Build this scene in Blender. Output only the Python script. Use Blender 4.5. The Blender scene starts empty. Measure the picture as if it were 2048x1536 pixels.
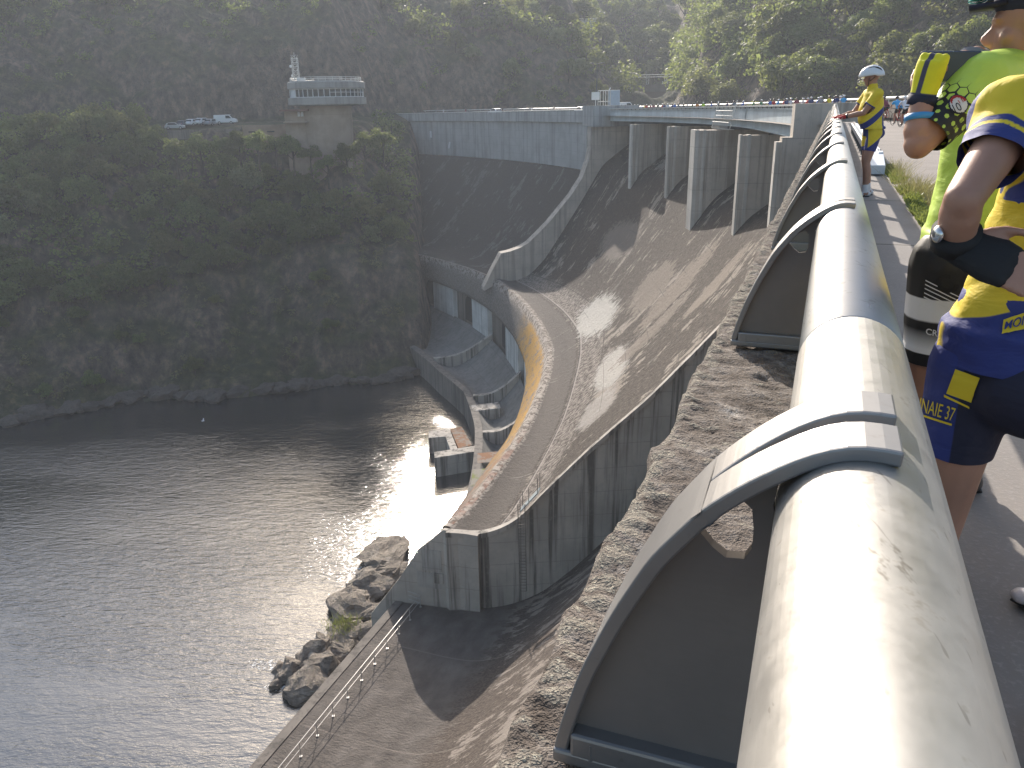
import bpy, bmesh, math, random
import numpy as np
from mathutils import Vector, Matrix
from mathutils.bvhtree import BVHTree
rng = np.random.default_rng(7)
random.seed(7)
SC = bpy.context.scene
COL = SC.collection
RAD = math.radians

# ------------------------------------------------------------------ helpers
def tag(o, label=None, cat=None, group=None, kind=None):
    if label: o['label'] = label
    if cat: o['category'] = cat
    if group: o['group'] = group
    if kind: o['kind'] = kind
    return o

def empty(name, loc=(0, 0, 0), rz=0.0):
    o = bpy.data.objects.new(name, None)
    o.location = loc
    o.rotation_euler = (0, 0, rz)
    o.empty_display_size = 0.3
    COL.objects.link(o)
    return o

class MB:
    """collects geometry that becomes one mesh object"""
    def __init__(self):
        self.v = []; self.f = []; self.m = []; self.n = 0; self.uv = []
    def add(self, verts, faces, mi=0):
        b = self.n
        self.v.extend([tuple(map(float, p)) for p in verts])
        self.f.extend([tuple(i + b for i in q) for q in faces])
        self.m.extend([mi] * len(faces))
        self.n += len(verts)
        return self
    def hexa(self, p, mi=0):
        # p: 8 corners, 0-3 bottom loop, 4-7 top loop
        return self.add(p, [(3, 2, 1, 0), (4, 5, 6, 7), (0, 1, 5, 4), (1, 2, 6, 5), (2, 3, 7, 6), (3, 0, 4, 7)], mi)
    def box(self, c, s, rz=0.0, ax=None, mi=0):
        c = Vector(c); sx, sy, sz = [q / 2 for q in s]
        if ax is None:
            x = Vector((math.cos(rz), math.sin(rz), 0)); y = Vector((-math.sin(rz), math.cos(rz), 0)); z = Vector((0, 0, 1))
        else:
            x, y, z = [Vector(a) for a in ax]
        P = []
        for dz in (-sz, sz):
            for dx, dy in ((-sx, -sy), (sx, -sy), (sx, sy), (-sx, sy)):
                P.append(c + x * dx + y * dy + z * dz)
        return self.hexa(P, mi)
    def tube(self, pts, r, n=8, cap=True, mi=0, ry=None, xdir=None):
        pts = [Vector(p) for p in pts]
        k = len(pts)
        rr = list(r) if hasattr(r, '__len__') else [r] * k
        ryy = rr if ry is None else (list(ry) if hasattr(ry, '__len__') else [ry] * k)
        V = []; prev = None
        for i, p in enumerate(pts):
            d = (pts[min(i + 1, k - 1)] - pts[max(i - 1, 0)])
            d = d.normalized() if d.length > 1e-9 else Vector((0, 0, 1))
            if xdir is not None:
                a = Vector(xdir); a = (a - d * a.dot(d)).normalized()
            elif prev is None:
                a = Vector((1, 0, 0)) if abs(d.x) < 0.9 else Vector((0, 1, 0))
                a = (a - d * a.dot(d)).normalized()
            else:
                a = (prev - d * prev.dot(d)).normalized()
            prev = a
            b = d.cross(a)
            for j in range(n):
                t = 2 * math.pi * j / n
                V.append(p + a * (rr[i] * math.cos(t)) + b * (ryy[i] * math.sin(t)))
        F = []
        for i in range(k - 1):
            for j in range(n):
                j2 = (j + 1) % n
                F.append((i * n + j, i * n + j2, (i + 1) * n + j2, (i + 1) * n + j))
        if cap:
            F.append(tuple(range(n - 1, -1, -1)))
            F.append(tuple((k - 1) * n + j for j in range(n)))
        return self.add(V, F, mi)
    def lathe(self, c, prof, n=24, mi=0, a0=0, a1=2 * math.pi, sx=1.0):
        c = Vector(c); full = abs(a1 - a0 - 2 * math.pi) < 1e-6
        m = n if full else n + 1
        V = []
        for (r, z) in prof:
            for j in range(m):
                t = a0 + (a1 - a0) * j / n
                V.append((c.x + sx * r * math.cos(t), c.y + r * math.sin(t), c.z + z))
        F = []
        for i in range(len(prof) - 1):
            for j in range(n):
                j2 = (j + 1) % m
                F.append((i * m + j, i * m + j2, (i + 1) * m + j2, (i + 1) * m + j))
        return self.add(V, F, mi)
    def ell(self, c, r, nu=14, nv=8, mi=0, rot=None):
        c = Vector(c); V = []; R = rot if rot is not None else Matrix.Identity(3)
        for i in range(nv + 1):
            ph = math.pi * i / nv
            for j in range(nu):
                t = 2 * math.pi * j / nu
                V.append(c + R @ Vector((r[0] * math.sin(ph) * math.cos(t), r[1] * math.sin(ph) * math.sin(t), r[2] * math.cos(ph))))
        F = []
        for i in range(nv):
            for j in range(nu):
                j2 = (j + 1) % nu
                F.append((i * nu + j2, i * nu + j, (i + 1) * nu + j, (i + 1) * nu + j2))
        return self.add(V, F, mi)
    def prism(self, outline, d, mi=0):
        """outline: list of 3D points (planar), extruded by vector d"""
        o = [Vector(p) for p in outline]; d = Vector(d); n = len(o)
        F = [tuple(range(n - 1, -1, -1)), tuple(range(n, 2 * n))]
        for i in range(n):
            j = (i + 1) % n
            F.append((i, j, n + j, n + i))
        return self.add(o + [p + d for p in o], F, mi)
    def build(self, name, mat=None, parent=None, smooth=False, link=True, recalc=False, bevel=0.0):
        me = bpy.data.meshes.new(name)
        me.from_pydata(self.v, [], self.f)
        mats = mat if isinstance(mat, (list, tuple)) else [mat]
        for q in mats:
            if q is not None: me.materials.append(q)
        if len(mats) > 1:
            me.polygons.foreach_set('material_index', self.m)
        if smooth:
            me.polygons.foreach_set('use_smooth', [True] * len(me.polygons))
        if recalc:
            bm = bmesh.new(); bm.from_mesh(me)
            bmesh.ops.remove_doubles(bm, verts=bm.verts, dist=1e-5)
            bmesh.ops.recalc_face_normals(bm, faces=bm.faces)
            bm.to_mesh(me); bm.free()
        me.update()
        o = bpy.data.objects.new(name, me)
        if parent is not None:
            o.parent = parent
            o.matrix_parent_inverse = parent_inv(parent)
        if link: COL.objects.link(o)
        if bevel > 0:
            b = o.modifiers.new('bevel', 'BEVEL'); b.width = bevel; b.segments = 2; b.limit_method = 'ANGLE'; b.angle_limit = RAD(40)
        return o

def wmat(o):
    m = Matrix.LocRotScale(o.location, o.rotation_euler, o.scale)
    if o.parent is not None:
        m = wmat(o.parent) @ o.matrix_parent_inverse @ m
    return m
def parent_inv(p):
    return wmat(p).inverted()

def grid(name, P, mat=None, parent=None, smooth=True, uv=None, flip=False, attrs=None):
    """P: array (nu, nv, 3)"""
    nu, nv = P.shape[:2]
    V = P.reshape(-1, 3)
    idx = np.arange(nu * nv).reshape(nu, nv)
    F = np.stack([idx[:-1, :-1], idx[1:, :-1], idx[1:, 1:], idx[:-1, 1:]], -1).reshape(-1, 4)
    if flip: F = F[:, ::-1]
    me = bpy.data.meshes.new(name)
    me.vertices.add(len(V)); me.vertices.foreach_set('co', V.astype(np.float32).ravel())
    me.loops.add(F.size); me.loops.foreach_set('vertex_index', F.astype(np.int32).ravel())
    me.polygons.add(len(F)); me.polygons.foreach_set('loop_start', np.arange(0, F.size, 4, dtype=np.int32))
    me.update(calc_edges=True)
    if smooth: me.polygons.foreach_set('use_smooth', [True] * len(F))
    if uv is not None:
        l = me.uv_layers.new(name='UVMap')
        l.data.foreach_set('uv', uv.reshape(-1, 2)[F.ravel()].astype(np.float32).ravel())
    if attrs:
        for k, a in attrs.items():
            at = me.attributes.new(k, 'FLOAT', 'POINT'); at.data.foreach_set('value', a.astype(np.float32).ravel())
    if mat is not None: me.materials.append(mat)
    me.validate()
    o = bpy.data.objects.new(name, me)
    if parent is not None:
        o.parent = parent; o.matrix_parent_inverse = parent_inv(parent)
    COL.objects.link(o)
    return o

def mesh_np(name, V, F, mats=None, mi=None):
    """quads mesh from numpy"""
    me = bpy.data.meshes.new(name)
    k = F.shape[1]
    me.vertices.add(len(V)); me.vertices.foreach_set('co', V.astype(np.float32).ravel())
    me.loops.add(F.size); me.loops.foreach_set('vertex_index', F.astype(np.int32).ravel())
    me.polygons.add(len(F)); me.polygons.foreach_set('loop_start', np.arange(0, F.size, k, dtype=np.int32))
    me.update(calc_edges=True)
    for m in (mats or []): me.materials.append(m)
    if mi is not None: me.polygons.foreach_set('material_index', mi.astype(np.int32))
    return me

# numpy value noise
_perm = rng.random((64, 64, 64))
def vnoise(x, y, z=0.0):
    x, y, z = np.broadcast_arrays(np.asarray(x, float), np.asarray(y, float), np.asarray(z, float))
    xi = np.floor(x).astype(int); yi = np.floor(y).astype(int); zi = np.floor(z).astype(int)
    fx = x - xi; fy = y - yi; fz = z - zi
    fx = fx * fx * (3 - 2 * fx); fy = fy * fy * (3 - 2 * fy); fz = fz * fz * (3 - 2 * fz)
    r = 0
    for a in (0, 1):
        for b in (0, 1):
            for c in (0, 1):
                w = (fx if a else 1 - fx) * (fy if b else 1 - fy) * (fz if c else 1 - fz)
                r = r + w * _perm[(xi + a) % 64, (yi + b) % 64, (zi + c) % 64]
    return r * 2 - 1
def fbm(x, y, z=0.0, o=4, g=0.5):
    r = 0; a = 1.0
    for i in range(o):
        r = r + a * vnoise(np.asarray(x) * 2 ** i + 13.7 * i, np.asarray(y) * 2 ** i + 7.1 * i, np.asarray(z) * 2 ** i)
        a *= g
    return r

# ------------------------------------------------------------------ plan of the dam (metres; crest walkway z = 0)
CZ = 1.40
RR = 199.0; S0 = 25.0; HD = RAD(21.2)
T2 = np.array([math.sin(HD), math.cos(HD)]); N2 = np.array([-T2[1], T2[0]])
CC = T2 * S0 + N2 * RR
A0 = math.atan2(-N2[1], -N2[0])
TV = Vector((T2[0], T2[1], 0)); NV = Vector((N2[0], N2[1], 0)); ZV = Vector((0, 0, 1))
def sl(s, l, z):                       # straight frame: s along the crest, l towards downstream
    return Vector((T2[0] * s + N2[0] * l, T2[1] * s + N2[1] * l, z))
def pt(th, o, z):                      # arc frame: th degrees along the arc, o towards downstream
    a = math.radians(th) + A0
    return Vector((CC[0] + (RR - o) * math.cos(a), CC[1] + (RR - o) * math.sin(a), z))
def ptn(th, o, z):
    th, o, z = np.broadcast_arrays(np.asarray(th, float), np.asarray(o, float), np.asarray(z, float))
    a = np.radians(th) + A0
    return np.stack([CC[0] + (RR - o) * np.cos(a), CC[1] + (RR - o) * np.sin(a), z], -1)
def sln(s, l, z):
    s, l, z = np.broadcast_arrays(np.asarray(s, float), np.asarray(l, float), np.asarray(z, float))
    return np.stack([T2[0] * s + N2[0] * l, T2[1] * s + N2[1] * l, z], -1)
def dirs(th):                          # along-crest, downstream unit vectors on the arc
    a = math.radians(th) + A0
    return Vector((-math.sin(a), math.cos(a), 0)), Vector((-math.cos(a), -math.sin(a), 0))
def zc(th):                            # the crest falls gently towards the far bank
    return -0.018 * th
WATER = -46.5

# ------------------------------------------------------------------ camera
cam_d = bpy.data.cameras.new('camera'); cam = bpy.data.objects.new('camera', cam_d); COL.objects.link(cam)
F_PX = 1600.0; PITCH = RAD(19.26); ROLL = RAD(1.0)
fw = Vector((0, math.cos(PITCH), -math.sin(PITCH))); r0 = Vector((1, 0, 0)); u0 = r0.cross(fw)
rt = r0 * math.cos(ROLL) - u0 * math.sin(ROLL); up = rt.cross(fw)
cam.matrix_world = Matrix(((rt.x, up.x, -fw.x, 0), (rt.y, up.y, -fw.y, 0), (rt.z, up.z, -fw.z, CZ), (0, 0, 0, 1)))
cam_d.sensor_fit = 'HORIZONTAL'; cam_d.sensor_width = 36.0; cam_d.lens = 36.0 * F_PX / 2048.0
cam_d.clip_start = 0.05; cam_d.clip_end = 5000
SC.camera = cam
def ray(px, py):
    d = fw * F_PX + rt * (px - 1024) - up * (py - 768)
    return d.normalized()
def at(px, py, dist):                  # a point seen at a photo pixel, at a horizontal distance
    r = ray(px, py); k = dist / math.hypot(r.x, r.y)
    return Vector((0, 0, CZ)) + r * k
def onz(px, py, z):
    r = ray(px, py); return Vector((0, 0, CZ)) + r * ((z - CZ) / r.z)

# ------------------------------------------------------------------ light, sky
SUN_EL, SUN_AZ = RAD(26.5), RAD(-3.6)     # azimuth from +Y towards +X
w = bpy.data.worlds.new('World'); SC.world = w; w.use_nodes = True
nt = w.node_tree; nt.nodes.clear()
sky = nt.nodes.new('ShaderNodeTexSky'); sky.sky_type = 'NISHITA'; sky.sun_disc = False
sky.sun_elevation = SUN_EL; sky.sun_rotation = SUN_AZ
sky.air_density = 1.2; sky.dust_density = 3.0; sky.ozone_density = 1.0
bg = nt.nodes.new('ShaderNodeBackground'); bg.inputs[1].default_value = 0.15
wo = nt.nodes.new('ShaderNodeOutputWorld')
nt.links.new(sky.outputs[0], bg.inputs[0]); nt.links.new(bg.outputs[0], wo.inputs[0])
sd = bpy.data.lights.new('sun', 'SUN'); sun = bpy.data.objects.new('sun', sd); COL.objects.link(sun)
sd.energy = 5.0; sd.angle = RAD(0.5); sd.color = (1.0, 0.91, 0.81)
tosun = Vector((math.sin(SUN_AZ) * math.cos(SUN_EL), math.cos(SUN_AZ) * math.cos(SUN_EL), math.sin(SUN_EL)))
sun.rotation_euler = tosun.to_track_quat('Z', 'Y').to_euler()
SC.view_settings.view_transform = 'Standard'; SC.view_settings.look = 'None'
SC.view_settings.exposure = 0.56; SC.view_settings.gamma = 1.0; SC.view_settings.use_curve_mapping = False
SC.cycles.use_denoising = True
SC.cycles.max_bounces = 6; SC.cycles.transparent_max_bounces = 12
SC.cycles.volume_bounces = 1
SC.cycles.sample_clamp_indirect = 8.0

# ------------------------------------------------------------------ material kit
class NT:
    def __init__(self, name):
        self.mat = bpy.data.materials.new(name); self.mat.use_nodes = True
        self.t = self.mat.node_tree; self.t.nodes.clear()
        self.out = self.t.nodes.new('ShaderNodeOutputMaterial')
    def n(self, typ, **kw):
        nd = self.t.nodes.new(typ)
        for k, v in kw.items():
            if k.startswith('i_'):
                key = k[2:]
                key = int(key) if key.isdigit() else key.replace('_', ' ')
                self.set(nd.inputs[key], v)
            else:
                setattr(nd, k, v)
        return nd
    def set(self, sock, v):
        if isinstance(v, bpy.types.NodeSocket): self.t.links.new(v, sock)
        else:
            try: sock.default_value = v
            except Exception:
                sock.default_value = (*v, 1.0) if len(v) == 3 else v
    def coord(self, which='Object'):
        return self.n('ShaderNodeTexCoord').outputs[which]
    def mapv(self, v, scale=(1, 1, 1), loc=(0, 0, 0), rot=(0, 0, 0)):
        m = self.n('ShaderNodeMapping'); self.set(m.inputs[0], v)
        m.inputs['Scale'].default_value = scale; m.inputs['Location'].default_value = loc; m.inputs['Rotation'].default_value = rot
        return m.outputs[0]
    def noise(self, v, scale, detail=4, rough=0.55, dist=0.0):
        q = self.n('ShaderNodeTexNoise'); self.set(q.inputs['Vector'], v)
        q.inputs['Scale'].default_value = scale; q.inputs['Detail'].default_value = detail
        q.inputs['Roughness'].default_value = rough; q.inputs['Distortion'].default_value = dist
        return q.outputs[0]
    def ramp(self, f, stops):
        r = self.n('ShaderNodeValToRGB'); self.set(r.inputs[0], f)
        e = r.color_ramp.elements
        while len(e) < len(stops): e.new(0.5)
        for q, (p, c) in zip(e, stops):
            q.position = p; q.color = (*c, 1) if len(c) == 3 else c
        return r.outputs[0]
    def step(self, f, a, b):
        m = self.n('ShaderNodeMapRange'); m.interpolation_type = 'SMOOTHSTEP'
        self.set(m.inputs[0], f); self.set(m.inputs[1], a); self.set(m.inputs[2], b)
        return m.outputs[0]
    def mix(self, f, a, b, typ='MIX'):
        m = self.n('ShaderNodeMix', data_type='RGBA', blend_type=typ)
        self.set(m.inputs[0], f); self.set(m.inputs[6], a); self.set(m.inputs[7], b)
        return m.outputs[2]
    def math(self, op, a, b=0.0, c=None):
        m = self.n('ShaderNodeMath', operation=op); self.set(m.inputs[0], a); self.set(m.inputs[1], b)
        if c is not None: self.set(m.inputs[2], c)
        return m.outputs[0]
    def sep(self, v):
        s = self.n('ShaderNodeSeparateXYZ'); self.set(s.inputs[0], v); return s.outputs
    def comb(self, x, y, z=0.0):
        s = self.n('ShaderNodeCombineXYZ'); self.set(s.inputs[0], x); self.set(s.inputs[1], y); self.set(s.inputs[2], z); return s.outputs[0]
    def bump(self, h, strength=0.5, dist=0.1):
        b = self.n('ShaderNodeBump'); self.set(b.inputs['Height'], h)
        b.inputs['Strength'].default_value = strength; b.inputs['Distance'].default_value = dist
        return b.outputs[0]
    def bsdf(self, color, rough=0.8, normal=None, **kw):
        b = self.n('ShaderNodeBsdfPrincipled')
        self.set(b.inputs['Base Color'], color); self.set(b.inputs['Roughness'], rough)
        if normal is not None: self.set(b.inputs['Normal'], normal)
        for k, v in kw.items(): self.set(b.inputs[k.replace('_', ' ')], v)
        return b.outputs[0]
    def done(self, surf):
        self.t.links.new(surf, self.out.inputs[0]); return self.mat

def plain(name, col, rough=0.6, var=0.12, scale=6.0, **kw):
    k = NT(name); c = k.coord()
    n = k.noise(c, scale, 4)
    a = tuple(max(0, q * (1 - var)) for q in col); b = tuple(min(1, q * (1 + var)) for q in col)
    return k.done(k.bsdf(k.ramp(n, [(0.3, a), (0.7, b)]), rough, **kw))

def concrete(name, base, dark, streak=0.5, pale=None, line=2.4, rough=0.9, blot=0.4, hl=0.06):
    """cast concrete: lift lines, dark run-off streaks from above, blotches"""
    k = NT(name); c = k.coord('Object')
    n1 = k.noise(c, 0.35, 5, 0.6); n2 = k.noise(c, 3.0, 5, 0.65)
    st = k.noise(k.mapv(c, (1.1, 1.1, 0.045)), 1.0, 5, 0.62)
    st2 = k.noise(k.mapv(c, (3.2, 3.2, 0.10)), 1.0, 3, 0.6)
    col = k.mix(k.step(n1, 0.38, 0.66), base, tuple(q * 0.80 for q in base))
    if pale: col = k.mix(k.step(n2, 0.55, 0.75), col, pale)
    s = k.math('MULTIPLY', k.step(st, 0.46, 0.60), k.step(st2, 0.30, 0.58))
    col = k.mix(k.math('MULTIPLY', s, streak), col, dark)
    col = k.mix(k.math('MULTIPLY', k.step(n2, 0.50, 0.72), blot), col, tuple(q * 0.62 for q in base))
    z = k.sep(c)[2]
    fr = k.math('FRACT', k.math('DIVIDE', k.math('ADD', z, 100.0), line))
    ln = k.math('LESS_THAN', fr, hl / line)
    col = k.mix(k.math('MULTIPLY', ln, 0.45), col, tuple(q * 0.45 for q in base))
    bp = k.bump(k.math('ADD', n2, k.math('MULTIPLY', ln, -1.5)), 0.35, 0.05)
    return k.done(k.bsdf(col, rough, bp))
# ------------------------------------------------------------------ dam materials
M = {}
M['conc'] = concrete('pale_concrete', (0.46, 0.42, 0.37), (0.062, 0.056, 0.05), streak=0.85, pale=(0.45, 0.43, 0.40), line=1.9)
M['conc_left'] = concrete('grey_concrete', (0.40, 0.41, 0.41), (0.10, 0.10, 0.10), streak=0.45, pale=(0.46, 0.47, 0.47), line=1.6, blot=0.15)
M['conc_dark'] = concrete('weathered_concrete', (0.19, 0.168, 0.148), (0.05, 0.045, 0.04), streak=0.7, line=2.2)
M['pier'] = concrete('pier_concrete', (0.50, 0.445, 0.385), (0.12, 0.10, 0.08), streak=0.5, pale=(0.41, 0.385, 0.34), line=2.3, blot=0.2)
M['pier_nose'] = concrete('pier_nose_concrete', (0.56, 0.53, 0.48), (0.20, 0.16, 0.12), streak=0.5, line=2.3, blot=0.2)
M['panel'] = concrete('outlet_concrete', (0.62, 0.63, 0.61), (0.16, 0.16, 0.15), streak=0.5, line=2.0, blot=0.1)
M['asphalt'] = None
M['patch'] = concrete('patched_concrete', (0.42, 0.395, 0.36), (0.10, 0.092, 0.082), streak=0.7, line=2.0, blot=0.3)
M['opening_dark'] = plain('damp_stained_concrete', (0.06, 0.055, 0.052), 0.9, 0.3, 0.8)  # shade of a wall recess put into the colour; not applied to any part

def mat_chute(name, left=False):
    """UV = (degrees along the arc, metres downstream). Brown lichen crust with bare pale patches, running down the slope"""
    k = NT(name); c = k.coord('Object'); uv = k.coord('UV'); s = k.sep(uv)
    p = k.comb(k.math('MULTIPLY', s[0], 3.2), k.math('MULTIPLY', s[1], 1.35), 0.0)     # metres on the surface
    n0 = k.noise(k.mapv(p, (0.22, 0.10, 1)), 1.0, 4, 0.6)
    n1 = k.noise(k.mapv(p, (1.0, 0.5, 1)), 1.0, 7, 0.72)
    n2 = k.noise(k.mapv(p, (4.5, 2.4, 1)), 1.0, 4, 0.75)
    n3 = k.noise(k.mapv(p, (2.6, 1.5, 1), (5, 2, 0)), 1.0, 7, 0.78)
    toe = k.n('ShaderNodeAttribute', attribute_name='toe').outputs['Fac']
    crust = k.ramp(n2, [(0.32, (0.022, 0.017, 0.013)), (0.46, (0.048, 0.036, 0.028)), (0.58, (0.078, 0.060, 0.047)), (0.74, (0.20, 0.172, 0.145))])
    if left:  # left face lies in shade: darker, greyer tone put into its colour
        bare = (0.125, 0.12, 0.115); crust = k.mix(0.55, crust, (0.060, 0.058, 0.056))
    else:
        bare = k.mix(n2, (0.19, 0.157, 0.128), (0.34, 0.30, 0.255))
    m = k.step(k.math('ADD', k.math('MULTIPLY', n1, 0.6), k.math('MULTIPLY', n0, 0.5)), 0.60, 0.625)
    col = k.mix(m, crust, bare)
    def spot(th, o, rth, ro, rag, c2, amount=0.9, soft=0.35):
        nonlocal col
        dx = k.math('DIVIDE', k.math('SUBTRACT', s[0], th), rth); dy = k.math('DIVIDE', k.math('SUBTRACT', s[1], o), ro)
        d = k.math('SQRT', k.math('ADD', k.math('MULTIPLY', dx, dx), k.math('MULTIPLY', dy, dy)))
        d = k.math('ADD', d, k.math('MULTIPLY', k.math('SUBTRACT', k.math('MULTIPLY', k.math('ADD', n1, n3), 0.5), 0.5), rag * 1.6))
        f = k.math('MULTIPLY', k.math('SUBTRACT', 1.0, k.step(d, 1.0 - soft, 1.0 + soft)), amount)
        col = k.mix(f, col, c2)
    if not left:
        # flaking pale skin on the bucket floor, a dark band along the lip and the joint between them
        fl = k.math('MULTIPLY', k.step(toe, 3.0, 3.5), k.math('SUBTRACT', 1.0, k.step(k.math('ADD', toe, k.math('MULTIPLY', n1, 5.0)), 8.2, 9.2)))
        col = k.mix(fl, col, k.mix(k.step(n3, 0.485, 0.515), (0.275, 0.24, 0.21), (0.072, 0.056, 0.046)))
        tr = k.math('SUBTRACT', 1.0, k.step(k.math('ADD', toe, k.math('MULTIPLY', n3, 2.2)), 4.0, 4.15))
        col = k.mix(tr, col, k.mix(n2, (0.066, 0.054, 0.046), (0.150, 0.130, 0.114)))
        ed = k.math('MULTIPLY', k.math('SUBTRACT', 1.0, k.step(k.math('ADD', toe, k.math('MULTIPLY', n3, 1.2)), 0.75, 0.9)), 0.9)
        col = k.mix(ed, col, k.mix(k.step(n3, 0.49, 0.53), (0.32, 0.285, 0.25), (0.085, 0.065, 0.052)))
        for q, cc, wd in ((3.42, (0.03, 0.025, 0.02), 0.05), (3.56, (0.34, 0.30, 0.27), 0.09), (6.2, (0.045, 0.036, 0.03), 0.05)):
            ln = k.math('LESS_THAN', k.math('ABSOLUTE', k.math('SUBTRACT', toe, q)), wd)
            col = k.mix(k.math('MULTIPLY', ln, 0.85), col, cc)
        spot(22.3, 11.6, 2.4, 2.3, 2.2, (0.50, 0.475, 0.43), 0.9, 0.22)
        spot(14.6, 11.6, 1.9, 1.6, 1.6, (0.46, 0.43, 0.39), 0.85, 0.2)
        spot(11.6, 12.6, 1.2, 1.6, 1.6, (0.36, 0.33, 0.30), 0.8, 0.2)
        # cleaner sheets on the upper slope with angular edges
        spot(19.0, 6.6, 1.7, 2.3, 2.2, (0.20, 0.165, 0.135), 0.9, 0.06)
        spot(16.2, 5.3, 0.95, 3.6, 2.4, (0.21, 0.172, 0.14), 0.9, 0.06)
        spot(14.6, 8.0, 0.6, 3.6, 2.4, (0.205, 0.17, 0.14), 0.85, 0.06)
        spot(12.9, 3.2, 0.5, 2.6, 2.6, (0.23, 0.19, 0.155), 0.9, 0.06)
        spot(27.5, 5.3, 2.3, 2.0, 2.2, (0.19, 0.16, 0.135), 0.85, 0.06)
    # thin bright calcite runs down the slope
    cr = k.math('MULTIPLY', k.step(k.noise(k.mapv(p, (3.6, 0.20, 1), (3, 9, 0)), 1.0, 2, 0.5), 0.70, 0.72), k.step(n0, 0.45, 0.55))
    col = k.mix(k.math('MULTIPLY', cr, 0.55 if not left else 0.45), col, (0.48, 0.45, 0.42))
    # lift joints: along the slope and across it
    j1 = k.math('LESS_THAN', k.math('FRACT', k.math('DIVIDE', s[0], 2.6)), 0.018)
    j2 = k.math('LESS_THAN', k.math('FRACT', k.math('DIVIDE', s[1], 2.05)), 0.03)
    col = k.mix(k.math('MULTIPLY', k.math('MULTIPLY', j1, k.step(n0, 0.48, 0.58)), 0.5), col, (0.33, 0.30, 0.27) if not left else (0.09, 0.085, 0.08))
    col = k.mix(k.math('MULTIPLY', k.math('MULTIPLY', j2, k.step(n0, 0.45, 0.6)), 0.5), col, (0.05, 0.045, 0.04))
    bp = k.bump(k.math('ADD', n2, k.math('MULTIPLY', n1, 1.2)), 0.9, 0.22)
    return k.done(k.bsdf(col, 0.93, bp))
M['chute'] = mat_chute('lichen_concrete')
M['chute_left'] = mat_chute('shade_toned_concrete', True)

def mat_lip():
    k = NT('lip_concrete'); c = k.coord('Object'); uv = k.coord('UV'); s = k.sep(uv)
    n1 = k.noise(c, 0.55, 5, 0.65); n2 = k.noise(c, 3.2, 4, 0.7)
    col = k.ramp(n2, [(0.32, (0.085, 0.07, 0.06)), (0.55, (0.20, 0.175, 0.155)), (0.75, (0.30, 0.275, 0.25))])
    n3 = k.noise(c, 1.5, 7, 0.78)
    pk = k.math('SUBTRACT', 1.0, k.step(k.math('ADD', s[1], k.math('MULTIPLY', n1, 0.5)), 0.50, 0.62))
    col = k.mix(pk, col, k.mix(k.step(n3, 0.49, 0.53), (0.31, 0.275, 0.24), (0.10, 0.075, 0.06)))
    # orange lichen on the outer face where the curve is sharpest (uv.x degrees, uv.y 0 crest .. 1 lower edge)
    a = k.math('MULTIPLY', k.step(s[0], 8.0, 16.0), k.math('SUBTRACT', 1.0, k.step(s[0], 26.5, 30.0)))
    a = k.math('MULTIPLY', a, k.step(s[1], 0.18, 0.34))
    f = k.math('MULTIPLY', k.step(k.math('ADD', k.math('MULTIPLY', n1, 0.55), k.math('MULTIPLY', n2, 0.5)), 0.44, 0.54), a)
    col = k.mix(f, col, k.mix(n2, (0.28, 0.13, 0.02), (0.52, 0.30, 0.04)))
    # rusty stain further right
    b = k.math('MULTIPLY', k.math('SUBTRACT', 1.0, k.step(s[0], 11.0, 15.0)), k.step(n1, 0.45, 0.6))
    col = k.mix(k.math('MULTIPLY', b, 0.6), col, (0.20, 0.085, 0.05))
    return k.done(k.bsdf(col, 0.92, k.bump(n2, 0.7, 0.12)))
M['lip'] = mat_lip()

# ------------------------------------------------------------------ dam geometry
dam = tag(empty('dam', (0, 0, -46)), 'curved concrete gravity dam with overflow chute, piers and flip bucket above the river', 'dam')

RO = np.array([-8, -5, 0, 1, 3, 8, 12.2, 15.7, 17, 18.5, 20.1, 22.5]); RZ = np.array([-4.2, -5.2, -8.9, -10.4, -13.0, -18.4, -22.3, -26.0, -27.6, -28.5, -28.9, -28.6])
LO = np.array([-8, -6, -0.8, 2.9, 7, 9.9, 12.7, 15.0, 16.5, 18.2, 20.5]); LZ = np.array([-4.6, -5.3, -9, -14.9, -20.9, -25.0, -27.7, -28.5, -28.6, -28.2, -27.8])
def smooth_interp(x, X, Y):
    r = 0
    for d, wgt in ((-0.9, 1), (-0.45, 2), (0, 3), (0.45, 2), (0.9, 1)):
        r = r + wgt * np.interp(np.asarray(x) + d, X, Y)
    return r / 9.0
def zchute(th, o):
    wgt = np.clip((np.asarray(th, float) - 8) / 28.0, 0, 1)
    return (1 - wgt) * smooth_interp(o, RO, RZ) + wgt * smooth_interp(o, LO, LZ)
TI = [6, 7.5, 8.3, 10.8, 13.3, 16.6, 19.2, 21.9, 26.6, 31.2, 36, 40, 44, 48, 52]; OI = [23, 22.3, 21.7, 20.7, 19.6, 18.7, 17.9, 17.3, 17.6, 18.1, 18.9, 20.4, 22.3, 24.2, 26]
def o_in(th): return np.interp(th, TI, OI)
TU = [6, 10, 13.5, 16, 18.5, 22, 25, 30, 36, 40, 44, 48, 52]; OU = [24.4, 23.9, 23.3, 22.4, 21.6, 20.7, 20.3, 20.3, 20.8, 21.8, 23.4, 25.2, 27]
def o_out(th): return np.maximum(np.interp(th, TU, OU), o_in(th) + 0.9)
def z_lip(th): return np.interp(th, [7, 16, 36, 50], [-28.6, -28.2, -28.0, -29.0])
def z_out(th): return np.interp(th, [7, 12, 16, 50], [-30.4, -31.4, -32.5, -33.0])
def thR(o): return 9.7 - 2.2 * np.clip(np.asarray(o, float), 0, 24) / 21.0     # right training wall runs slightly outwards
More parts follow.
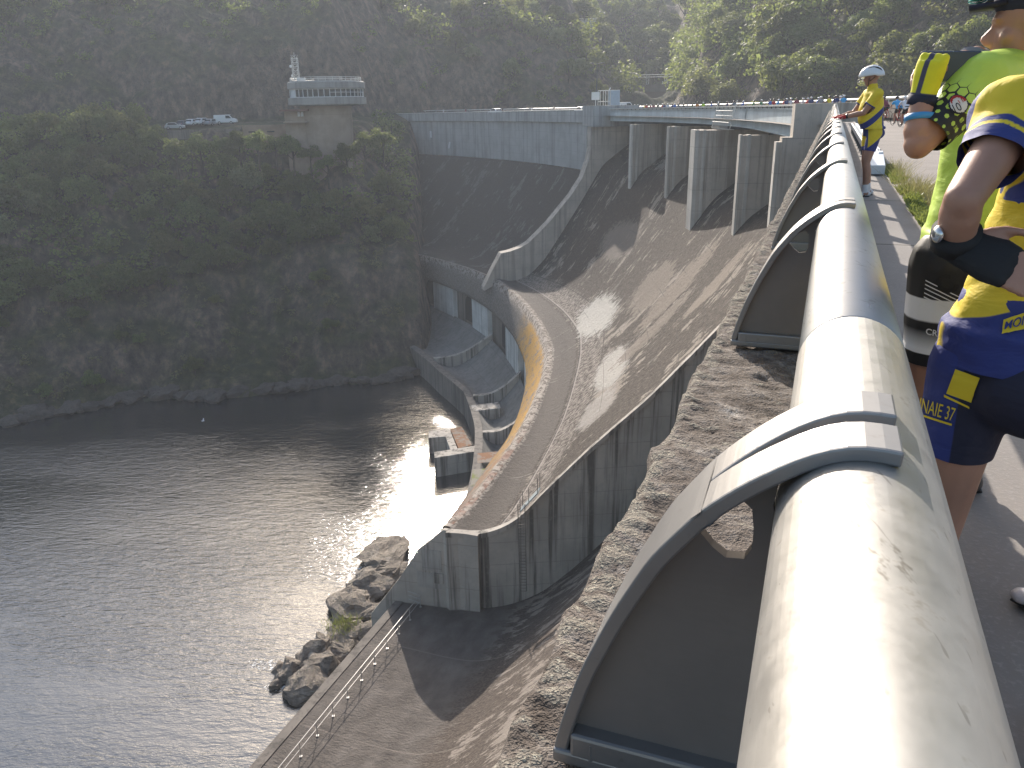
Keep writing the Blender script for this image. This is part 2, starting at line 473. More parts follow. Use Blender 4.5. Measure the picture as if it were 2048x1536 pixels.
# chute surface
nu, nv = 150, 110
tt = np.linspace(0, 1, nu)[:, None]; vv = np.linspace(0, 1, nv)[None, :]
o_arr = -8 + vv * 0 + tt * 0
th0 = 7.0 + (36.3 - 7.0) * tt + 0 * vv
oo = -8 + (o_in(th0) + 8) * vv
th_a = thR(oo) + (36.3 - thR(oo)) * tt
oo = -8 + (o_in(th_a) + 8) * vv
zz = zchute(th_a, oo)
lipblend = np.clip((oo - (o_in(th_a) - 2.2)) / 2.2, 0, 1) ** 2
zz = zz * (1 - lipblend) + z_lip(th_a) * lipblend
grid('spillway_chute', ptn(th_a, oo, zz), M['chute'], dam, uv=np.stack([th_a, oo], -1), flip=True, attrs={'toe': o_in(th_a) - oo})
edgeR = np.stack([th_a[0], oo[0], zz[0]], -1)                    # right edge curve (th, o, z)
# left dam face below the upper wall
tl = np.linspace(37.0, 63.0, 80)[:, None]; vl = np.linspace(0, 1, 70)[None, :]
ol = 0.1 + (o_in(tl) - 0.1) * vl
zl = zchute(36.0 + 0 * tl, ol * (18.9 / o_in(tl)))
lb = np.clip((ol - (o_in(tl) - 2.5)) / 2.5, 0, 1) ** 2
zl = zl * (1 - lb) + z_lip(tl) * lb + zc(tl) + 0.65
P = ptn(tl + 0 * ol, ol, zl)
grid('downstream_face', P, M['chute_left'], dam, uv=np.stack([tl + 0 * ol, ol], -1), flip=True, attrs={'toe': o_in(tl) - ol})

# flip lip: crest band, sloped outer face and the return to the facade
tl = np.linspace(7.5, 50, 120)[:, None]
prof_o = np.concatenate([o_in(tl) - 0.02, o_in(tl) + 0.55, o_in(tl) * 0.5 + o_out(tl) * 0.5 + 0.15, o_out(tl), o_out(tl) - 0.1, o_out(tl) - 1.2], 1)
prof_z = np.concatenate([z_lip(tl) - 0.01, z_lip(tl) + 0.02, z_lip(tl) * 0.55 + z_out(tl) * 0.45, z_out(tl), z_out(tl) - 0.6, z_out(tl) - 0.6], 1)
uvl = np.stack([np.broadcast_to(tl, prof_o.shape), np.broadcast_to(np.array([0, 0.08, 0.5, 1, 1, 1.0])[None], prof_o.shape)], -1)
# finer along the profile for shading
grid('flip_lip', ptn(np.broadcast_to(tl, prof_o.shape), prof_o, prof_z), M['lip'], dam, uv=uvl, flip=True, smooth=False)

# training wall on the near side: outer face, a narrow coping along the chute and a rounded end face
mb = MB()
n = len(edgeR)
cop = [pt(a - 0.17, o, z + 0.05) for a, o, z in edgeR]; inn = [pt(a + 0.02, o, z + 0.05) for a, o, z in edgeR]
out = [pt(a - 0.17, o, z - 0.35) for a, o, z in edgeR]
mb.add(inn + cop + out, [(i, i + 1, n + i + 1, n + i) for i in range(n - 1)] + [(n + i, n + i + 1, 2 * n + i + 1, 2 * n + i) for i in range(n - 1)])
mb.build('coping', M['conc'], dam)
mb = MB()
top = [pt(a - 0.12, o, z - 0.3) for a, o, z in edgeR]; bot = [pt(a - 0.12, o, -41) for a, o, z in edgeR]
# the end face below the lip, back along the arc
te = np.linspace(7.45, 18.5, 24)
for a in te:
    top.append(pt(a, float(o_out(a)) - 0.9, float(z_out(a)) + (0.9 if a < 8 else 0.0))); bot.append(pt(a, float(o_out(a)) - 0.9, -47))
m = len(top)
P = []
for q in range(7):
    f = q / 6.0
    for a, b in zip(top, bot): P.append(a * (1 - f) + b * f)
mb.add(P, [(q * m + i, q * m + i + 1, (q + 1) * m + i + 1, (q + 1) * m + i) for q in range(6) for i in range(m - 1)])
tw = mb.build('training_wall', M['conc'], dam)

# pilasters, recess and small hatch at the foot of the training wall
def wallbox(name, px0, px1, y0, y1, mat, th=7.35, off=0.25, parent=dam):
    # rectangle on the radial plane th between photo columns
    a = math.radians(th) + A0; nrm = Vector((-math.sin(a), math.cos(a), 0)); c0 = Vector((CC[0], CC[1], 0)); cam0 = Vector((0, 0, CZ))
    def hit(x, y):
        r = ray(x, y); return cam0 + r * ((c0 - cam0).dot(nrm) / r.dot(nrm))
    q = [hit(px0, y1), hit(px1, y1), hit(px1, y0), hit(px0, y0)]
    zb = (q[0].z + q[1].z) / 2; zt = (q[2].z + q[3].z) / 2
    b0 = Vector((q[0].x, q[0].y, zb)); b1 = Vector((q[1].x, q[1].y, zb))
    dn = -nrm * off
    mbb = MB(); mbb.hexa([b0 + dn, b1 + dn, b1, b0] + [v + Vector((0, 0, zt - zb)) for v in (b0 + dn, b1 + dn, b1, b0)])
    return mbb.build(name, mat, parent, bevel=0.03)
def radhit(px, py, th):
    a = math.radians(th) + A0; nrm = Vector((-math.sin(a), math.cos(a), 0)); c0 = Vector((CC[0], CC[1], 0)); cam0 = Vector((0, 0, CZ)); r = ray(px, py)
    return cam0 + r * ((c0 - cam0).dot(nrm) / r.dot(nrm))
# side wall running on down to the river past the lip, its top sloping steeply
EW = 7.30
ol_ = [radhit(x, y, EW) for x, y in ((955, 1072), (920, 1066), (886, 1060), (860, 1082), (836, 1100), (800, 1155), (770, 1193), (742, 1228))]
ol_ += [Vector((ol_[-1].x, ol_[-1].y, -48)), Vector((ol_[0].x, ol_[0].y, -48))]
mb = MB(); mb.prism(ol_, Vector(dirs(7.3)[0]) * 0.35); mb.build('side_wall', M['conc'], dam, recalc=True)
wallbox('concrete_patch', 845, 884, 1100, 1142, M['patch'], th=EW, off=0.05)
wallbox('concrete_patch', 836, 908, 1147, 1177, M['patch'], th=EW, off=0.06)
wallbox('hatch', 868, 888, 1146, 1166, M['conc'], th=EW, off=0.12)

# right wing: vertical face under the walkway, slope and apron (straight part)
lprof = [(0.22, -0.2), (0.22, -6), (0.22, -12), (0.6, -15.6), (3.5, -19.3), (7, -23.3), (11.0, -27.8), (14.8, -32.0), (17.2, -34.2), (19.4, -35.2), (21.5, -35.42), (24, -35.42), (27.7, -35.42)]
LX = np.array([p[0] for p in lprof]); LZz = np.array([p[1] for p in lprof])
arc = np.concatenate([[0], np.cumsum(np.hypot(np.diff(LX), np.diff(LZz)))])
q = np.linspace(0, arc[-1], 120); lx = np.interp(q, arc, LX); lz = np.interp(q, arc, LZz)
for _ in range(3):
    lx[2:-2] = (lx[1:-3] + lx[2:-2] + lx[3:-1]) / 3; lz[2:-2] = (lz[1:-3] + lz[2:-2] + lz[3:-1]) / 3
ss = np.linspace(-40, 58, 120)
P = sln(ss[:, None], lx[None], lz[None])
def mat_right():
    k = NT('rough_brown_concrete'); c = k.coord('Object'); uv = k.coord('UV'); s = k.sep(uv)      # uv = s, l
    p = k.comb(s[0], k.math('MULTIPLY', s[1], 1.4), 0.0)
    n0 = k.noise(k.mapv(p, (0.30, 0.10, 1)), 1.0, 4, 0.6); n1 = k.noise(k.mapv(p, (1.5, 0.42, 1)), 1.0, 6, 0.72); n2 = k.noise(k.mapv(p, (7, 3, 1)), 1.0, 4, 0.75)
    crust = k.ramp(n2, [(0.3, (0.036, 0.028, 0.022)), (0.5, (0.088, 0.068, 0.055)), (0.75, (0.165, 0.135, 0.112))])
    bare = k.mix(n2, (0.22, 0.185, 0.155), (0.30, 0.26, 0.225))
    col = k.mix(k.step(k.math('ADD', k.math('MULTIPLY', n1, 0.7), k.math('MULTIPLY', n0, 0.45)), 0.59, 0.635), crust, bare)
    # smooth grey apron
    ap = k.step(k.math('ADD', s[1], k.math('MULTIPLY', n1, 6.0)), 20.5, 23.0)
    na = k.noise(k.mapv(p, (0.5, 0.5, 1)), 1.0, 5, 0.6)
    apc = k.ramp(na, [(0.3, (0.090, 0.077, 0.068)), (0.5, (0.125, 0.108, 0.096)), (0.7, (0.165, 0.145, 0.13))])
    apc = k.mix(k.math('MULTIPLY', k.step(n2, 0.6, 0.75), 0.5), apc, (0.10, 0.088, 0.08))
    col = k.mix(ap, col, apc)
    j = k.math('LESS_THAN', k.math('FRACT', k.math('DIVIDE', k.math('ADD', s[0], 3.0), 9.0)), 0.012)
    col = k.mix(k.math('MULTIPLY', j, 0.5), col, (0.22, 0.19, 0.165))
    return k.done(k.bsdf(col, 0.93, k.bump(k.math('ADD', n2, k.math('MULTIPLY', n1, 1.5)), k.math('SUBTRACT', 1.0, k.math('MULTIPLY', ap, 0.7)) if False else 0.8, 0.15)))
M['right'] = mat_right()
grid('right_wing_face', P, M['right'], dam, uv=np.stack(np.broadcast_arrays(ss[:, None], lx[None]), -1), flip=False)
# apron slab edge (thick, over the rocks)
mb = MB()
mb.hexa([sl(-40, 27.69, -47.5), sl(49.2, 27.69, -47.5), sl(49.2, 28.35, -47.5), sl(-40, 28.35, -47.5),
         sl(-40, 27.69, -35.36), sl(49.2, 27.69, -35.36), sl(49.2, 28.35, -35.36), sl(-40, 28.35, -35.36)])
mb.build('apron_kerb', M['conc_dark'], dam)
# left wing: upper vertical wall with its projecting parapet band
mb = MB()
tq = np.linspace(36.6, 66, 40)
def strip(mbx, fo, fz, tqs):
    P = []; k2 = None
    for a in tqs:
        row = [pt(a, o, z) for o, z in zip(fo(a), fz(a))]
        k2 = len(row); P += row
    mbx.add(P, [(i * k2 + j, i * k2 + j + 1, (i + 1) * k2 + j + 1, (i + 1) * k2 + j) for i in range(len(tqs) - 1) for j in range(k2 - 1)])
strip(mb, lambda a: (0, 0, 0), lambda a: (zc(a) - 1.2, zc(a) - 5, zc(a) - 9.6), tq)
mb.build('upper_wall', M['conc_left'], dam)
mb = MB()
strip(mb, lambda a: (-0.2, 0.45, 0.45, 0.0), lambda a: (zc(a) + 0.85 - 0.012 * (a - 36), zc(a) + 0.85 - 0.012 * (a - 36), zc(a) - 1.25, zc(a) - 1.35), tq)
strip(mb, lambda a: (-0.2, -0.2), lambda a: (zc(a) + 0.85 - 0.012 * (a - 36), zc(a) - 0.3), tq[::-1])
mb.build('parapet_band', M['conc_left'], dam)
for (x0, y0, x1, y1) in ((858, 262, 863, 275), (896, 284, 902, 296)):   # two small white gauge boards on the wall
    pass

# left guide wall of the chute: a curved blade standing above the slope
gw_top = [(-7.0, 0.95), (1.3, 0.95), (1.32, -5.9), (1.75, -8.0), (2.9, -11.0), (5.0, -14.0), (7.1, -16.3), (9.2, -18.6), (11.3, -20.5), (12.9, -21.9), (14.5, -22.7), (16.2, -23.2), (18.0, -23.5), (19.7, -26.4), (21.3, -29.4)]
gw_bot = [(-7.0, -7), (1.0, -12.2), (1.1, -12.4), (1.75, -13.5), (2.9, -15.4), (5.0, -18.4), (7.1, -21.5), (9.2, -24.6), (11.3, -27), (12.9, -28.3), (14.5, -29), (16.2, -29.1), (18.0, -28.9), (19.7, -29.3), (21.3, -30.0)]
mb = MB()
for i in range(len(gw_top) - 1):
    (o0, z0), (o1, z1) = gw_top[i], gw_top[i + 1]; (p0, y0), (p1, y1) = gw_bot[i], gw_bot[i + 1]
    A = [pt(36.0, p0, y0), pt(36.0, p1, y1), pt(36.62, p1, y1), pt(36.62, p0, y0)]
    B = [pt(36.0, o0, z0), pt(36.0, o1, z1), pt(36.62, o1, z1), pt(36.62, o0, z0)]
    mb.hexa(A + B)
mb.build('guide_wall', M['pier'], dam, recalc=True)

# piers between the gates
def pier(th, onose, half, znb, mat=M['pier']):
    tq_, do = dirs(th)
    mbp = MB()
    os_ = np.concatenate([np.linspace(-8, onose - half * 0.35, 12)])
    zb = zchute(th, os_) - 0.7
    for i in range(len(os_) - 1):
        dth = math.degrees(half / RR)
        A = [pt(th - dth, os_[i], zb[i]), pt(th - dth, os_[i + 1], zb[i + 1]), pt(th + dth, os_[i + 1], zb[i + 1]), pt(th + dth, os_[i], zb[i])]
        zt = zc(th) - 1.25
        B = [pt(th - dth, os_[i], zt), pt(th - dth, os_[i + 1], zt), pt(th + dth, os_[i + 1], zt), pt(th + dth, os_[i], zt)]
        mbp.hexa(A + B)
    p = mbp.build('pier', mat, dam, recalc=True)
    # nose: a chamfered upright with a vertical groove on its near face
    nb = MB()
    def nosecol(o0, o1, h0, h1, ofs=0.0):
        d0 = math.degrees(h0 / RR); d1 = math.degrees(h1 / RR)
        z0 = zchute(th, np.array([o0]))[0] - 0.8; z1 = zchute(th, np.array([o1]))[0] - 0.8; zt = zc(th) - 1.2
        nb.hexa([pt(th - d0, o0, z0), pt(th - d1, o1, z1), pt(th + d1, o1, z1), pt(th + d0, o0, z0),
                 pt(th - d0, o0, zt), pt(th - d1, o1, zt), pt(th + d1, o1, zt), pt(th + d0, o0, zt)])
    nosecol(onose - half * 0.35, onose, half, half)
    nosecol(onose - half * 0.35 - 0.75, onose - half * 0.35 - 0.45, half + 0.10, half + 0.10)
    nb.build('nose', M['pier_nose'], p, recalc=True)
    return p
pier(30.8, 0.85, 0.65, -9); pier(25.6, 0.75, 0.65, -8.5); pier(20.4, 2.0, 1.25, -11.2); pier(15.2, 0.75, 0.55, -8.8)

# right abutment block between road and bridge
mb = MB()
d0 = 9.85; d1 = 10.25
os_ = np.linspace(-8, 0.15, 8); zb = zchute(9.7, os_) - 6
for i in range(7):
    mb.hexa([pt(d0, os_[i], zb[i]), pt(d0, os_[i + 1], zb[i + 1]), pt(d1, os_[i + 1], zb[i + 1]), pt(d1, os_[i], zb[i]),
             pt(d0, os_[i], -1.0), pt(d0, os_[i + 1], -1.0), pt(d1, os_[i + 1], -1.0), pt(d1, os_[i], -1.0)])
mb.hexa([pt(d0, -5, -1.0), pt(d0, -0.5, -1.0), pt(d1, -0.5, -1.0), pt(d1, -5, -1.0), pt(d0, -5, 1.16), pt(d0, -0.5, 1.13), pt(d1, -0.5, 1.13), pt(d1, -5, 1.16)])
mb.build('abutment_block', M['conc_dark'] if False else M['pier'], dam, recalc=True)
mb = MB()
mb.hexa([pt(d0 + .05, 0.14, -9.5), pt(d0 + .05, 0.5, -9.8), pt(d1 - .02, 0.5, -9.8), pt(d1 - .02, 0.14, -9.5), pt(d0 + .05, 0.14, -1.3), pt(d0 + .05, 0.5, -1.3), pt(d1 - .02, 0.5, -1.3), pt(d1 - .02, 0.14, -1.3)])
mb.build('nose', M['pier_nose'], dam)
# left abutment block
mb = MB()
mb.hexa([pt(35.7, -7, -2.5), pt(35.7, 1.5, -2.5), pt(37.2, 1.5, -2.5), pt(37.2, -7, -2.5), pt(35.7, -7, 0.95), pt(35.7, 1.5, 0.95), pt(37.2, 1.5, 0.95), pt(37.2, -7, 0.95)])
mb.hexa([pt(36.63, -0.1, -6.2), pt(36.63, 1.48, -6.2), pt(37.2, 1.48, -6.2), pt(37.2, -0.1, -6.2), pt(36.63, -0.1, -2.51), pt(36.63, 1.48, -2.51), pt(37.2, 1.48, -2.51), pt(37.2, -0.1, -2.51)])
mb.build('abutment_block', M['conc_left'], dam)
# crest gates in the five openings, steel grey, set back under the bridge
M['gate'] = plain('gate_steel', (0.10, 0.11, 0.12), 0.5, 0.25, 0.6, Metallic=0.3)
gth = [10.2, 15.2, 20.4, 25.6, 30.8, 36.0]
for a, b in zip(gth[:-1], gth[1:]):
    g = MB(); P = []
    for q in np.linspace(0, 1, 7):
        ang = q * 1.0
        P += [pt(a, -7.2 + 1.2 * math.sin(ang * 2.2), -5.6 + 4.6 * q), pt(b, -7.2 + 1.2 * math.sin(ang * 2.2), -5.6 + 4.6 * q)]
    g.add(P, [(2 * i, 2 * i + 1, 2 * i + 3, 2 * i + 2) for i in range(6)])
    g.build('crest_gate', M['gate'], dam, smooth=True)

# ------------------------------------------------------------------ outlet facade, lower bucket
mb = MB(); tq = np.linspace(20, 50, 60)
strip(mb, lambda a: (float(o_out(a)) - 1.5, float(o_out(a)) - 1.5), lambda a: (-32.0, -47), tq)
M['dark_void'] = plain('outlet_shadowed_concrete', (0.10, 0.10, 0.10), 0.9)
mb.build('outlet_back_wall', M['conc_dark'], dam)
for (a, b) in ((48.2, 52.4), (42.4, 45.4), (36.6, 39.4), (29.2, 32.6), (24.6, 27.0)):     # five pale pillars between the outlets
    mb = MB(); qs = np.linspace(a, b, 7)
    for i in range(6):
        a_, b_ = qs[i], qs[i + 1]; oa = float(o_out(a_)) - 0.55; ob = float(o_out(b_)) - 0.55
        mb.hexa([pt(a_, oa - 0.9, -46), pt(a_, oa, -46), pt(b_, ob, -46), pt(b_, ob - 0.9, -46), pt(a_, oa - 0.9, -32.9), pt(a_, oa, -32.9), pt(b_, ob, -32.9), pt(b_, ob - 0.9, -32.9)])
    mb.build('outlet_pillar', M['panel'], dam)
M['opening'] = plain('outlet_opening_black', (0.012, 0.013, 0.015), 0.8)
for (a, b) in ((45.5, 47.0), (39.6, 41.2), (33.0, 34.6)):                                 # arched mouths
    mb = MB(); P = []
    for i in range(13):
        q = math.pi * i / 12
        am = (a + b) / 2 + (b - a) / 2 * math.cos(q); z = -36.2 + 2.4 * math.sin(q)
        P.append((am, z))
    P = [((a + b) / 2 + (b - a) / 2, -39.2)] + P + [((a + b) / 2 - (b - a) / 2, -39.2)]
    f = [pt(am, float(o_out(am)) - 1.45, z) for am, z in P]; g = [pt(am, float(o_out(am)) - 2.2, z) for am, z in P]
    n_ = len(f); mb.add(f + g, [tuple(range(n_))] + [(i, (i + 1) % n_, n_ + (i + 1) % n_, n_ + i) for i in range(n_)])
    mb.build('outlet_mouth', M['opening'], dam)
TLo = [17, 22, 25, 30, 34, 41, 46, 52]; OLo = [26.8, 26.6, 26.5, 27.2, 30, 33, 34.6, 36]
tl = np.linspace(19, 50, 70)[:, None]; vq = np.linspace(0, 1, 30)[None]
oi = o_out(tl) - 0.7; ou = np.interp(tl, TLo, OLo)
oq = oi + (ou - oi) * vq
zq = -39.3 - 4.4 * np.sin(np.clip(vq / 0.72, 0, 1) * math.pi / 2) + 1.5 * np.clip((vq - 0.72) / 0.28, 0, 1) ** 1.6 + 0 * tl
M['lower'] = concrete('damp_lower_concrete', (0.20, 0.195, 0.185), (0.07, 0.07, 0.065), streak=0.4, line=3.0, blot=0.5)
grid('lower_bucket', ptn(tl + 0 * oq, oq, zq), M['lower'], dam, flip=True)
mb = MB(); strip(mb, lambda a: (float(np.interp(a, TLo, OLo)), float(np.interp(a, TLo, OLo)) + 0.02, float(np.interp(a, TLo, OLo)) + 1.1, float(np.interp(a, TLo, OLo)) + 1.1),
      lambda a: (-42.25, -42.2, -42.25, -48.0), np.linspace(17.5, 50, 50))
mb.build('lower_lip', M['conc_dark'], dam)
for (a, h) in ((24.0, 0), (29.0, 0), (36.2, 0)):                 # dividing walls in the lower bucket
    mb = MB(); oA = float(o_out(a)) - 0.9; oB = float(np.interp(a, TLo, OLo)); qs = np.linspace(0, 1, 9)
    for i in range(8):
        def zt(q): return -38.2 - 3.6 * math.sin(min(q / 0.8, 1) * math.pi / 2)
        o0 = oA + (oB - oA) * qs[i]; o1 = oA + (oB - oA) * qs[i + 1]
        mb.hexa([pt(a - .13, o0, -46), pt(a - .13, o1, -46), pt(a + .13, o1, -46), pt(a + .13, o0, -46), pt(a - .13, o0, zt(qs[i])), pt(a - .13, o1, zt(qs[i + 1])), pt(a + .13, o1, zt(qs[i + 1])), pt(a + .13, o0, zt(qs[i]))])
    mb.build('dividing_wall', M['conc'], dam, recalc=True)
def stained(name, a, b, sc):
    k = NT(name); c = k.coord('Object'); n = k.noise(c, sc, 6, 0.72); n2 = k.noise(c, sc * 6, 3, 0.7)
    return k.done(k.bsdf(k.mix(k.step(k.math('ADD', n, k.math('MULTIPLY', n2, 0.25)), 0.58, 0.68), a, b), 0.95, k.bump(n2, 0.5, 0.08)))
M['moss_conc'] = stained('mossy_concrete', (0.24, 0.22, 0.185), (0.17, 0.19, 0.045), 0.5)
M['rust_conc'] = stained('rust_stained_concrete', (0.24, 0.20, 0.165), (0.23, 0.11, 0.05), 0.45)
for (a0_, a1_, mt, z) in ((27.0, 27.9, M['conc'], -41.9), (18.6, 20.2, M['moss_conc'], -41.9), (20.8, 21.9, M['rust_conc'], -41.95)):
    mb = MB(); o0 = float(np.interp(a0_, TLo, OLo)) - 3.4; o1 = float(np.interp(a0_, TLo, OLo)) + 0.9
    mb.hexa([pt(a0_, o0, -47), pt(a0_, o1, -47), pt(a1_, o1, -47), pt(a1_, o0, -47), pt(a0_, o0, z), pt(a0_, o1, z - 0.3), pt(a1_, o1, z - 0.3), pt(a1_, o0, z)])
    mb.build('bucket_block', mt, dam, bevel=0.1)
# ------------------------------------------------------------------ crest: road, walkway, parapets, bridge
def mat_asphalt():
    k = NT('worn_asphalt'); c = k.coord('Object'); n1 = k.noise(c, 0.5, 5, 0.6); n2 = k.noise(c, 60, 3, 0.7); n3 = k.noise(c, 6, 4, 0.6)
    col = k.ramp(n1, [(0.3, (0.17, 0.150, 0.138)), (0.7, (0.235, 0.21, 0.192))])
    col = k.mix(k.math('MULTIPLY', k.step(n2, 0.52, 0.70), 0.6), col, (0.36, 0.33, 0.30))
    col = k.mix(k.math('MULTIPLY', k.step(n3, 0.58, 0.72), 0.4), col, (0.12, 0.105, 0.095))
    return k.done(k.bsdf(col, 0.9, k.bump(n2, 0.4, 0.01)))
M['asphalt'] = mat_asphalt()
M['rail_white'] = plain('galvanised_white_rail', (0.62, 0.62, 0.60), 0.4, 0.1, 2.0, Metallic=0.2)
M['steel_blue'] = concrete('pale_blue_painted_steel', (0.64, 0.71, 0.74), (0.36, 0.36, 0.35), streak=0.2, line=9.0, rough=0.45, blot=0.1, hl=0.0)

ths = np.linspace(10.3, 66, 60)
mb = MB(); P = []
for s in np.linspace(-14, 57.5, 50):
    u = s; L = sl(s, -1.3, -0.12)
    if s <= S0: R_ = sl(s, -10, -0.12)
    else: R_ = pt(math.degrees((s - S0) / RR), -10, -0.12)
    P += [L, L.lerp(R_, 0.33), L.lerp(R_, 0.66), R_]
for a in ths:
    P += [pt(a, q, zc(a) * 1.0 - 0.10) for q in (-0.6, -4, -7, -10)]
nr = len(P) // 4
mb.add(P, [(i * 4 + j, i * 4 + j + 1, i * 4 + 5 + j, i * 4 + 4 + j) for i in range(nr - 1) for j in range(3)])
tag(mb.build('road', M['asphalt'], recalc=True), kind='structure')
mb = MB(); P = []
for s in np.linspace(-14, 57.5, 60): P += [sl(s, -1.17, 0), sl(s, -0.12, 0.0)]
mb.add(P, [(2 * i, 2 * i + 1, 2 * i + 3, 2 * i + 2) for i in range(59)])
def mat_walk():
    k = NT('walkway_concrete'); c = k.coord('Object'); n1 = k.noise(c, 0.9, 5, 0.6); n2 = k.noise(c, 45, 3, 0.7)
    col = k.ramp(n1, [(0.3, (0.225, 0.205, 0.19)), (0.7, (0.29, 0.265, 0.245))])
    col = k.mix(k.math('MULTIPLY', k.step(n2, 0.5, 0.7), 0.5), col, (0.36, 0.33, 0.305))
    s = k.math('ADD', k.math('MULTIPLY', k.sep(c)[0], float(T2[0])), k.math('MULTIPLY', k.sep(c)[1], float(T2[1])))
    j = k.math('LESS_THAN', k.math('FRACT', k.math('DIVIDE', k.math('SUBTRACT', s, 8.9), 4.0)), 0.012)
    col = k.mix(k.math('MULTIPLY', j, 0.8), col, (0.07, 0.065, 0.05))
    return k.done(k.bsdf(col, 0.92, k.bump(n2, 0.3, 0.008)))
M['walk'] = mat_walk()
tag(mb.build('walkway', M['walk'], recalc=True), kind='structure')
mb = MB(); P = []
for s in np.linspace(-14, 57.5, 90):
    jz = 0.008 * math.sin(s * 3.1)
    P += [sl(s, -1.175, -0.13), sl(s, -1.175, 0.012 + jz), sl(s, -1.29 + 0.004 * math.sin(s * 5), 0.012 + jz), sl(s, -1.29, -0.14)]
mb.add(P, [(4 * i + j, 4 * i + j + 1, 4 * i + 5 + j, 4 * i + 4 + j) for i in range(89) for j in range(3)])
tag(mb.build('kerb', plain('kerb_stone', (0.27, 0.25, 0.225), 0.9, 0.25, 4.0), recalc=True), kind='structure')

# upstream parapet wall with a white rail on top
up_wall = tag(empty('parapet_wall', pt(20, -10, -0.4)), 'low concrete wall with a long white rail along the far side of the crest road', 'wall')
def ups(u):
    return (sl, u) if u <= S0 else (pt, math.degrees((u - S0) / RR))
us = np.linspace(-10, S0 + math.radians(66) * RR, 110)
def upz(u): return zc(max(0, math.degrees((u - S0) / RR)))
def upr(u): return 0.40 * min(1, max(0, (36 - math.degrees((u - S0) / RR)) / 26))
mb = MB(); P = []
for u in us:
    f, q = ups(u); z = upz(u) + upr(u)
    P += [f(q, -9.75, z - 0.2), f(q, -9.75, z + 0.98), f(q, -10.05, z + 0.98), f(q, -10.05, z - 0.4)]
mb.add(P, [(4 * i + j, 4 * i + j + 1, 4 * i + 5 + j, 4 * i + 4 + j) for i in range(len(us) - 1) for j in range(3)])
mb.build('wall', M['conc_dark'], up_wall, recalc=True)
mb = MB(); mb.tube([ups(u)[0](ups(u)[1], -9.88, upz(u) + upr(u) + 1.28) for u in us], 0.11, 8); mb.build('rail', M['rail_white'], up_wall, smooth=True)
for u in us[::2]:
    mb = MB(); f, q = ups(u); mb.tube([f(q, -9.88, upz(u) + upr(u) + 0.95), f(q, -9.88, upz(u) + upr(u) + 1.25)], 0.05, 6); mb.build('post', M['rail_white'], up_wall)

# left wing: rail on the downstream edge
ml = tag(empty('edge_rail', pt(50, -0.3, -0.5)), 'thin white rail along the downstream edge of the far left wing', 'railing')
tq = np.linspace(37.3, 64, 40)
mb = MB(); mb.tube([pt(a, -0.1, zc(a) + 1.02 - 0.012 * (a - 36)) for a in tq], 0.09, 6); mb.build('rail', M['rail_white'], ml, smooth=True)
for a in np.linspace(37.5, 63.5, 30):
    mb = MB(); mb.tube([pt(a, -0.1, zc(a) + 0.80 - 0.012 * (a - 36)), pt(a, -0.1, zc(a) + 1.0 - 0.012 * (a - 36))], 0.04, 5); mb.build('post', M['rail_white'], ml)

# road bridge over the gates: pale blue girder
br = tag(empty('bridge_girder', pt(22, -1.5, -1.2)), 'pale blue steel bridge girder spanning the gate openings between two concrete blocks', 'bridge')
def gt(a): return 0.74 - 0.026 * (a - 11)
def gb(a): return gt(a) - np.interp(a, [10, 14, 18, 22, 36], [2.02, 1.86, 1.66, 1.60, 1.62])
tq = np.linspace(10.4, 35.6, 60)
mb = MB(); strip(mb, lambda a: (-1.5, -1.5), lambda a: (gb(a), gt(a)), tq)
strip(mb, lambda a: (-1.28, -1.28, -1.52), lambda a: (gt(a) + 0.0, gt(a) + 0.06, gt(a) + 0.06), tq)
strip(mb, lambda a: (-2.2, -1.28, -1.28, -1.5), lambda a: (gb(a) - 0.05, gb(a) - 0.05, gb(a), gb(a)), tq)
mb.build('girder', M['steel_blue'], br)
mb = MB(); strip(mb, lambda a: (-1.6, -1.2, -1.2), lambda a: (gt(a) + 0.36, gt(a) + 0.36, gt(a) + 0.22), tq); strip(mb, lambda a: (-1.55, -1.55), lambda a: (gt(a) + 0.05, gt(a) + 0.3), tq)
mb.build('deck_edge', M['rail_white'], br)
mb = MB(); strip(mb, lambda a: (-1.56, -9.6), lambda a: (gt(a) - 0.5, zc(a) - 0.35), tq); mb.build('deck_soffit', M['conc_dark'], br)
for a in np.linspace(10.6, 35.4, 46):
    mb = MB(); mb.tube([pt(a, -1.32, gt(a) + 0.05), pt(a, -1.32, gt(a) + 0.24)], 0.035, 5); mb.build('post', M['gate'], br)
for a in (18.35, 21.35):
    mb = MB(); strip(mb, lambda q: (-1.44, -1.44), lambda q: (gb(q) - 0.02, gt(q) - 0.02), np.linspace(a - 0.5, a + 0.5, 4)); mb.build('splice_plate', M['steel_blue'], br)
for a in np.linspace(11.5, 35, 18):
    continue
    mb = MB(); d = 0.012
    mb.hexa([pt(a - d, -1.5, gb(a)), pt(a - d, -1.40, gb(a)), pt(a + d, -1.40, gb(a)), pt(a + d, -1.5, gb(a)), pt(a - d, -1.5, gt(a)), pt(a - d, -1.40, gt(a)), pt(a + d, -1.40, gt(a)), pt(a + d, -1.5, gt(a))])
    mb.build('stiffener', M['steel_blue'], br)
cg = MB()
for a in np.linspace(18.9, 20.9, 15): cg.tube([pt(a, -1.2, gb(a) - 0.35), pt(a, -0.5, gb(a) - 0.35), pt(a, -0.5, gb(a) + 0.35)], 0.035, 5)
for a in np.linspace(18.9, 20.0, 9): cg.tube([pt(a, -0.9, gb(a) + 0.45), pt(a, -0.9, gt(a) - 0.1)], 0.035, 5)
for h in (0.35, 1.0, 1.5): cg.tube([pt(a, -0.55 if h < .5 else -0.9, gb(a) + h) for a in (18.8, 19.9, 21.0)], 0.04, 5)
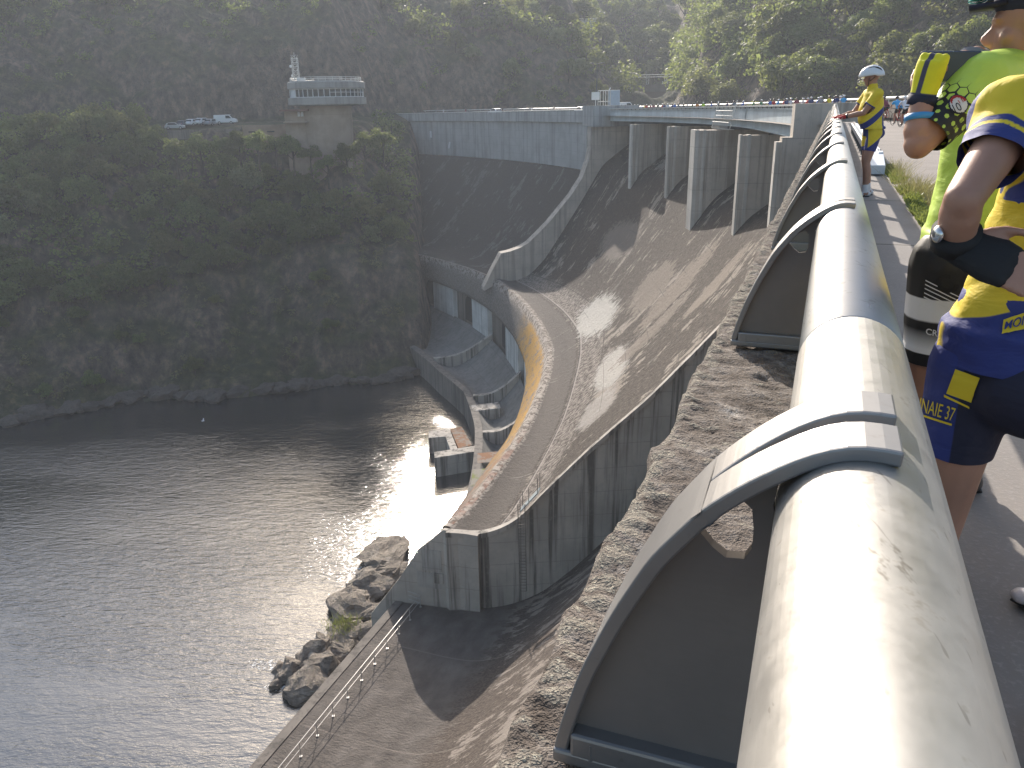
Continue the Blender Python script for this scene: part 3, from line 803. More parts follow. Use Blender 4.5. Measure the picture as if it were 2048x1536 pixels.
for a in (18.7, 21.1): cg.tube([pt(a, -0.6, gb(a) - 0.35), pt(a, -1.2, gt(a) + 0.9)], 0.045, 5)
cg.build('inspection_cage', M['rail_white'], br)

# ------------------------------------------------------------------ near parapet with its mossy top
def mat_moss():
    k = NT('mossy_parapet_concrete'); c = k.coord('Object'); h = k.n('ShaderNodeAttribute', attribute_name='moss').outputs['Fac']
    n1 = k.noise(c, 14, 5, 0.7); n2 = k.noise(c, 70, 3, 0.75); n3 = k.noise(c, 4, 4, 0.6); n4 = k.noise(c, 190, 2, 0.6)
    stone = k.ramp(n1, [(0.30, (0.055, 0.042, 0.034)), (0.46, (0.135, 0.112, 0.096)), (0.60, (0.23, 0.205, 0.185)), (0.72, (0.42, 0.39, 0.36))])
    stone = k.mix(k.step(n2, 0.50, 0.66), stone, (0.105, 0.086, 0.072))
    stone = k.mix(k.math('MULTIPLY', k.step(n3, 0.54, 0.66), 0.55), stone, (0.13, 0.105, 0.09))
    moss = k.mix(n2, (0.085, 0.068, 0.055), (0.30, 0.275, 0.235))
    moss = k.mix(k.step(n4, 0.52, 0.68), moss, (0.36, 0.34, 0.28))
    col = k.mix(k.step(h, 0.15, 0.45), stone, moss)
    return k.done(k.bsdf(col, 0.97, k.bump(k.math('ADD', n2, k.math('ADD', n1, k.math('MULTIPLY', n4, 0.6))), 1.0, 0.012)))
M['moss'] = mat_moss()
near_par = tag(empty('parapet_ledge', sl(8, 0.1, 0)), 'thick concrete parapet with a rough mossy top carrying the metal handrail brackets', 'parapet')
def parapet(s0, s1, ns, dome_n, name):
    prof = [(-0.13, 0.0), (-0.13, 0.35), (-0.13, 0.66), (-0.115, 0.695)] + [(-0.10 + 0.37 * i / 17, 0.70) for i in range(18)] + [(0.283, 0.692), (0.293, 0.665), (0.297, 0.55), (0.297, 0.35), (0.297, -0.15), (0.23, -0.2), (0.22, -0.6)]
    L = np.array([p[0] for p in prof]); Zp = np.array([p[1] for p in prof])
    ss = np.linspace(s0, s1, ns)
    Lg, Sg = np.meshgrid(L, ss); Zg = np.broadcast_to(Zp, Lg.shape).copy()
    topm = np.clip((Zg - 0.60) / 0.08, 0, 1)
    rough = 0.007 * fbm(Sg * 9, Lg * 9, 1.3, 4, 0.6) + 0.004 * vnoise(Sg * 45, Lg * 45, 2.0)
    Zg = Zg + topm * (rough * 1.3 - 0.003)
    Lg = Lg + (1 - topm) * (Lg > 0.2) * 0.012 * fbm(Sg * 6, Zg * 6, 4.0, 4, 0.6) + topm * (Lg > 0.24) * 0.014 * fbm(Sg * 7, Zg * 7, 8.0, 3)
    moss = np.zeros_like(Zg)
    for i in range(dome_n):
        cs = s0 + (s1 - s0) * rng.random(); edge = rng.random()
        cl = 0.285 - 0.05 * rng.random() ** 1.5 if edge < 0.55 else rng.uniform(-0.08, 0.27)
        r = rng.uniform(0.005, 0.015) * (1.15 if edge < .55 else 1.0)
        i0 = np.searchsorted(ss, cs - 3 * r); i1 = np.searchsorted(ss, cs + 3 * r)
        if i1 <= i0: continue
        dd = np.hypot((Sg[i0:i1] - cs) / 1.2, Lg[i0:i1] - cl + 0.0 * Sg[i0:i1])
        d = np.clip(1 - (dd / r) ** 2, 0, None) ** 0.6
        hgt = d * r * 0.5 * (topm[i0:i1] > 0.3)
        Zg[i0:i1] = np.maximum(Zg[i0:i1], np.broadcast_to(Zp, (i1 - i0, len(L))) * 1.0 + hgt * 1.0) if False else Zg[i0:i1] + np.maximum(hgt - moss[i0:i1] * r * 0.5, 0)
        moss[i0:i1] = np.maximum(moss[i0:i1], d)
    return grid(name, sln(Sg, Lg, Zg), M['moss'], near_par, attrs={'moss': moss}, flip=False)
parapet(-3.0, 0.2, 60, 40, 'mossy_top')
parapet(0.2, 9.0, 1200, 1100, 'mossy_top')
parapet(9.0, 57.4, 900, 900, 'mossy_top')

# ------------------------------------------------------------------ handrail: tube on cast brackets
def mat_alu(name, col, rough, met=1.0, dirt=0.5):
    k = NT(name); c = k.coord('Object')
    s = k.mapv(c, (1, 1, 1))
    n1 = k.noise(c, 3.5, 5, 0.65); n2 = k.noise(c, 40, 3, 0.7); n3 = k.noise(k.mapv(c, (40, 3, 160), rot=(0, 0, -HD)), 1.0, 2, 0.5)
    cc = k.mix(k.step(n1, 0.35, 0.7), col, tuple(q * 0.86 for q in col))
    cc = k.mix(k.math('MULTIPLY', k.step(n2, 0.62, 0.74), dirt * 0.6), cc, (0.18, 0.16, 0.13))
    r = k.math('ADD', rough, k.math('MULTIPLY', k.math('SUBTRACT', n1, 0.5), 0.25))
    return k.done(k.bsdf(cc, r, k.bump(k.math('ADD', n3, k.math('MULTIPLY', n2, 0.5)), 0.06, 0.004), Metallic=met))
def mat_tube():
    k = NT('brushed_aluminium_tube'); c = k.coord('Object')
    n1 = k.noise(c, 2.2, 5, 0.65); n2 = k.noise(c, 24, 4, 0.75); n3 = k.noise(k.mapv(c, (60, 4, 220), rot=(0, 0, -HD)), 1.0, 2, 0.5)
    n4 = k.noise(k.mapv(c, (7, 1.6, 7), rot=(0, 0, HD)), 1.0, 4, 0.7)
    col = k.mix(n1, (0.43, 0.42, 0.40), (0.53, 0.52, 0.50))
    col = k.mix(k.math('MULTIPLY', k.step(n2, 0.60, 0.70), 0.6), col, (0.30, 0.27, 0.23))
    col = k.mix(k.math('MULTIPLY', k.step(n4, 0.58, 0.72), 0.35), col, (0.42, 0.37, 0.27))
    sc_ = k.noise(k.mapv(c, (150, 9, 150), rot=(0, 0, HD)), 1.0, 2, 0.5); n5 = k.noise(k.mapv(c, (16, 7, 16), rot=(0, 0, HD)), 1.0, 5, 0.8)
    col = k.mix(k.math('MULTIPLY', k.step(sc_, 0.70, 0.74), 0.5), col, (0.22, 0.20, 0.18))
    col = k.mix(k.math('MULTIPLY', k.step(n5, 0.64, 0.70), 0.65), col, (0.20, 0.18, 0.15))
    r = k.math('ADD', 0.45, k.math('MULTIPLY', k.math('SUBTRACT', n2, 0.5), 0.3))
    return k.done(k.bsdf(col, r, k.bump(k.math('ADD', n3, n2), 0.05, 0.003), Metallic=0.85))
M['tube'] = mat_tube(); M['cast'] = mat_alu('cast_aluminium', (0.29, 0.285, 0.285), 0.45, 0.7, 0.5); M['web'] = mat_alu('dull_cast_web', (0.20, 0.178, 0.165), 0.6, 0.25, 0.5)
rail = tag(empty('handrail', sl(0, -0.057, 0.7)), 'thick silver metal tube handrail on arched cast brackets along the mossy parapet', 'handrail')
TL, TZ, TR = -0.057, 1.054, 0.07
joints = [-2.2, 1.14, 7.1, 13.1, 19.1, 25.1, 31.1, 37.1, 43.1, 49.1, 57.2]
for a, b in zip(joints[:-1], joints[1:]):
    mb = MB()
    pts = [sl(s, TL, TZ) for s in (a + 0.0015, a + 0.004, b - 0.004, b - 0.0015)]
    mb.tube(pts, [TR - 0.003, TR, TR, TR - 0.003], 48); mb.build('tube', M['tube'], rail, smooth=False)
    me = COL.objects[-1].data
    for p in me.polygons: p.use_smooth = len(p.vertices) == 4
mb = MB()
for a in joints[1:-1]: mb.tube([sl(a - 0.05, TL, TZ), sl(a + 0.05, TL, TZ)], TR - 0.004, 32)
mb.build('tube_sleeve', M['cast'], rail, smooth=True)

oc = [(-0.080, 1.1355), (-0.056, 1.1385), (-0.03, 1.134), (0.0, 1.118), (0.038, 1.090), (0.076, 1.054), (0.12, 0.994), (0.157, 0.918), (0.190, 0.836), (0.211, 0.762), (0.221, 0.715)]
# resample smoothly
def catmull(P, n):
    P = np.array(P, float); t = np.concatenate([[0], np.cumsum(np.hypot(*np.diff(P, axis=0).T))]); q = np.linspace(0, t[-1], n)
    out = np.stack([np.interp(q, t, P[:, i]) for i in range(P.shape[1])], 1)
    for _ in range(2): out[1:-1] = (out[:-2] + 2 * out[1:-1] + out[2:]) / 4
    return out
OC = catmull(oc, 40)
def make_bracket(s):
    b = MB(); n = len(OC)
    nor = np.gradient(OC, axis=0); nor = np.stack([nor[:, 1], -nor[:, 0]], 1); nor /= np.linalg.norm(nor, axis=1)[:, None]   # points inward/down
    if nor[0][1] > 0: nor = -nor
    thk = np.interp(np.arange(n), [0, 5, 18, n - 1], [0.014, 0.014, 0.016, 0.015])
    def flange(i0, i1, sa, sb):
        V = []; F = []
        for i in range(i0, i1 + 1):
            o = OC[i]; q = OC[i] + nor[i] * thk[i]
            a_ = sa(i); b_ = sb(i)
            V += [sl(s + a_, o[0], o[1]), sl(s + b_, o[0], o[1]), sl(s + b_, q[0], q[1]), sl(s + a_, q[0], q[1])]
        m = i1 - i0
        for i in range(m):
            for j in range(4): F.append((4 * i + j, 4 * i + (j + 1) % 4, 4 * i + 4 + (j + 1) % 4, 4 * i + 4 + j))
        F += [(3, 2, 1, 0), (4 * m, 4 * m + 1, 4 * m + 2, 4 * m + 3)]
        b.add(V, F)
    half = lambda i: float(np.interp(i, [0, 8, 20, n - 1], [0.072, 0.070, 0.058, 0.046]))
    slot = 13
    gap = lambda i: float(np.interp(i, [0, 7, slot], [0.012, 0.009, 0.0004]))
    flange(0, slot, lambda i: -half(i), lambda i: -gap(i)); flange(0, slot, lambda i: gap(i), lambda i: half(i)); flange(slot, n - 1, lambda i: -half(i), lambda i: half(i))
    o = b.build('bracket', M['cast'], rail, recalc=True, bevel=0.0025)
    # web plate with its opening
    bm = bmesh.new()
    inner = [(OC[i] + nor[i] * (thk[i] - 0.002)) for i in range(4, n)]
    loop = [tuple(p) for p in inner] + [(0.205, 0.712), (0.05, 0.712), (-0.05, 0.712), (-0.05, TZ - TR - 0.004)]
    for i in range(9):
        q = math.radians(-85 + 135 * i / 8); loop.append((TL + (TR + 0.002) * math.cos(q), TZ + (TR + 0.002) * math.sin(q)))
    hole = []
    hc = [(0.082, 1.017), (0.058, 1.045), (0.043, 1.053), (0.033, 1.045), (0.030, 1.025), (0.030, 1.004), (0.036, 0.992), (0.053, 0.990), (0.066, 0.999)]
    vo = [bm.verts.new(sl(s - 0.030, l, z)) for l, z in loop]; vh = [bm.verts.new(sl(s - 0.030, l, z)) for l, z in hc]
    ed = [bm.edges.new((vo[i], vo[(i + 1) % len(vo)])) for i in range(len(vo))] + [bm.edges.new((vh[i], vh[(i + 1) % len(vh)])) for i in range(len(vh))]
    bmesh.ops.triangle_fill(bm, use_beauty=True, use_dissolve=False, edges=ed)
    r = bmesh.ops.extrude_face_region(bm, geom=list(bm.faces))
    bmesh.ops.translate(bm, verts=[v for v in r['geom'] if isinstance(v, bmesh.types.BMVert)], vec=TV * 0.014)
    bmesh.ops.recalc_face_normals(bm, faces=bm.faces)
    me = bpy.data.meshes.new('web'); bm.to_mesh(me); bm.free(); me.materials.append(M['web'])
    wo_ = bpy.data.objects.new('web', me); COL.objects.link(wo_); wo_.parent = o
    bp = MB(); bp.box(sl(s, 0.085, 0.716), (0.27, 0.10, 0.018), ax=(NV, TV, ZV)); bp.box(sl(s - 0.03, 0.09, 0.735), (0.22, 0.04, 0.03), ax=(NV, TV, ZV))
    bpo = bp.build('base_plate', M['cast'], o, bevel=0.004)
    bo = MB()
    for ds, l in ((0.028, 0.165), (0.028, 0.03), (-0.04, 0.175)):
        bo.tube([sl(s + ds, l, 0.72), sl(s + ds, l, 0.742)], 0.011, 6)
    bo.build('bolt', M['cast'], o)
    cl = MB(); cl.tube([sl(s - 0.02, 0.022, 1.04), sl(s + 0.02, 0.022, 1.04)], 0.011, 8); cl.build('clamp_pin', M['rail_white'], o)
    return o
b0 = make_bracket(0.72)
for i in range(-1, 33):
    if i == 0: continue
    d = TV * (1.71 * i)
    c = b0.copy(); COL.objects.link(c); c.location = b0.location + d
    for ch in b0.children:
        q = ch.copy(); COL.objects.link(q); q.parent = c
# ------------------------------------------------------------------ terrain
AZ = [-60, -50, -34, -20, -11, -8, -6.6, -6.0, -5, 0, 4, 6, 8, 11, 13, 17, 24, 30, 45]
PR = [
 [(150, -52), (170, -47), (178, -41), (192, -30), (210, -14), (228, -3), (240, -1), (255, 14), (280, 32), (320, 50), (420, 70)],
 [(150, -52), (163, -47), (170, -41), (185, -31), (205, -15), (225, -3), (237, -1), (250, 14), (275, 32), (310, 50), (420, 70)],
 [(138, -52), (148, -46.6), (154, -43), (168, -34), (185, -20), (202, -7), (215, -2.5), (228, -2), (240, 10), (262, 28), (300, 44), (420, 66)],
 [(132, -52), (142, -46.6), (149, -43), (160, -34), (175, -20), (190, -8), (198, -3), (222, -2), (230, 10), (245, 24), (280, 40), (420, 64)],
 [(130, -52), (140, -46.6), (146, -42), (157, -32), (170, -20), (179, -11), (192, -3), (222, -1.5), (228, 13), (240, 27), (275, 40), (420, 64)],
 [(134, -52), (143, -46.6), (150, -40), (161, -29), (176, -20), (192, -13), (213, -6), (225, -2), (233, -0.8), (241, 13), (256, 28), (290, 41), (420, 62)],
 [(136, -52), (146, -46.6), (155, -38), (166, -29), (182, -21), (200, -14), (218, -6), (228, -2), (234, -0.8), (242, 12), (257, 27), (292, 41), (420, 62)],
 [(138, -54), (150, -52), (162, -42), (180, -33), (200, -24), (220, -14), (230, -6), (236, -1.5), (244, 11), (258, 26), (295, 40), (420, 62)],
 [(138, -56), (150, -56), (170, -55), (190, -50), (210, -45), (225, -40), (236, -30), (240, -1.5), (248, 11), (262, 26), (300, 40), (420, 62)],
 [(138, -56), (150, -56), (170, -55), (190, -50), (210, -45), (225, -40), (238, -30), (242, -1.5), (250, 11), (264, 25), (300, 38), (420, 62)],
 [(130, -56), (140, -56), (150, -55), (170, -50), (190, -45), (212, -40), (218, -30), (226, -1.5), (243, 0), (256, 11), (276, 26), (420, 60)],
 [(130, -56), (140, -56), (150, -55), (165, -50), (175, -45), (184, -30), (190, -3), (238, -1.5), (252, 4), (263, 9), (300, 10), (420, 60)],
 [(120, -56), (130, -56), (140, -55), (150, -50), (158, -30), (166, -3), (200, -3), (255, -1.5), (262, 0.5), (300, 5), (335, 16), (420, 60)],
 [(100, -56), (110, -56), (120, -50), (130, -40), (140, -30), (148, -3), (200, -3), (255, -1.5), (262, 0.5), (300, 5), (335, 16), (420, 58)],
 [(90, -56), (100, -50), (110, -40), (118, -30), (124, -20), (130, -3), (180, -3), (222, -2.5), (238, 3), (262, 16), (300, 34), (420, 62)],
 [(70, -56), (80, -50), (88, -40), (94, -20), (100, -10), (106, -3), (150, -3), (186, -2.5), (200, 3), (226, 17), (262, 34), (420, 64)],
 [(50, -56), (60, -30), (66, -20), (72, -10), (78, -6), (84, -3), (130, -3), (162, -2.5), (176, 3), (202, 17), (238, 34), (420, 66)],
 [(50, -40), (55, -30), (60, -20), (66, -10), (70, -6), (74, -3), (110, -3), (148, -2.5), (162, 3), (188, 17), (224, 34), (420, 66)],
 [(50, -20), (55, -20), (60, -10), (66, -8), (70, -6), (74, -3), (110, -3), (145, -2.5), (158, 3), (184, 17), (220, 34), (420, 66)],
]
def _prof(az, dd):
    az = float(np.clip(az, -60, 45)); i = int(np.clip(np.searchsorted(AZ, az) - 1, 0, len(AZ) - 2)); f = (az - AZ[i]) / (AZ[i + 1] - AZ[i])
    if AZ[i] >= -11 and AZ[i + 1] <= 6: pass
    # blend the profiles in stretched form so the shore and terraces line up
    A = np.array(PR[i], float); B = np.array(PR[i + 1], float); k = 40; t = np.linspace(0, 1, k)
    if len(A) != len(B):
        ta = np.linspace(0, 1, len(A)); tb = np.linspace(0, 1, len(B))
        A = np.stack([np.interp(t, ta, A[:, 0]), np.interp(t, ta, A[:, 1])], 1); B = np.stack([np.interp(t, tb, B[:, 0]), np.interp(t, tb, B[:, 1])], 1)
    C_ = A * (1 - f) + B * f
    return np.interp(dd, C_[:, 0], C_[:, 1])
def rough_at(x, y, z):
    amp = np.clip((np.asarray(z) + 49) / 6, 0, 1)
    fl = 1 - np.exp(-((np.asarray(z) + 2.0) / 2.2) ** 2) * 0.85
    return amp * fl * (2.8 * fbm(x * 0.045, y * 0.045, 3.0, 3, 0.5) + 1.5 * fbm(x * 0.17, y * 0.17, 9.0, 4, 0.55) + 1.6 * (0.5 - np.abs(fbm(x * 0.10, y * 0.10, 5.0, 3, 0.55))))
def ground(x, y):
    d = math.hypot(x, y); az = math.degrees(math.atan2(x, y)); z = float(_prof(az, np.array([d]))[0])
    return z + float(rough_at(np.array([x]), np.array([y]), np.array([z]))[0])
azs = np.concatenate([np.linspace(-60, -36, 25), np.linspace(-35.7, 20, 240), np.linspace(20.5, 45, 50)])
ds = np.concatenate([np.linspace(50, 128, 12), np.linspace(130, 300, 150), np.linspace(303, 420, 30)])
Zt = np.stack([_prof(a, ds) for a in azs]); Xt = np.sin(np.radians(azs))[:, None] * ds[None]; Yt = np.cos(np.radians(azs))[:, None] * ds[None]
Zt = Zt + rough_at(Xt, Yt, Zt)
def mat_ground():
    k = NT('hillside_ground'); c = k.coord('Object'); g = k.n('ShaderNodeNewGeometry'); nz = k.sep(g.outputs['Normal'])[2]
    n1 = k.noise(c, 0.07, 5, 0.6); n2 = k.noise(k.mapv(c, (0.55, 0.55, 0.26)), 1.0, 6, 0.68); n3 = k.noise(c, 2.5, 3, 0.7)
    rock = k.ramp(n2, [(0.32, (0.034, 0.029, 0.025)), (0.5, (0.12, 0.092, 0.072)), (0.70, (0.31, 0.22, 0.16))])
    grass = k.ramp(n2, [(0.3, (0.022, 0.032, 0.013)), (0.55, (0.060, 0.066, 0.026)), (0.78, (0.20, 0.15, 0.07))])
    f = k.math('MULTIPLY', k.step(nz, 0.50, 0.80), k.step(n1, 0.36, 0.52))
    col = k.mix(f, rock, grass)
    col = k.mix(k.math('MULTIPLY', k.step(n3, 0.5, 0.7), 0.4), col, (0.04, 0.038, 0.034))
    return k.done(k.bsdf(col, 0.95, k.bump(k.math('ADD', n2, n3), 1.0, 0.7)))
M['ground'] = mat_ground()
tag(grid('hillside', np.stack([Xt, Yt, Zt], -1), M['ground'], smooth=False, flip=True), kind='structure')
# plain ground far out, to the horizon
mb = MB(); r_out = 3000
P = []
qa = np.linspace(-60, 45, 22)
for a in qa:
    z = float(_prof(a, np.array([420.0]))[0]); P += [(419 * math.sin(RAD(a)), 419 * math.cos(RAD(a)), z - 2), (900 * math.sin(RAD(a)), 900 * math.cos(RAD(a)), 60), (r_out * math.sin(RAD(a)), r_out * math.cos(RAD(a)), 30)]
mb.add(P, [(3 * i + j, 3 * i + 3 + j, 3 * i + 4 + j, 3 * i + 1 + j) for i in range(21) for j in range(2)])
tag(mb.build('distant_hills', M['ground'], recalc=True), kind='structure')

# ------------------------------------------------------------------ river
def mat_water():
    k = NT('river_water'); c = k.coord('Object')
    wv = k.noise(k.mapv(c, (0.7, 2.0, 1), rot=(0, 0, 0.12)), 0.85, 3, 0.55, 0.4); w2 = k.noise(k.mapv(c, (0.75, 2.1, 1), rot=(0, 0, -0.15)), 2.4, 3, 0.6, 0.3); w3 = k.noise(c, 7.0, 2, 0.6)
    lg = k.noise(k.mapv(c, (1, 2.2, 1), rot=(0, 0, 0.3)), 0.028, 4, 0.6)
    amp = k.math('ADD', 0.50, k.math('MULTIPLY', k.step(lg, 0.36, 0.64), 0.55))
    # calmer in the lee of the far bank
    h = k.math('MULTIPLY', k.math('ADD', k.math('ADD', wv, k.math('MULTIPLY', w2, 0.42)), k.math('MULTIPLY', w3, 0.10)), amp)
    return k.done(k.bsdf((0.020, 0.021, 0.024), 0.095, k.bump(h, 0.9, 0.105), IOR=2.6))
M['water'] = mat_water()
mb = MB(); mb.add([(-400, -120, WATER), (60, -120, WATER), (60, 240, WATER), (-400, 240, WATER)], [(0, 1, 2, 3)])
tag(mb.build('river', M['water']), kind='structure')
# river bed / bank under the near dam so nothing is open from the side
mb = MB(); mb.add([(-400, -120, -52), (200, -120, -52), (200, 300, -52), (-400, 300, -52)], [(0, 1, 2, 3)])
tag(mb.build('river_bed', M['ground']), kind='structure')

# ------------------------------------------------------------------ haze
mb = MB(); mb.box((0, 175, 20), (900, 640, 150))
hz = mb.build('haze', None)
k = NT('haze_air'); v = k.n('ShaderNodeVolumePrincipled'); v.inputs['Color'].default_value = (0.80, 0.88, 1.0, 1); v.inputs['Density'].default_value = 0.00032; v.inputs['Anisotropy'].default_value = 0.35
k.t.links.new(v.outputs[0], k.out.inputs['Volume']); hz.data.materials.append(k.mat)
tag(hz, 'thin bright haze in the air over the valley', 'haze', kind='stuff')
# ------------------------------------------------------------------ vegetation
def mat_leaf(name, a, b, trans=0.45):
    k = NT(name); oi = k.n('ShaderNodeObjectInfo'); c = k.coord('Object'); at_ = k.n('ShaderNodeAttribute', attribute_name='leafv').outputs['Fac']
    col = k.mix(at_, a, b)
    hs = k.n('ShaderNodeHueSaturation'); k.set(hs.inputs['Color'], col)
    k.set(hs.inputs['Hue'], k.math('ADD', 0.485, k.math('MULTIPLY', oi.outputs['Random'], 0.03)))
    k.set(hs.inputs['Value'], k.math('ADD', 0.55, k.math('MULTIPLY', oi.outputs['Random'], 1.0)))
    hs.inputs['Saturation'].default_value = 0.9
    d = k.bsdf(hs.outputs[0], 0.55); t = k.n('ShaderNodeBsdfTranslucent'); k.set(t.inputs[0], k.mix(0.5, hs.outputs[0], (0.30, 0.34, 0.06)))
    m = k.n('ShaderNodeMixShader'); m.inputs[0].default_value = trans
    k.t.links.new(d, m.inputs[1]); k.t.links.new(t.outputs[0], m.inputs[2])
    return k.done(m.outputs[0])
M['leaf_a'] = mat_leaf('dark_leaves', (0.034, 0.056, 0.018), (0.16, 0.21, 0.06), 0.6)
M['leaf_b'] = mat_leaf('mid_leaves', (0.060, 0.085, 0.026), (0.16, 0.20, 0.06), 0.62)
M['leaf_c'] = mat_leaf('olive_leaves', (0.085, 0.09, 0.032), (0.23, 0.22, 0.08), 0.62)
M['leaf_d'] = mat_leaf('pale_leaves', (0.095, 0.11, 0.055), (0.25, 0.27, 0.14), 0.6)
M['scrub'] = mat_leaf('dry_scrub_leaves', (0.060, 0.052, 0.026), (0.135, 0.112, 0.058), 0.3)
M['bark'] = plain('tree_bark', (0.075, 0.062, 0.050), 0.95, 0.35, 5.0)

def leaf_quads(P, Nn, size, rg, jit=0.6):
    """small quads at P, roughly facing Nn"""
    n = len(P)
    nn = Nn + rg.normal(0, jit, (n, 3)); nn /= np.linalg.norm(nn, axis=1)[:, None]
    r = rg.normal(0, 1, (n, 3)); u = np.cross(nn, r); u /= np.linalg.norm(u, axis=1)[:, None]; v = np.cross(nn, u)
    s = (size * rg.uniform(0.6, 1.3, n))[:, None]
    asp = rg.uniform(0.5, 0.9, n)[:, None]
    V = np.stack([P - u * s - v * s * asp * 0.3, P + v * s * asp * -1.0 + u * s * 0.1, P + u * s + v * s * asp * 0.25, P + v * s * asp + u * s * -0.1], 1)
    return V.reshape(-1, 3), np.arange(4 * n).reshape(n, 4)
def crown_mesh(name, seed, nleaf, lobes, shape=(1, 1, 0.95), size=0.075, mat=None):
    rg = np.random.default_rng(seed)
    L = []
    for i in range(lobes):
        d = rg.normal(0, 1, 3); d /= np.linalg.norm(d); d[2] = abs(d[2]) * 1.1 - 0.35
        rr = rg.uniform(0.35, 0.78)
        L.append((d * rr * np.array(shape), rg.uniform(0.22, 0.42)))
    L.append((np.array([0, 0, 0.1]), 0.5))
    w_ = np.array([l[1] ** 2 for l in L]); w_ /= w_.sum()
    pick = rg.choice(len(L), nleaf, p=w_)
    c = np.array([l[0] for l in L])[pick]; r = np.array([l[1] for l in L])[pick]
    d = rg.normal(0, 1, (nleaf, 3)); d /= np.linalg.norm(d, axis=1)[:, None]; d[:, 2] = np.where(d[:, 2] < -0.3, -d[:, 2], d[:, 2])
    rad = r * (rg.uniform(0.55, 1.05, nleaf))
    P = c + d * rad[:, None] * np.array([1, 1, 0.85])
    V, F = leaf_quads(P, d + np.array([0, 0, 0.5]), size, rg)
    lv = np.repeat(np.clip(rg.normal(0.45, 0.25, nleaf) + 0.25 * (rg.random(len(L))[pick] - 0.5), 0, 1), 4)
    me = mesh_np(name, V, F, [mat])
    a = me.attributes.new('leafv', 'FLOAT', 'POINT'); a.data.foreach_set('value', lv.astype(np.float32))
    return me
def trunk_mesh(name, seed):
    rg = np.random.default_rng(seed); mb = MB()
    mb.tube([(0, 0, -1.5), (0.02, 0.01, -0.8), (0.04, -0.02, -0.2), (0.0, 0.03, 0.4)], [0.075, 0.06, 0.045, 0.02], 7)
    for i in range(5):
        a = rg.uniform(0, 6.28); z = rg.uniform(-0.7, 0.0); r = rg.uniform(0.4, 0.7)
        mb.tube([(0.02, 0, z), (0.45 * r * math.cos(a), 0.45 * r * math.sin(a), z + 0.25), (r * math.cos(a), r * math.sin(a), z + 0.6)], [0.035, 0.022, 0.008], 5)
    o = mb.build(name, M['bark'], None, smooth=True, link=False); return o.data
CR = {}
for i in range(4): CR['a%d' % i] = crown_mesh('crown', 100 + i, 2800, 17 + i, (1, 1, 1.0), 0.052, M['leaf_a'])
for i in range(4): CR['b%d' % i] = crown_mesh('crown', 200 + i, 2800, 16 + i, (1, 1, 1.1), 0.050, M['leaf_b'])
for i in range(3): CR['c%d' % i] = crown_mesh('crown', 300 + i, 2600, 15 + i, (1, 1, 0.9), 0.052, M['leaf_c'])
for i in range(2): CR['d%d' % i] = crown_mesh('crown', 400 + i, 2600, 18 + i, (1, 1, 1.25), 0.048, M['leaf_d'])
TRK = [trunk_mesh('trunk', 900 + i) for i in range(3)]
TREES = []
def tree(x, y, r, kind, label, group, lift=1.0, squash=None, z=None):
    key = kind + str(rng.integers(0, {'a': 4, 'b': 4, 'c': 3, 'd': 2}[kind]))
    zz = ground(x, y) if z is None else z
    e = empty('tree', (x, y, zz)); tag(e, label, 'tree', group)
    c = bpy.data.objects.new('crown', CR[key]); COL.objects.link(c); c.parent = e
    sq = squash or rng.uniform(0.9, 1.25)
    c.scale = (r * rng.uniform(0.9, 1.1), r * rng.uniform(0.9, 1.1), r * sq); c.location = (0, 0, r * lift); c.rotation_euler = (rng.uniform(-.15, .15), rng.uniform(-.15, .15), rng.uniform(0, 6.28))
    t = bpy.data.objects.new('trunk', TRK[int(rng.integers(0, 3))]); COL.objects.link(t); t.parent = e; t.scale = (r, r, r * 1.05); t.location = (0, 0, r * lift)
    TREES.append(e); return e
def pol(az, d): return d * math.sin(RAD(az)), d * math.cos(RAD(az))
def scatter(n, azr, dr, rr, kinds, label, group, keep=None, minsep=0.75, lift=0.75):
    pts = []; tries = 0
    while len(pts) < n and tries < n * 60:
        tries += 1
        a = rng.uniform(*azr); d = math.sqrt(rng.uniform(dr[0] ** 2, dr[1] ** 2)); r = rng.uniform(*rr)
        if keep and not keep(a, d): continue
        x, y = pol(a, d)
        if any((x - q[0]) ** 2 + (y - q[1]) ** 2 < (minsep * (r + q[2])) ** 2 for q in pts): continue
        pts.append((x, y, r))
        tree(x, y, r, kinds[int(rng.integers(0, len(kinds)))], label, group, lift=lift)
    return pts
# far bank, wooded slope below the terrace
bare = lambda a, d: not (-23 < a < -8.8 and d > 183 - (8 if a > -13.5 else 0)) and not (-15 < a < -7.5 and d < 165) and not (a < -22 and d < 164) and not (-31 < a < -24 and 168 < d < 180)
scatter(100, (-37, -8.0), (164, 197), (2.6, 4.9), 'aabbbcd', 'leafy tree in the shaded wood on the steep far bank below the control tower', 'trees on the far bank slope', bare, 0.46, 0.45)
scatter(26, (-37, -17), (186, 214), (3.0, 4.6), 'bbcc', 'sunlit yellowish green tree at the top of the far bank in front of the terrace', 'trees along the terrace edge',
        lambda a, d: not (-23 < a < -11.5), 0.5, 0.5)
scatter(14, (-37, -8), (148, 168), (1.5, 2.6), 'aac', 'low dark bush tree growing among rocks near the far waterline', 'bushes near the far waterline', None, 0.8)
# hill above the terrace and cliff
scatter(32, (-37, 4), (250, 292), (3.0, 5.0), 'aabcd', 'tree high on the hazy hill above the dark cliff behind the control tower', 'trees above the cliff', None, 0.6)
scatter(24, (-4, 6.5), (247, 285), (2.4, 4.2), 'bbcd', 'light green tree on the rocky spur behind the far end of the dam', 'trees on the rocky spur', None, 0.6)
# side valley behind the dam
scatter(24, (4.5, 13.5), (312, 372), (4.5, 7.0), 'aaab', 'dark tree in the deep side valley behind the substation', 'trees in the side valley', None, 0.55)
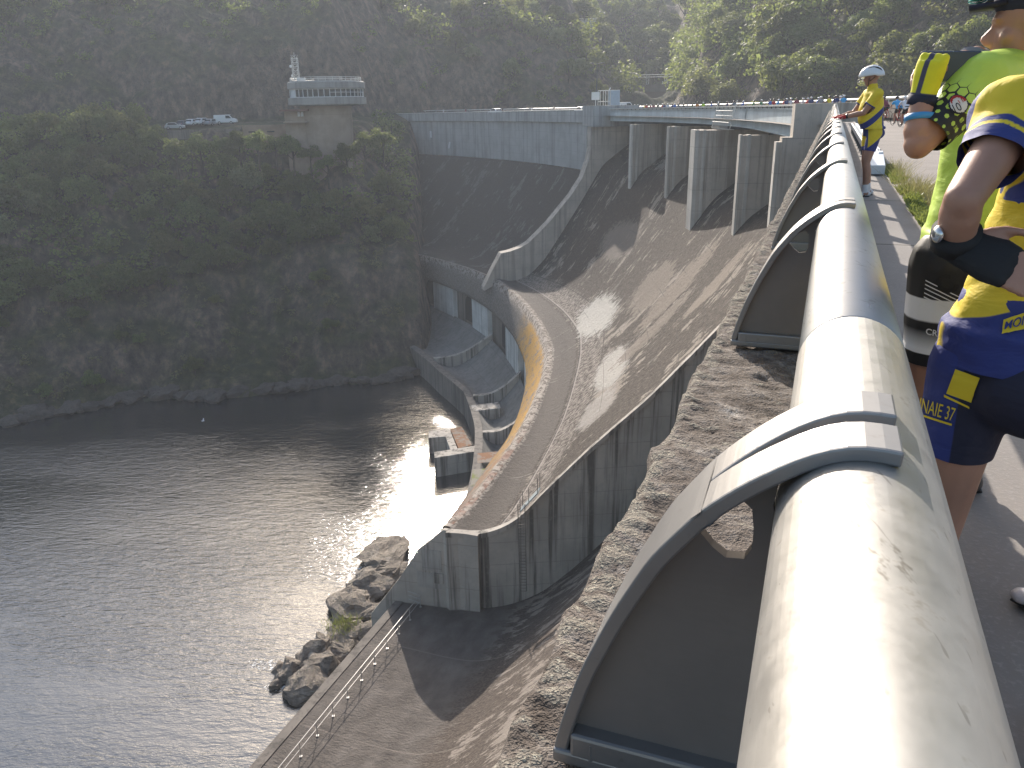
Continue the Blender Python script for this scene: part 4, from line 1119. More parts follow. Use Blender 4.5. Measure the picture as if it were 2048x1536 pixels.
# wooded hill beyond the reservoir
scatter(80, (12.2, 31), (158, 262), (4.2, 6.8), 'abbcd', 'full leafy tree on the wooded hill beyond the crest road', 'trees on the wooded hill',
        lambda a, d: float(_prof(a, np.array([d]))[0]) > -1.0, 0.43)
# farther woodland that reads as one mass
def woodland(name, n, azr, dr, rr, mat, seed, label, nleaf=260, zmin=-50, size=0.088, skip=None):
    rg = np.random.default_rng(seed); VV = []; FF = []; LV = []; b = 0
    for i in range(n):
        a = rg.uniform(*azr); d = math.sqrt(rg.uniform(dr[0] ** 2, dr[1] ** 2)); x, y = pol(a, d); z = ground(x, y)
        if z < zmin or (skip and skip(a, d)): continue
        r = rg.uniform(*rr); m = nleaf
        dd = rg.normal(0, 1, (m, 3)); dd /= np.linalg.norm(dd, axis=1)[:, None]; dd[:, 2] = np.abs(dd[:, 2]) * 1.1 - 0.2
        lob = rg.normal(0, 0.35, (5, 3))[rg.integers(0, 5, m)]
        P = np.array([x, y, z + r * 0.55]) + r * (lob + dd * rg.uniform(0.35, 0.75, m)[:, None])
        V, F = leaf_quads(P, dd + np.array([0, 0, .4]), r * size, rg)
        VV.append(V); FF.append(F + b); b += len(V); LV.append(np.repeat(np.clip(rg.normal(0.3 + 0.5 * rg.random(), 0.2, m), 0, 1), 4))
    me = mesh_np(name, np.concatenate(VV), np.concatenate(FF), [mat]); at_ = me.attributes.new('leafv', 'FLOAT', 'POINT'); at_.data.foreach_set('value', np.concatenate(LV).astype(np.float32))
    o = bpy.data.objects.new(name, me); COL.objects.link(o); return tag(o, label, 'undergrowth' if 'under' in name else 'woodland', kind='stuff')
woodland('woodland', 420, (11.0, 33), (205, 330), (3.5, 6), M['leaf_b'], 5, 'dense woodland filling the upper hill beyond the crest road', zmin=2)
woodland('woodland', 330, (-38, 14), (256, 390), (3.5, 6), M['leaf_a'], 6, 'hazy woodland along the skyline of the far hill', zmin=2)
woodland('undergrowth', 600, (-38, -7.0), (168, 226), (1.0, 2.9), M['leaf_a'], 7, 'thick dark undergrowth covering the far bank', 80, zmin=-30, size=0.15, skip=lambda a, d: (-23.5 < a < -16 and d > 188) or (-16.5 < a < -9 and d > 181))
woodland('undergrowth', 260, (-38, 5), (236, 266), (0.7, 2.0), M['leaf_a'], 8, 'bushes clinging to the cliff and ledges behind the terrace', 80, zmin=1, size=0.17)
woodland('undergrowth', 330, (12, 33), (150, 250), (1.4, 3.0), M['leaf_c'], 9, 'bushes along the foot of the wooded hill', 80, zmin=-2.2, size=0.15)
woodland('undergrowth', 150, (-38, -7.5), (148, 172), (0.5, 1.3), M['scrub'], 10, 'dry brownish scrub on the rocky lower slope by the water', 50, zmin=-45, size=0.18)
# ------------------------------------------------------------------ control tower on the far bank
def radplane_hit(px, py, th):
    a = math.radians(th) + A0; nrm = Vector((-math.sin(a), math.cos(a), 0)); c0 = Vector((CC[0], CC[1], 0)); cam0 = Vector((0, 0, CZ)); r = ray(px, py)
    return cam0 + r * ((c0 - cam0).dot(nrm) / r.dot(nrm))
M['render'] = concrete('tan_rendered_wall', (0.36, 0.285, 0.225), (0.2, 0.16, 0.13), streak=0.15, line=50, blot=0.15)
M['slab'] = concrete('tower_concrete', (0.34, 0.33, 0.315), (0.13, 0.12, 0.11), streak=0.5, line=50, blot=0.15)
M['wframe'] = plain('white_window_frame', (0.72, 0.73, 0.74), 0.5, 0.04)
k = NT('window_glass'); M['glass'] = k.done(k.bsdf((0.03, 0.04, 0.05), 0.08, Metallic=0.0, IOR=1.5))
M['redroof'] = plain('dull_red_roof', (0.16, 0.075, 0.06), 0.9)
tc = at(655, 200, 185.0); tcx, tcy = tc.x, tc.y
tower = tag(empty('control_tower', (tcx, tcy, -10)), 'round concrete control tower with a wide glazed top storey on a tan shaft', 'tower')
mb = MB(); mb.lathe((tcx - 0.5, tcy, 0), [(4.2, -22), (4.8, -8), (5.3, -5), (5.45, 1.85)], 40); mb.build('shaft', M['render'], tower, smooth=True)
mb = MB(); mb.lathe((tcx, tcy, 0), [(5.2, 1.75), (8.05, 1.95), (8.15, 2.1), (8.15, 3.42), (7.55, 3.45)], 64); mb.build('floor_band', M['slab'], tower)
mb = MB(); mb.lathe((tcx, tcy, 0), [(7.55, 5.12), (8.0, 5.10), (8.05, 5.3), (8.0, 6.35), (7.7, 6.6), (7.2, 6.6), (7.2, 6.1), (0.01, 6.1)], 64); mb.build('roof_slab', M['slab'], tower)
mb = MB(); mb.lathe((tcx, tcy, 0), [(7.3, 3.4), (7.3, 5.2)], 48); mb.build('inner_wall', plain('dim_interior', (0.10, 0.10, 0.10), 0.9), tower)
aim = math.degrees(math.atan2(-tcy, -tcx))
for i in range(-11, 12):
    a = RAD(aim + i * 8.6); c = Vector((tcx + 7.62 * math.cos(a), tcy + 7.62 * math.sin(a), 4.27)); tx = Vector((-math.sin(a), math.cos(a), 0)); nx = Vector((math.cos(a), math.sin(a), 0))
    f = MB(); w_ = 1.14
    for q in (-w_ / 2, w_ / 2): f.box(c + tx * q, (0.11, 0.10, 1.66), ax=(tx, nx, ZV))
    for q in (-0.78, 0.78): f.box(c + ZV * q, (w_, 0.09, 0.11), ax=(tx, nx, ZV))
    if i > 0: f.box(c + ZV * 0.1, (w_, 0.09, 0.07), ax=(tx, nx, ZV))
    fo = f.build('window', M['wframe'], tower)
    g = MB(); g.box(c - nx * 0.05, (w_ - 0.1, 0.02, 1.5), ax=(tx, nx, ZV)); g.build('pane', M['wframe'] if i in (-7, -8) else M['glass'], fo)
mb = MB()
for h in (7.0, 7.35): mb.tube([(tcx + 7.35 * math.cos(t), tcy + 7.35 * math.sin(t), h) for t in np.linspace(0, 2 * math.pi, 49)], 0.045, 5, cap=False)
for t in np.linspace(0, 2 * math.pi, 33): mb.tube([(tcx + 7.35 * math.cos(t), tcy + 7.35 * math.sin(t), 6.5), (tcx + 7.35 * math.cos(t), tcy + 7.35 * math.sin(t), 7.35)], 0.04, 5)
mb.build('roof_railing', M['rail_white'], tower)
mb = MB(); mb.box((tcx - 4.0, tcy - 4.9, 6.95), (1.6, 1.2, 0.55)); mb.build('roof_box', M['wframe'], tower, bevel=0.03)
mb = MB(); mb.box((tcx + 0.6, tcy, 6.9), (5.2, 4.0, 1.35)); mb.build('roof_cabin', M['slab'], tower, bevel=0.05)
q = at(590, 130, 184); mb = MB(); hw = 0.55
cs = [(q.x + dx, q.y + dy) for dx, dy in ((-hw, -hw), (hw, -hw), (hw, hw), (-hw, hw))]
for x, y in cs: mb.tube([(x, y, 6.4), (x, y, 11.3)], 0.06, 5)
for z in np.arange(6.6, 11.2, 0.75):
    for i in range(4):
        (x0, y0), (x1, y1) = cs[i], cs[(i + 1) % 4]; mb.tube([(x0, y0, z), (x1, y1, z + 0.7)], 0.035, 4); mb.tube([(x0, y0, z), (x1, y1, z)], 0.03, 4)
mb.tube([(q.x, q.y, 11.0), (q.x, q.y, 12.3)], 0.05, 5)
ms = mb.build('antenna_mast', M['rail_white'], tower)
mb = MB(); mb.ell((q.x - 0.9, q.y - 0.2, 9.6), (0.28, 0.2, 0.28), 10, 6); mb.ell((q.x - 0.8, q.y, 7.8), (0.22, 0.2, 0.25), 10, 6); mb.build('dish', M['wframe'], ms)
# side annex under the drum
an = at(588, 240, 184)
mb = MB(); mb.box((an.x + 1.0, an.y + 2.0, -8), (5.4, 6, 17.6)); mb.box((an.x + 1.0, an.y + 1.0, -1.35), (5.0, 8.2, 0.25)); mb.build('annex', M['render'], tower)
mb = MB(); mb.box((an.x + 0.9, an.y + 0.9, 1.0), (5.9, 8.4, 0.35)); mb.build('annex_roof', M['redroof'], tower)
mb = MB()
for dx in (0.2, 0.9, 1.6): mb.box((an.x + dx + 1.2, an.y - 1.10, 0.2), (0.5, 0.1, 0.9))
mb.build('annex_window', M['wframe'], tower)

# tan retaining wall and parking terrace
A_ = at(486, 268, 190); B_ = at(574, 268, 190); A_.z = B_.z = 0
wl = tag(empty('retaining_wall', (A_ + B_) / 2 + Vector((0, 0, -4))), 'long low tan wall beside the control tower with dark slots', 'wall')
d_ = (B_ - A_).normalized(); nn_ = Vector((-d_.y, d_.x, 0)); mid = (A_ + B_) / 2; Lw = (B_ - A_).length
mb = MB(); mb.box(mid + ZV * -6.2, (Lw, 0.5, 8.6), ax=(d_, nn_, ZV)); mb.build('wall', plain('tan_wall', (0.31, 0.225, 0.165), 0.9, 0.2, 0.6), wl)
mb = MB()
for q in (-2.6, 1.2): mb.box(mid + d_ * q + nn_ * -0.27 + ZV * -3.3, (1.6, 0.06, 0.28), ax=(d_, nn_, ZV))
mb.build('slot', M['opening'], wl)
A_ = at(300, 262, 196); B_ = at(500, 258, 194)
kb = MB(); d_ = (B_ - A_); d_.z = 0; Lw = d_.length; d_.normalize(); nn_ = Vector((-d_.y, d_.x, 0)); kb.box((A_ + B_) / 2 + ZV * -0.9, (Lw, 0.4, 1.9), ax=(d_, nn_, ZV))
tag(kb.build('terrace_wall', M['conc_dark'], None), 'grey kerb wall in front of the parked cars on the far terrace', 'wall')

# trees that close round the foot of the tower and wall
for px, py, r in ((585, 305, 3.4), (620, 318, 3.0), (655, 335, 3.2), (692, 318, 3.2), (728, 300, 3.4), (550, 300, 3.0), (515, 298, 3.2), (478, 300, 3.4), (440, 300, 3.2), (400, 305, 3.6), (765, 290, 3.0), (350, 308, 3.6)):
    q = at(px, py, 177 if px > 500 else 181); tree(q.x, q.y, r, 'ab'[int(rng.integers(0, 2))], 'dark leafy tree close under the tan tower, its annex wall or the parked cars', 'trees at the foot of the tower', 0.2, z=q.z)

# parked vehicles
M['carwhite'] = plain('white_car_paint', (0.70, 0.72, 0.74), 0.3, 0.03)
M['cargrey'] = plain('silver_car_paint', (0.36, 0.39, 0.43), 0.3, 0.05, Metallic=0.3)
M['cardark'] = plain('dark_blue_car_paint', (0.06, 0.08, 0.12), 0.3, 0.05)
M['tyre'] = plain('tyre_rubber', (0.02, 0.02, 0.02), 0.9)
M['chrome'] = plain('wheel_rim', (0.45, 0.45, 0.46), 0.4, Metallic=0.8)
M['red_lamp'] = plain('red_lamp_glass', (0.35, 0.02, 0.02), 0.3)
def vehicle(loc, rz, paint, label, group, van=False, name='parked_car'):
    e = empty(name, loc, rz); tag(e, label, 'van' if van else 'car', group)
    X = Vector((math.cos(rz), math.sin(rz), 0)); Y = Vector((-math.sin(rz), math.cos(rz), 0)); L0 = Vector(loc)
    def W(x, y, z): return L0 + X * x + Y * y + ZV * z
    if van: prof = [(-2.5, 0.35), (-2.52, 1.0), (-2.45, 2.0), (1.0, 2.05), (1.75, 1.25), (2.35, 1.05), (2.5, 0.7), (2.48, 0.35)]
    else: prof = [(-2.05, 0.3), (-2.1, 0.75), (-1.85, 0.95), (-1.5, 1.38), (-0.9, 1.47), (0.2, 1.45), (1.0, 0.98), (1.8, 0.85), (2.08, 0.65), (2.1, 0.3)]
    b = MB(); hw = 0.95 if van else 0.86
    b.prism([W(x, -hw, z) for x, z in prof], Y * (2 * hw)); b.build('body', paint, e, recalc=True, bevel=0.07)
    g = MB(); gl = ([(0.2, 1.25), (0.2, 1.85), (0.95, 1.85), (1.5, 1.25)] if van else [(-1.45, 0.98), (-1.2, 1.36), (0.15, 1.36), (0.75, 0.98)])
    g.prism([W(x, -hw - 0.012, z) for x, z in gl], Y * 0.01); g.prism([W(x, hw + 0.002, z) for x, z in gl], Y * 0.01); g.build('side_window', M['glass'], e)
    ws = MB(); rear = None
    if van: ws.hexa([W(1.08, -.8, 1.95), W(1.08, .8, 1.95), W(1.1, .8, 1.97), W(1.1, -.8, 1.97), W(1.72, -.85, 1.27), W(1.72, .85, 1.27), W(1.75, .85, 1.29), W(1.75, -.85, 1.29)])
    else:
        ws.hexa([W(0.27, -.72, 1.42), W(0.27, .72, 1.42), W(0.29, .72, 1.44), W(0.29, -.72, 1.44), W(0.98, -.76, 1.0), W(0.98, .76, 1.0), W(1.0, .76, 1.02), W(1.0, -.76, 1.02)])
        rear = MB(); rear.hexa([W(-1.56, -.72, 1.34), W(-1.56, .72, 1.34), W(-1.58, .72, 1.32), W(-1.58, -.72, 1.32), W(-1.86, -.76, .97), W(-1.86, .76, .97), W(-1.88, .76, .99), W(-1.88, -.76, .99)])
    ws.build('windscreen', M['glass'], e)
    if rear is not None: rear.build('rear_window', M['glass'], e)
    for x in (-1.3, 1.3):
        for s in (-1, 1):
            t = MB(); t.tube([W(x, s * (hw - 0.2), 0.32), W(x, s * (hw + 0.02), 0.32)], 0.32, 16); to = t.build('wheel', M['tyre'], e)
            r = MB(); r.tube([W(x, s * (hw + 0.021), 0.32), W(x, s * (hw + 0.03), 0.32)], 0.19, 12); r.build('rim', M['chrome'], to)
    for s in (-1, 1):
        l = MB(); l.ell(W(2.42 if van else 1.98, s * (hw - .22), 0.78), (0.12, 0.16, 0.09), 8, 6); l.build('headlight', M['wframe'], e)
        l = MB(); l.ell(W(-2.50 if van else -2.04, s * (hw - .18), 0.85), (0.06, 0.12, 0.1), 8, 6); l.build('tail_light', M['red_lamp'], e)
    return e
for px, py, d, rz, pnt, lab, van in (
    (350, 254, 203, 10, 'cargrey', 'low silver car at the tree end of the parked row on the far terrace', False), (371, 250, 206, 70, 'cardark', 'dark car second from the tree end of the terrace parking row', False),
    (388, 247, 206, 72, 'carwhite', 'white car parked nose in beside the dark car on the far terrace', False), (407, 247, 206, 72, 'carwhite', 'white car parked in the middle of the terrace row', False),
    (425, 246, 206, 74, 'cargrey', 'silver car parked beside the white van on the far terrace', False), (452, 243, 206, 6, 'carwhite', 'white delivery van standing broadside at the end of the terrace parking row', True)):
    p = at(px, py, d); p.z = ground(p.x, p.y); p.z = max(p.z, at(px, py + 5, d).z)
    vehicle(p, RAD(rz), M[pnt], lab, 'vehicles parked on the far terrace', van)
tq_, do_ = dirs(48.2)
for a, lab in ((40.5, 'white car on the dam crest close to the signboard block'), (52.0, 'white car on the dam crest halfway along the far wing')):
    t_, o_ = dirs(a); vehicle(pt(a, -3.2, zc(a) + 0.05), math.atan2(t_.y, t_.x), M['carwhite'], lab, 'cars on the far crest road', name='car')

# ------------------------------------------------------------------ things beyond the crest
def atz(px, py, d): return at(px, py, d)
p = atz(1217, 212, 158); zb = -0.9; ztop = atz(1217, 181, 158).z
kiosk = tag(empty('valve_house', (p.x, p.y, zb)), 'small pale blue hut with an open steel frame beside it on the crest', 'hut')
X = Vector((0.99, 0.12, 0)).normalized(); Y = Vector((-X.y, X.x, 0)); sc_ = 158 / 1600
mb = MB(); mb.box(Vector((p.x, p.y, 0)) + X * 1.0 + ZV * (zb + ztop) / 2, (1.7, 2.0, ztop - zb), ax=(X, Y, ZV)); mb.build('hut', plain('pale_blue_sheet', (0.34, 0.42, 0.50), 0.5, 0.1, 2.0), kiosk, bevel=0.02)
mb = MB()
for x in (-1.8, -0.8, 0.1):
    for y in (-0.9, 0.9): mb.tube([Vector((p.x, p.y, 0)) + X * x + Y * y + ZV * zb, Vector((p.x, p.y, 0)) + X * x + Y * y + ZV * ztop], 0.06, 5)
for z in (ztop, (zb + ztop) / 2 + .3, zb + 1.0):
    for y in (-0.9, 0.9): mb.tube([Vector((p.x, p.y, 0)) + X * -1.8 + Y * y + ZV * z, Vector((p.x, p.y, 0)) + X * 1.8 + Y * y + ZV * z], 0.06, 5)
mb.tube([Vector((p.x, p.y, 0)) + X * 0 + ZV * ztop, Vector((p.x, p.y, 0)) + X * 0.3 + ZV * (ztop + 0.5)], 0.1, 5)
mb.build('steel_frame', M['rail_white'], kiosk)
mb = MB(); mb.box(Vector((p.x, p.y, 0)) + X * -0.9 + ZV * (zb + .9), (1.8, 1.4, 1.6), ax=(X, Y, ZV)); mb.build('cabinet', M['conc_dark'], kiosk, bevel=.03)
p = atz(1191, 212, 154); pb = Vector((p.x, p.y, -0.9)); sg = tag(empty('signboard', pb), 'blank white square board on a post at the end of the bridge', 'sign')
mb = MB(); mb.tube([pb, pb + ZV * 3.6], 0.07, 6); mb.build('post', M['rail_white'], sg)
c_ = atz(1191, 192, 154); mb = MB(); mb.box(c_ + Vector((0, -0.1, 0)), (1.45, 0.06, 1.35)); mb.build('board', plain('white_board', (0.72, 0.72, 0.70), 0.6, 0.03), sg)
p = atz(1193, 205, 160); lp = tag(empty('lamp_post', (p.x, p.y, -0.9)), 'tall thin lamp post standing behind the blank white board', 'lamp post')
zt_ = atz(1193, 126, 160).z; mb = MB(); mb.tube([(p.x, p.y, -0.9), (p.x, p.y, zt_)], [0.10, 0.06], 7); mb.build('pole', M['gate'], lp)
for s in (-1, 1):
    mb = MB(); mb.tube([(p.x, p.y, zt_ - .1), (p.x + s * 0.8, p.y, zt_)], 0.04, 5); mb.ell((p.x + s * 1.0, p.y, zt_), (0.38, 0.18, 0.1), 8, 6); mb.build('lamp_head', M['gate'], lp)
p = atz(1247, 197, 165); vehicle((p.x, p.y, -0.6), 0.4, M['carwhite'], 'white van partly hidden beside the pale blue hut', None, True, 'van')
# substation
sb = atz(1312, 200, 288); sz = sb.z - 1.2
ss_ = tag(empty('substation', (sb.x, sb.y, sz)), 'electric substation with a brown screen wall and steel gantries under the wooded valley', 'substation')
X = Vector((0.985, -0.17, 0)); X.normalize(); Y = Vector((-X.y, X.x, 0)); o_ = Vector((sb.x, sb.y, 0))
mb = MB(); mb.box(o_ + X * -1 + ZV * (sz + 3.0), (14, 1.0, 6.2), ax=(X, Y, ZV)); mb.build('screen_wall', plain('brown_screen_wall', (0.16, 0.135, 0.12), 0.9, 0.2, 0.5), ss_)
mb = MB(); mb.box(o_ + X * -0.6 + Y * -0.6 + ZV * (sz + 2.2), (8.5, 0.3, 3.2), ax=(X, Y, ZV)); mb.build('door_panel', plain('brown_door', (0.13, 0.09, 0.075), 0.8, 0.15), ss_)
for q in (-9, -3, 3, 9):
    mb = MB(); b_ = o_ + X * q + Y * 6
    for dx in (-0.35, 0.35): mb.tube([b_ + X * dx + ZV * sz, b_ + X * dx + ZV * (sz + 9.5)], 0.09, 5)
    for z in np.arange(1, 9, 1.0): mb.tube([b_ + X * -0.35 + ZV * (sz + z), b_ + X * 0.35 + ZV * (sz + z + 0.9)], 0.05, 4)
    mb.build('gantry_leg', M['rail_white'], ss_)
mb = MB()
for z in (8.6, 9.3): mb.tube([o_ + X * -9.4 + Y * 6 + ZV * (sz + z), o_ + X * 9.4 + Y * 6 + ZV * (sz + z)], 0.1, 5)
mb.build('gantry_beam', M['rail_white'], ss_)
for q in (2.0, 3.6, 5.2, 6.8, 8.0):
    mb = MB(); mb.tube([o_ + X * q + Y * 2 + ZV * (sz + 3), o_ + X * q + Y * 2 + ZV * (sz + 7.0)], 0.16, 6); mb.build('insulator', M['wframe'], ss_)
# pylon
pb = atz(1171, 160, 320); pz = ground(pb.x, pb.y); zt_ = atz(1171, 38, 320).z
py_ = tag(empty('pylon', (pb.x, pb.y, pz)), 'grey steel lattice power pylon in the side valley above the lamp post', 'pylon')
mb = MB(); H_ = zt_ - pz
def leg(sx, sy, z): w_ = 2.6 * (1 - 0.62 * z / H_); return Vector((pb.x + sx * w_, pb.y + sy * w_, pz + z))
for sx in (-1, 1):
    for sy in (-1, 1): mb.tube([leg(sx, sy, 0), leg(sx, sy, H_)], 0.13, 5)
zs = np.linspace(0, H_, 9)
for a, b in zip(zs[:-1], zs[1:]):
    for sy in (-1, 1): mb.tube([leg(-1, sy, a), leg(1, sy, b)], 0.08, 4); mb.tube([leg(1, sy, a), leg(-1, sy, b)], 0.08, 4); mb.tube([leg(-1, sy, b), leg(1, sy, b)], 0.07, 4)
mb.build('lattice', M['rail_white'], py_)
mb = MB()
for f in (0.72, 0.86, 0.98): c = Vector((pb.x, pb.y, pz + H_ * f)); mb.tube([c + Vector((-4, 0, 0.3)), c, c + Vector((4, 0, 0.3))], 0.14, 5)
mb.build('cross_arm', M['rail_white'], py_)

# gauge boards on the far wing
for (x, y0, y1, a) in ((862, 262, 275, 0), (899, 284, 296, 1)):
    r = ray(x, (y0 + y1) / 2); v = Vector((0, 0, CZ)) - Vector((CC[0], CC[1], 0)); A = r.x ** 2 + r.y ** 2; B = 2 * (v.x * r.x + v.y * r.y); Cq = v.x ** 2 + v.y ** 2 - (RR - 0.0) ** 2
    kq = (-B + math.sqrt(max(B * B - 4 * A * Cq, 0))) / (2 * A); h_ = Vector((0, 0, CZ)) + r * kq
    dn = Vector((CC[0] - h_.x, CC[1] - h_.y, 0)).normalized(); tx = Vector((-dn.y, dn.x, 0))
    mb = MB(); mb.box(h_ + dn * 0.06, (0.75, 0.08, 1.7), ax=(tx, dn, (ZV + tx * (0.35 * a)).normalized())); mb.build('gauge_board', M['wframe'], dam)

# ------------------------------------------------------------------ lower end of the near side: ladder, platform, railing, lamps
lad = tag(empty('ladder', radplane_hit(1045, 1178, 7.45)), 'rusty steel ladder running down the wall from the small platform', 'ladder')
def lh(px, py): return radplane_hit(px, py, 7.50) - Vector(dirs(7.5)[0]) * 0.15
tL, tR, bL, bR = lh(1037, 1028), lh(1051, 1028), lh(1041, 1180), lh(1054, 1180)
M['ladder'] = plain('weathered_ladder_steel', (0.20, 0.18, 0.165), 0.6, 0.3, 3.0, Metallic=0.4)
mb = MB()
for a, b in ((tL, bL), (tR, bR)): mb.tube([a + ZV * 0.9, a, b], 0.035, 6)
for i in range(26): f = i / 25; mb.tube([tL.lerp(bL, f), tR.lerp(bR, f)], 0.022, 5)
mb.build('ladder_frame', M['ladder'], lad)
plat = tag(empty('platform', radplane_hit(1065, 1005, 7.7)), 'small grey metal access platform with thin posts at the top of the ladder', 'platform')
c4 = [radplane_hit(x, y, 7.62) for x, y in ((1040, 1026), (1052, 1026), (1088, 990), (1074, 986))]
tt_, dd_ = dirs(7.8); base = radplane_hit(1046, 1026, 7.6); topp = radplane_hit(1082, 988, 7.6)
mb = MB(); ax_ = (topp - base); ln_ = ax_.length; ax_.normalize(); side = Vector(tt_); upv = ax_.cross(side).normalized()
if upv.z < 0: upv = -upv
mb.box((base + topp) / 2 + side * 0.25 + upv * 0.25, (ln_, 1.0, 0.07), ax=(ax_, side, upv)); mb.build('deck', plain('grey_grating', (0.30, 0.34, 0.35), 0.5, 0.1), plat)
for f, s in ((0.02, -0.2), (0.02, 0.7), (0.5, -0.2), (0.98, -0.2), (0.98, 0.7)):
    q = base.lerp(topp, f) + side * s + upv * 0.25; mb = MB(); mb.tube([q, q + ZV * 1.25], 0.028, 5); mb.build('post', M['ladder'], plat)

M['zinc'] = plain('zinc_rail', (0.42, 0.41, 0.40), 0.45, 0.12, 3.0, Metallic=0.5)
ar = tag(empty('apron_railing', sl(30, 26, -35.4)), 'thin metal guard railing along the river edge of the concrete apron', 'railing')
bases = [onz(x, y, -35.4) for x, y in ((817, 1245), (798, 1268), (774.6, 1297), (750, 1326.6), (723, 1360), (696, 1396), (668, 1432), (635.5, 1471), (602, 1513))]
step = (bases[-1] - bases[1]) / 7
bases = [bases[1] + step * i for i in range(-2, 12)]
for q in bases:
    mb = MB(); mb.tube([q, q + ZV * 1.05], 0.028, 6); mb.box(q + ZV * 0.02, (0.16, 0.16, 0.03)); mb.build('post', M['zinc'], ar)
e0 = bases[0]; e1 = bases[-1]
mb = MB(); mb.tube([e0 + ZV * 1.05, e1 + ZV * 1.05], 0.03, 6); mb.tube([e0 + ZV * 0.55, e1 + ZV * 0.55], 0.022, 6); mb.build('rail', M['zinc'], ar)
g0 = e0 + ZV * 0; g1 = onz(800, 1182, -34.6); mb = MB()
for h in (1.05, 0.7, 0.35): mb.tube([g0 + ZV * h, Vector((g1.x, g1.y, -35.4)) + ZV * h], 0.028, 6)
qn = onz(812, 1168, -34.6); mb.tube([Vector((g1.x, g1.y, -34.35)), Vector((qn.x, qn.y, -34.35))], 0.028, 6); mb.tube([Vector((g1.x, g1.y, -35.4)), Vector((g1.x, g1.y, -34.35))], 0.028, 6)
mb.build('gate', M['zinc'], ar)
for i, (x, y, lab) in enumerate(((841, 1176, 'small white floodlight box on the apron nearer the river'), (857, 1178, 'small white floodlight box on the apron nearer the ladder'))):
    q = onz(x, y, -35.3); e = tag(empty('floodlight', q), lab, 'floodlight', 'floodlights at the wall foot')
    mb = MB(); mb.box(q + ZV * 0.30, (0.42, 0.30, 0.32), rz=0.4); mb.build('housing', plain('blue_housing', (0.07, 0.11, 0.20), 0.5), e, bevel=0.02)
    mb = MB(); mb.box(q + ZV * 0.475, (0.36, 0.24, 0.03), rz=0.4); mb.build('lens', M['wframe'], e)
    mb = MB(); mb.box(q + ZV * 0.07, (0.14, 0.14, 0.14), rz=0.4); mb.build('foot', M['gate'], e)

# concrete frame standing in the river
fr = tag(empty('outfall_frame', onz(905, 895, -44.0)), 'u-shaped concrete frame standing in the glittering water below the lower lip', 'frame')
def bar(pts4, z, name, mt):
    q = [onz(x, y, z) for x, y in pts4]; mb = MB(); mb.hexa([Vector((p.x, p.y, -48)) for p in q] + q); mb.build(name, mt, fr, recalc=True, bevel=0.06)
bar(((857, 876), (900, 872), (900, 858), (857, 862)), -44.0, 'beam', M['conc']); bar(((901, 900), (916, 899), (899, 857.5), (885, 859)), -44.02, 'beam', M['conc'])
bar(((917, 897), (944, 890), (924, 853), (900.5, 858)), -44.3, 'beam', M['rust_conc']); bar(((869, 916), (950, 903), (950, 891), (868, 904)), -43.6, 'beam', M['conc'])

# rocks by the near waterline
M['rock'] = None
def mat_rock():
    k = NT('shore_rock'); c = k.coord('Object'); n1 = k.noise(c, 0.8, 5, 0.65); n2 = k.noise(c, 5, 4, 0.7); n3 = k.noise(k.mapv(c, (0.6, 0.6, 4), rot=(0.35, 0.3, 0)), 1.2, 4, 0.6)
    col = k.ramp(n1, [(0.3, (0.10, 0.082, 0.066)), (0.5, (0.24, 0.20, 0.165)), (0.72, (0.40, 0.345, 0.29))])
    col = k.mix(k.math('MULTIPLY', k.step(n3, 0.55, 0.66), 0.7), col, (0.035, 0.03, 0.027))
    g = k.n('ShaderNodeNewGeometry'); nz = k.sep(g.outputs['Normal'])[2]
    col = k.mix(k.math('MULTIPLY', k.math('MULTIPLY', k.step(nz, 0.6, 0.95), k.step(n2, 0.5, 0.66)), 0.5), col, (0.12, 0.125, 0.055))
    return k.done(k.bsdf(col, 0.85, k.bump(k.math('ADD', n2, k.math('MULTIPLY', n3, 1.5)), 0.9, 0.25)))
M['rock'] = mat_rock()
M['rock_dark'] = concrete('dark_bank_rock', (0.085, 0.072, 0.062), (0.035, 0.03, 0.027), streak=0.5, pale=(0.15, 0.125, 0.105), line=900)
def rock(c, r, seed, label, group, lay=0.5, mat='rock'):
    rg = np.random.default_rng(seed); bm = bmesh.new()
    for i in range(26):
        d = rg.normal(0, 1, 3); d /= np.linalg.norm(d); d = d * (0.8 + 0.3 * rg.random()); bm.verts.new((d[0] * r[0], d[1] * r[1], d[2] * r[2]))
    r_ = bmesh.ops.convex_hull(bm, input=bm.verts); bmesh.ops.delete(bm, geom=[v for v in bm.verts if not v.link_faces], context='VERTS')
    bmesh.ops.subdivide_edges(bm, edges=bm.edges, cuts=3, use_grid_fill=True); bmesh.ops.triangulate(bm, faces=bm.faces)
    ay, ax2 = rg.uniform(-.5, .5, 2)
    for v in bm.verts:
        p = v.co; t = p.z + p.x * ax2 + p.y * ay
        s_ = 0.16 * math.copysign(abs(math.sin(t * 4.2 + seed)) ** 0.4, math.sin(t * 4.2 + seed))
        n = p.normalized(); q = float(fbm(p.x * 0.9 + seed, p.y * 0.9, p.z * 0.9, 4, 0.55))
        v.co = p + n * (q * 0.34 * min(r) + s_ * lay * 0.95)
    me = bpy.data.meshes.new('rock'); bm.to_mesh(me); bm.free(); me.materials.append(M[mat])
    o = bpy.data.objects.new('rock', me); COL.objects.link(o); o.location = c; o.rotation_euler = (rg.uniform(-.2, .2), rg.uniform(-.2, .2), rg.uniform(0, 6)); tag(o, label, 'rock', group)
    return o
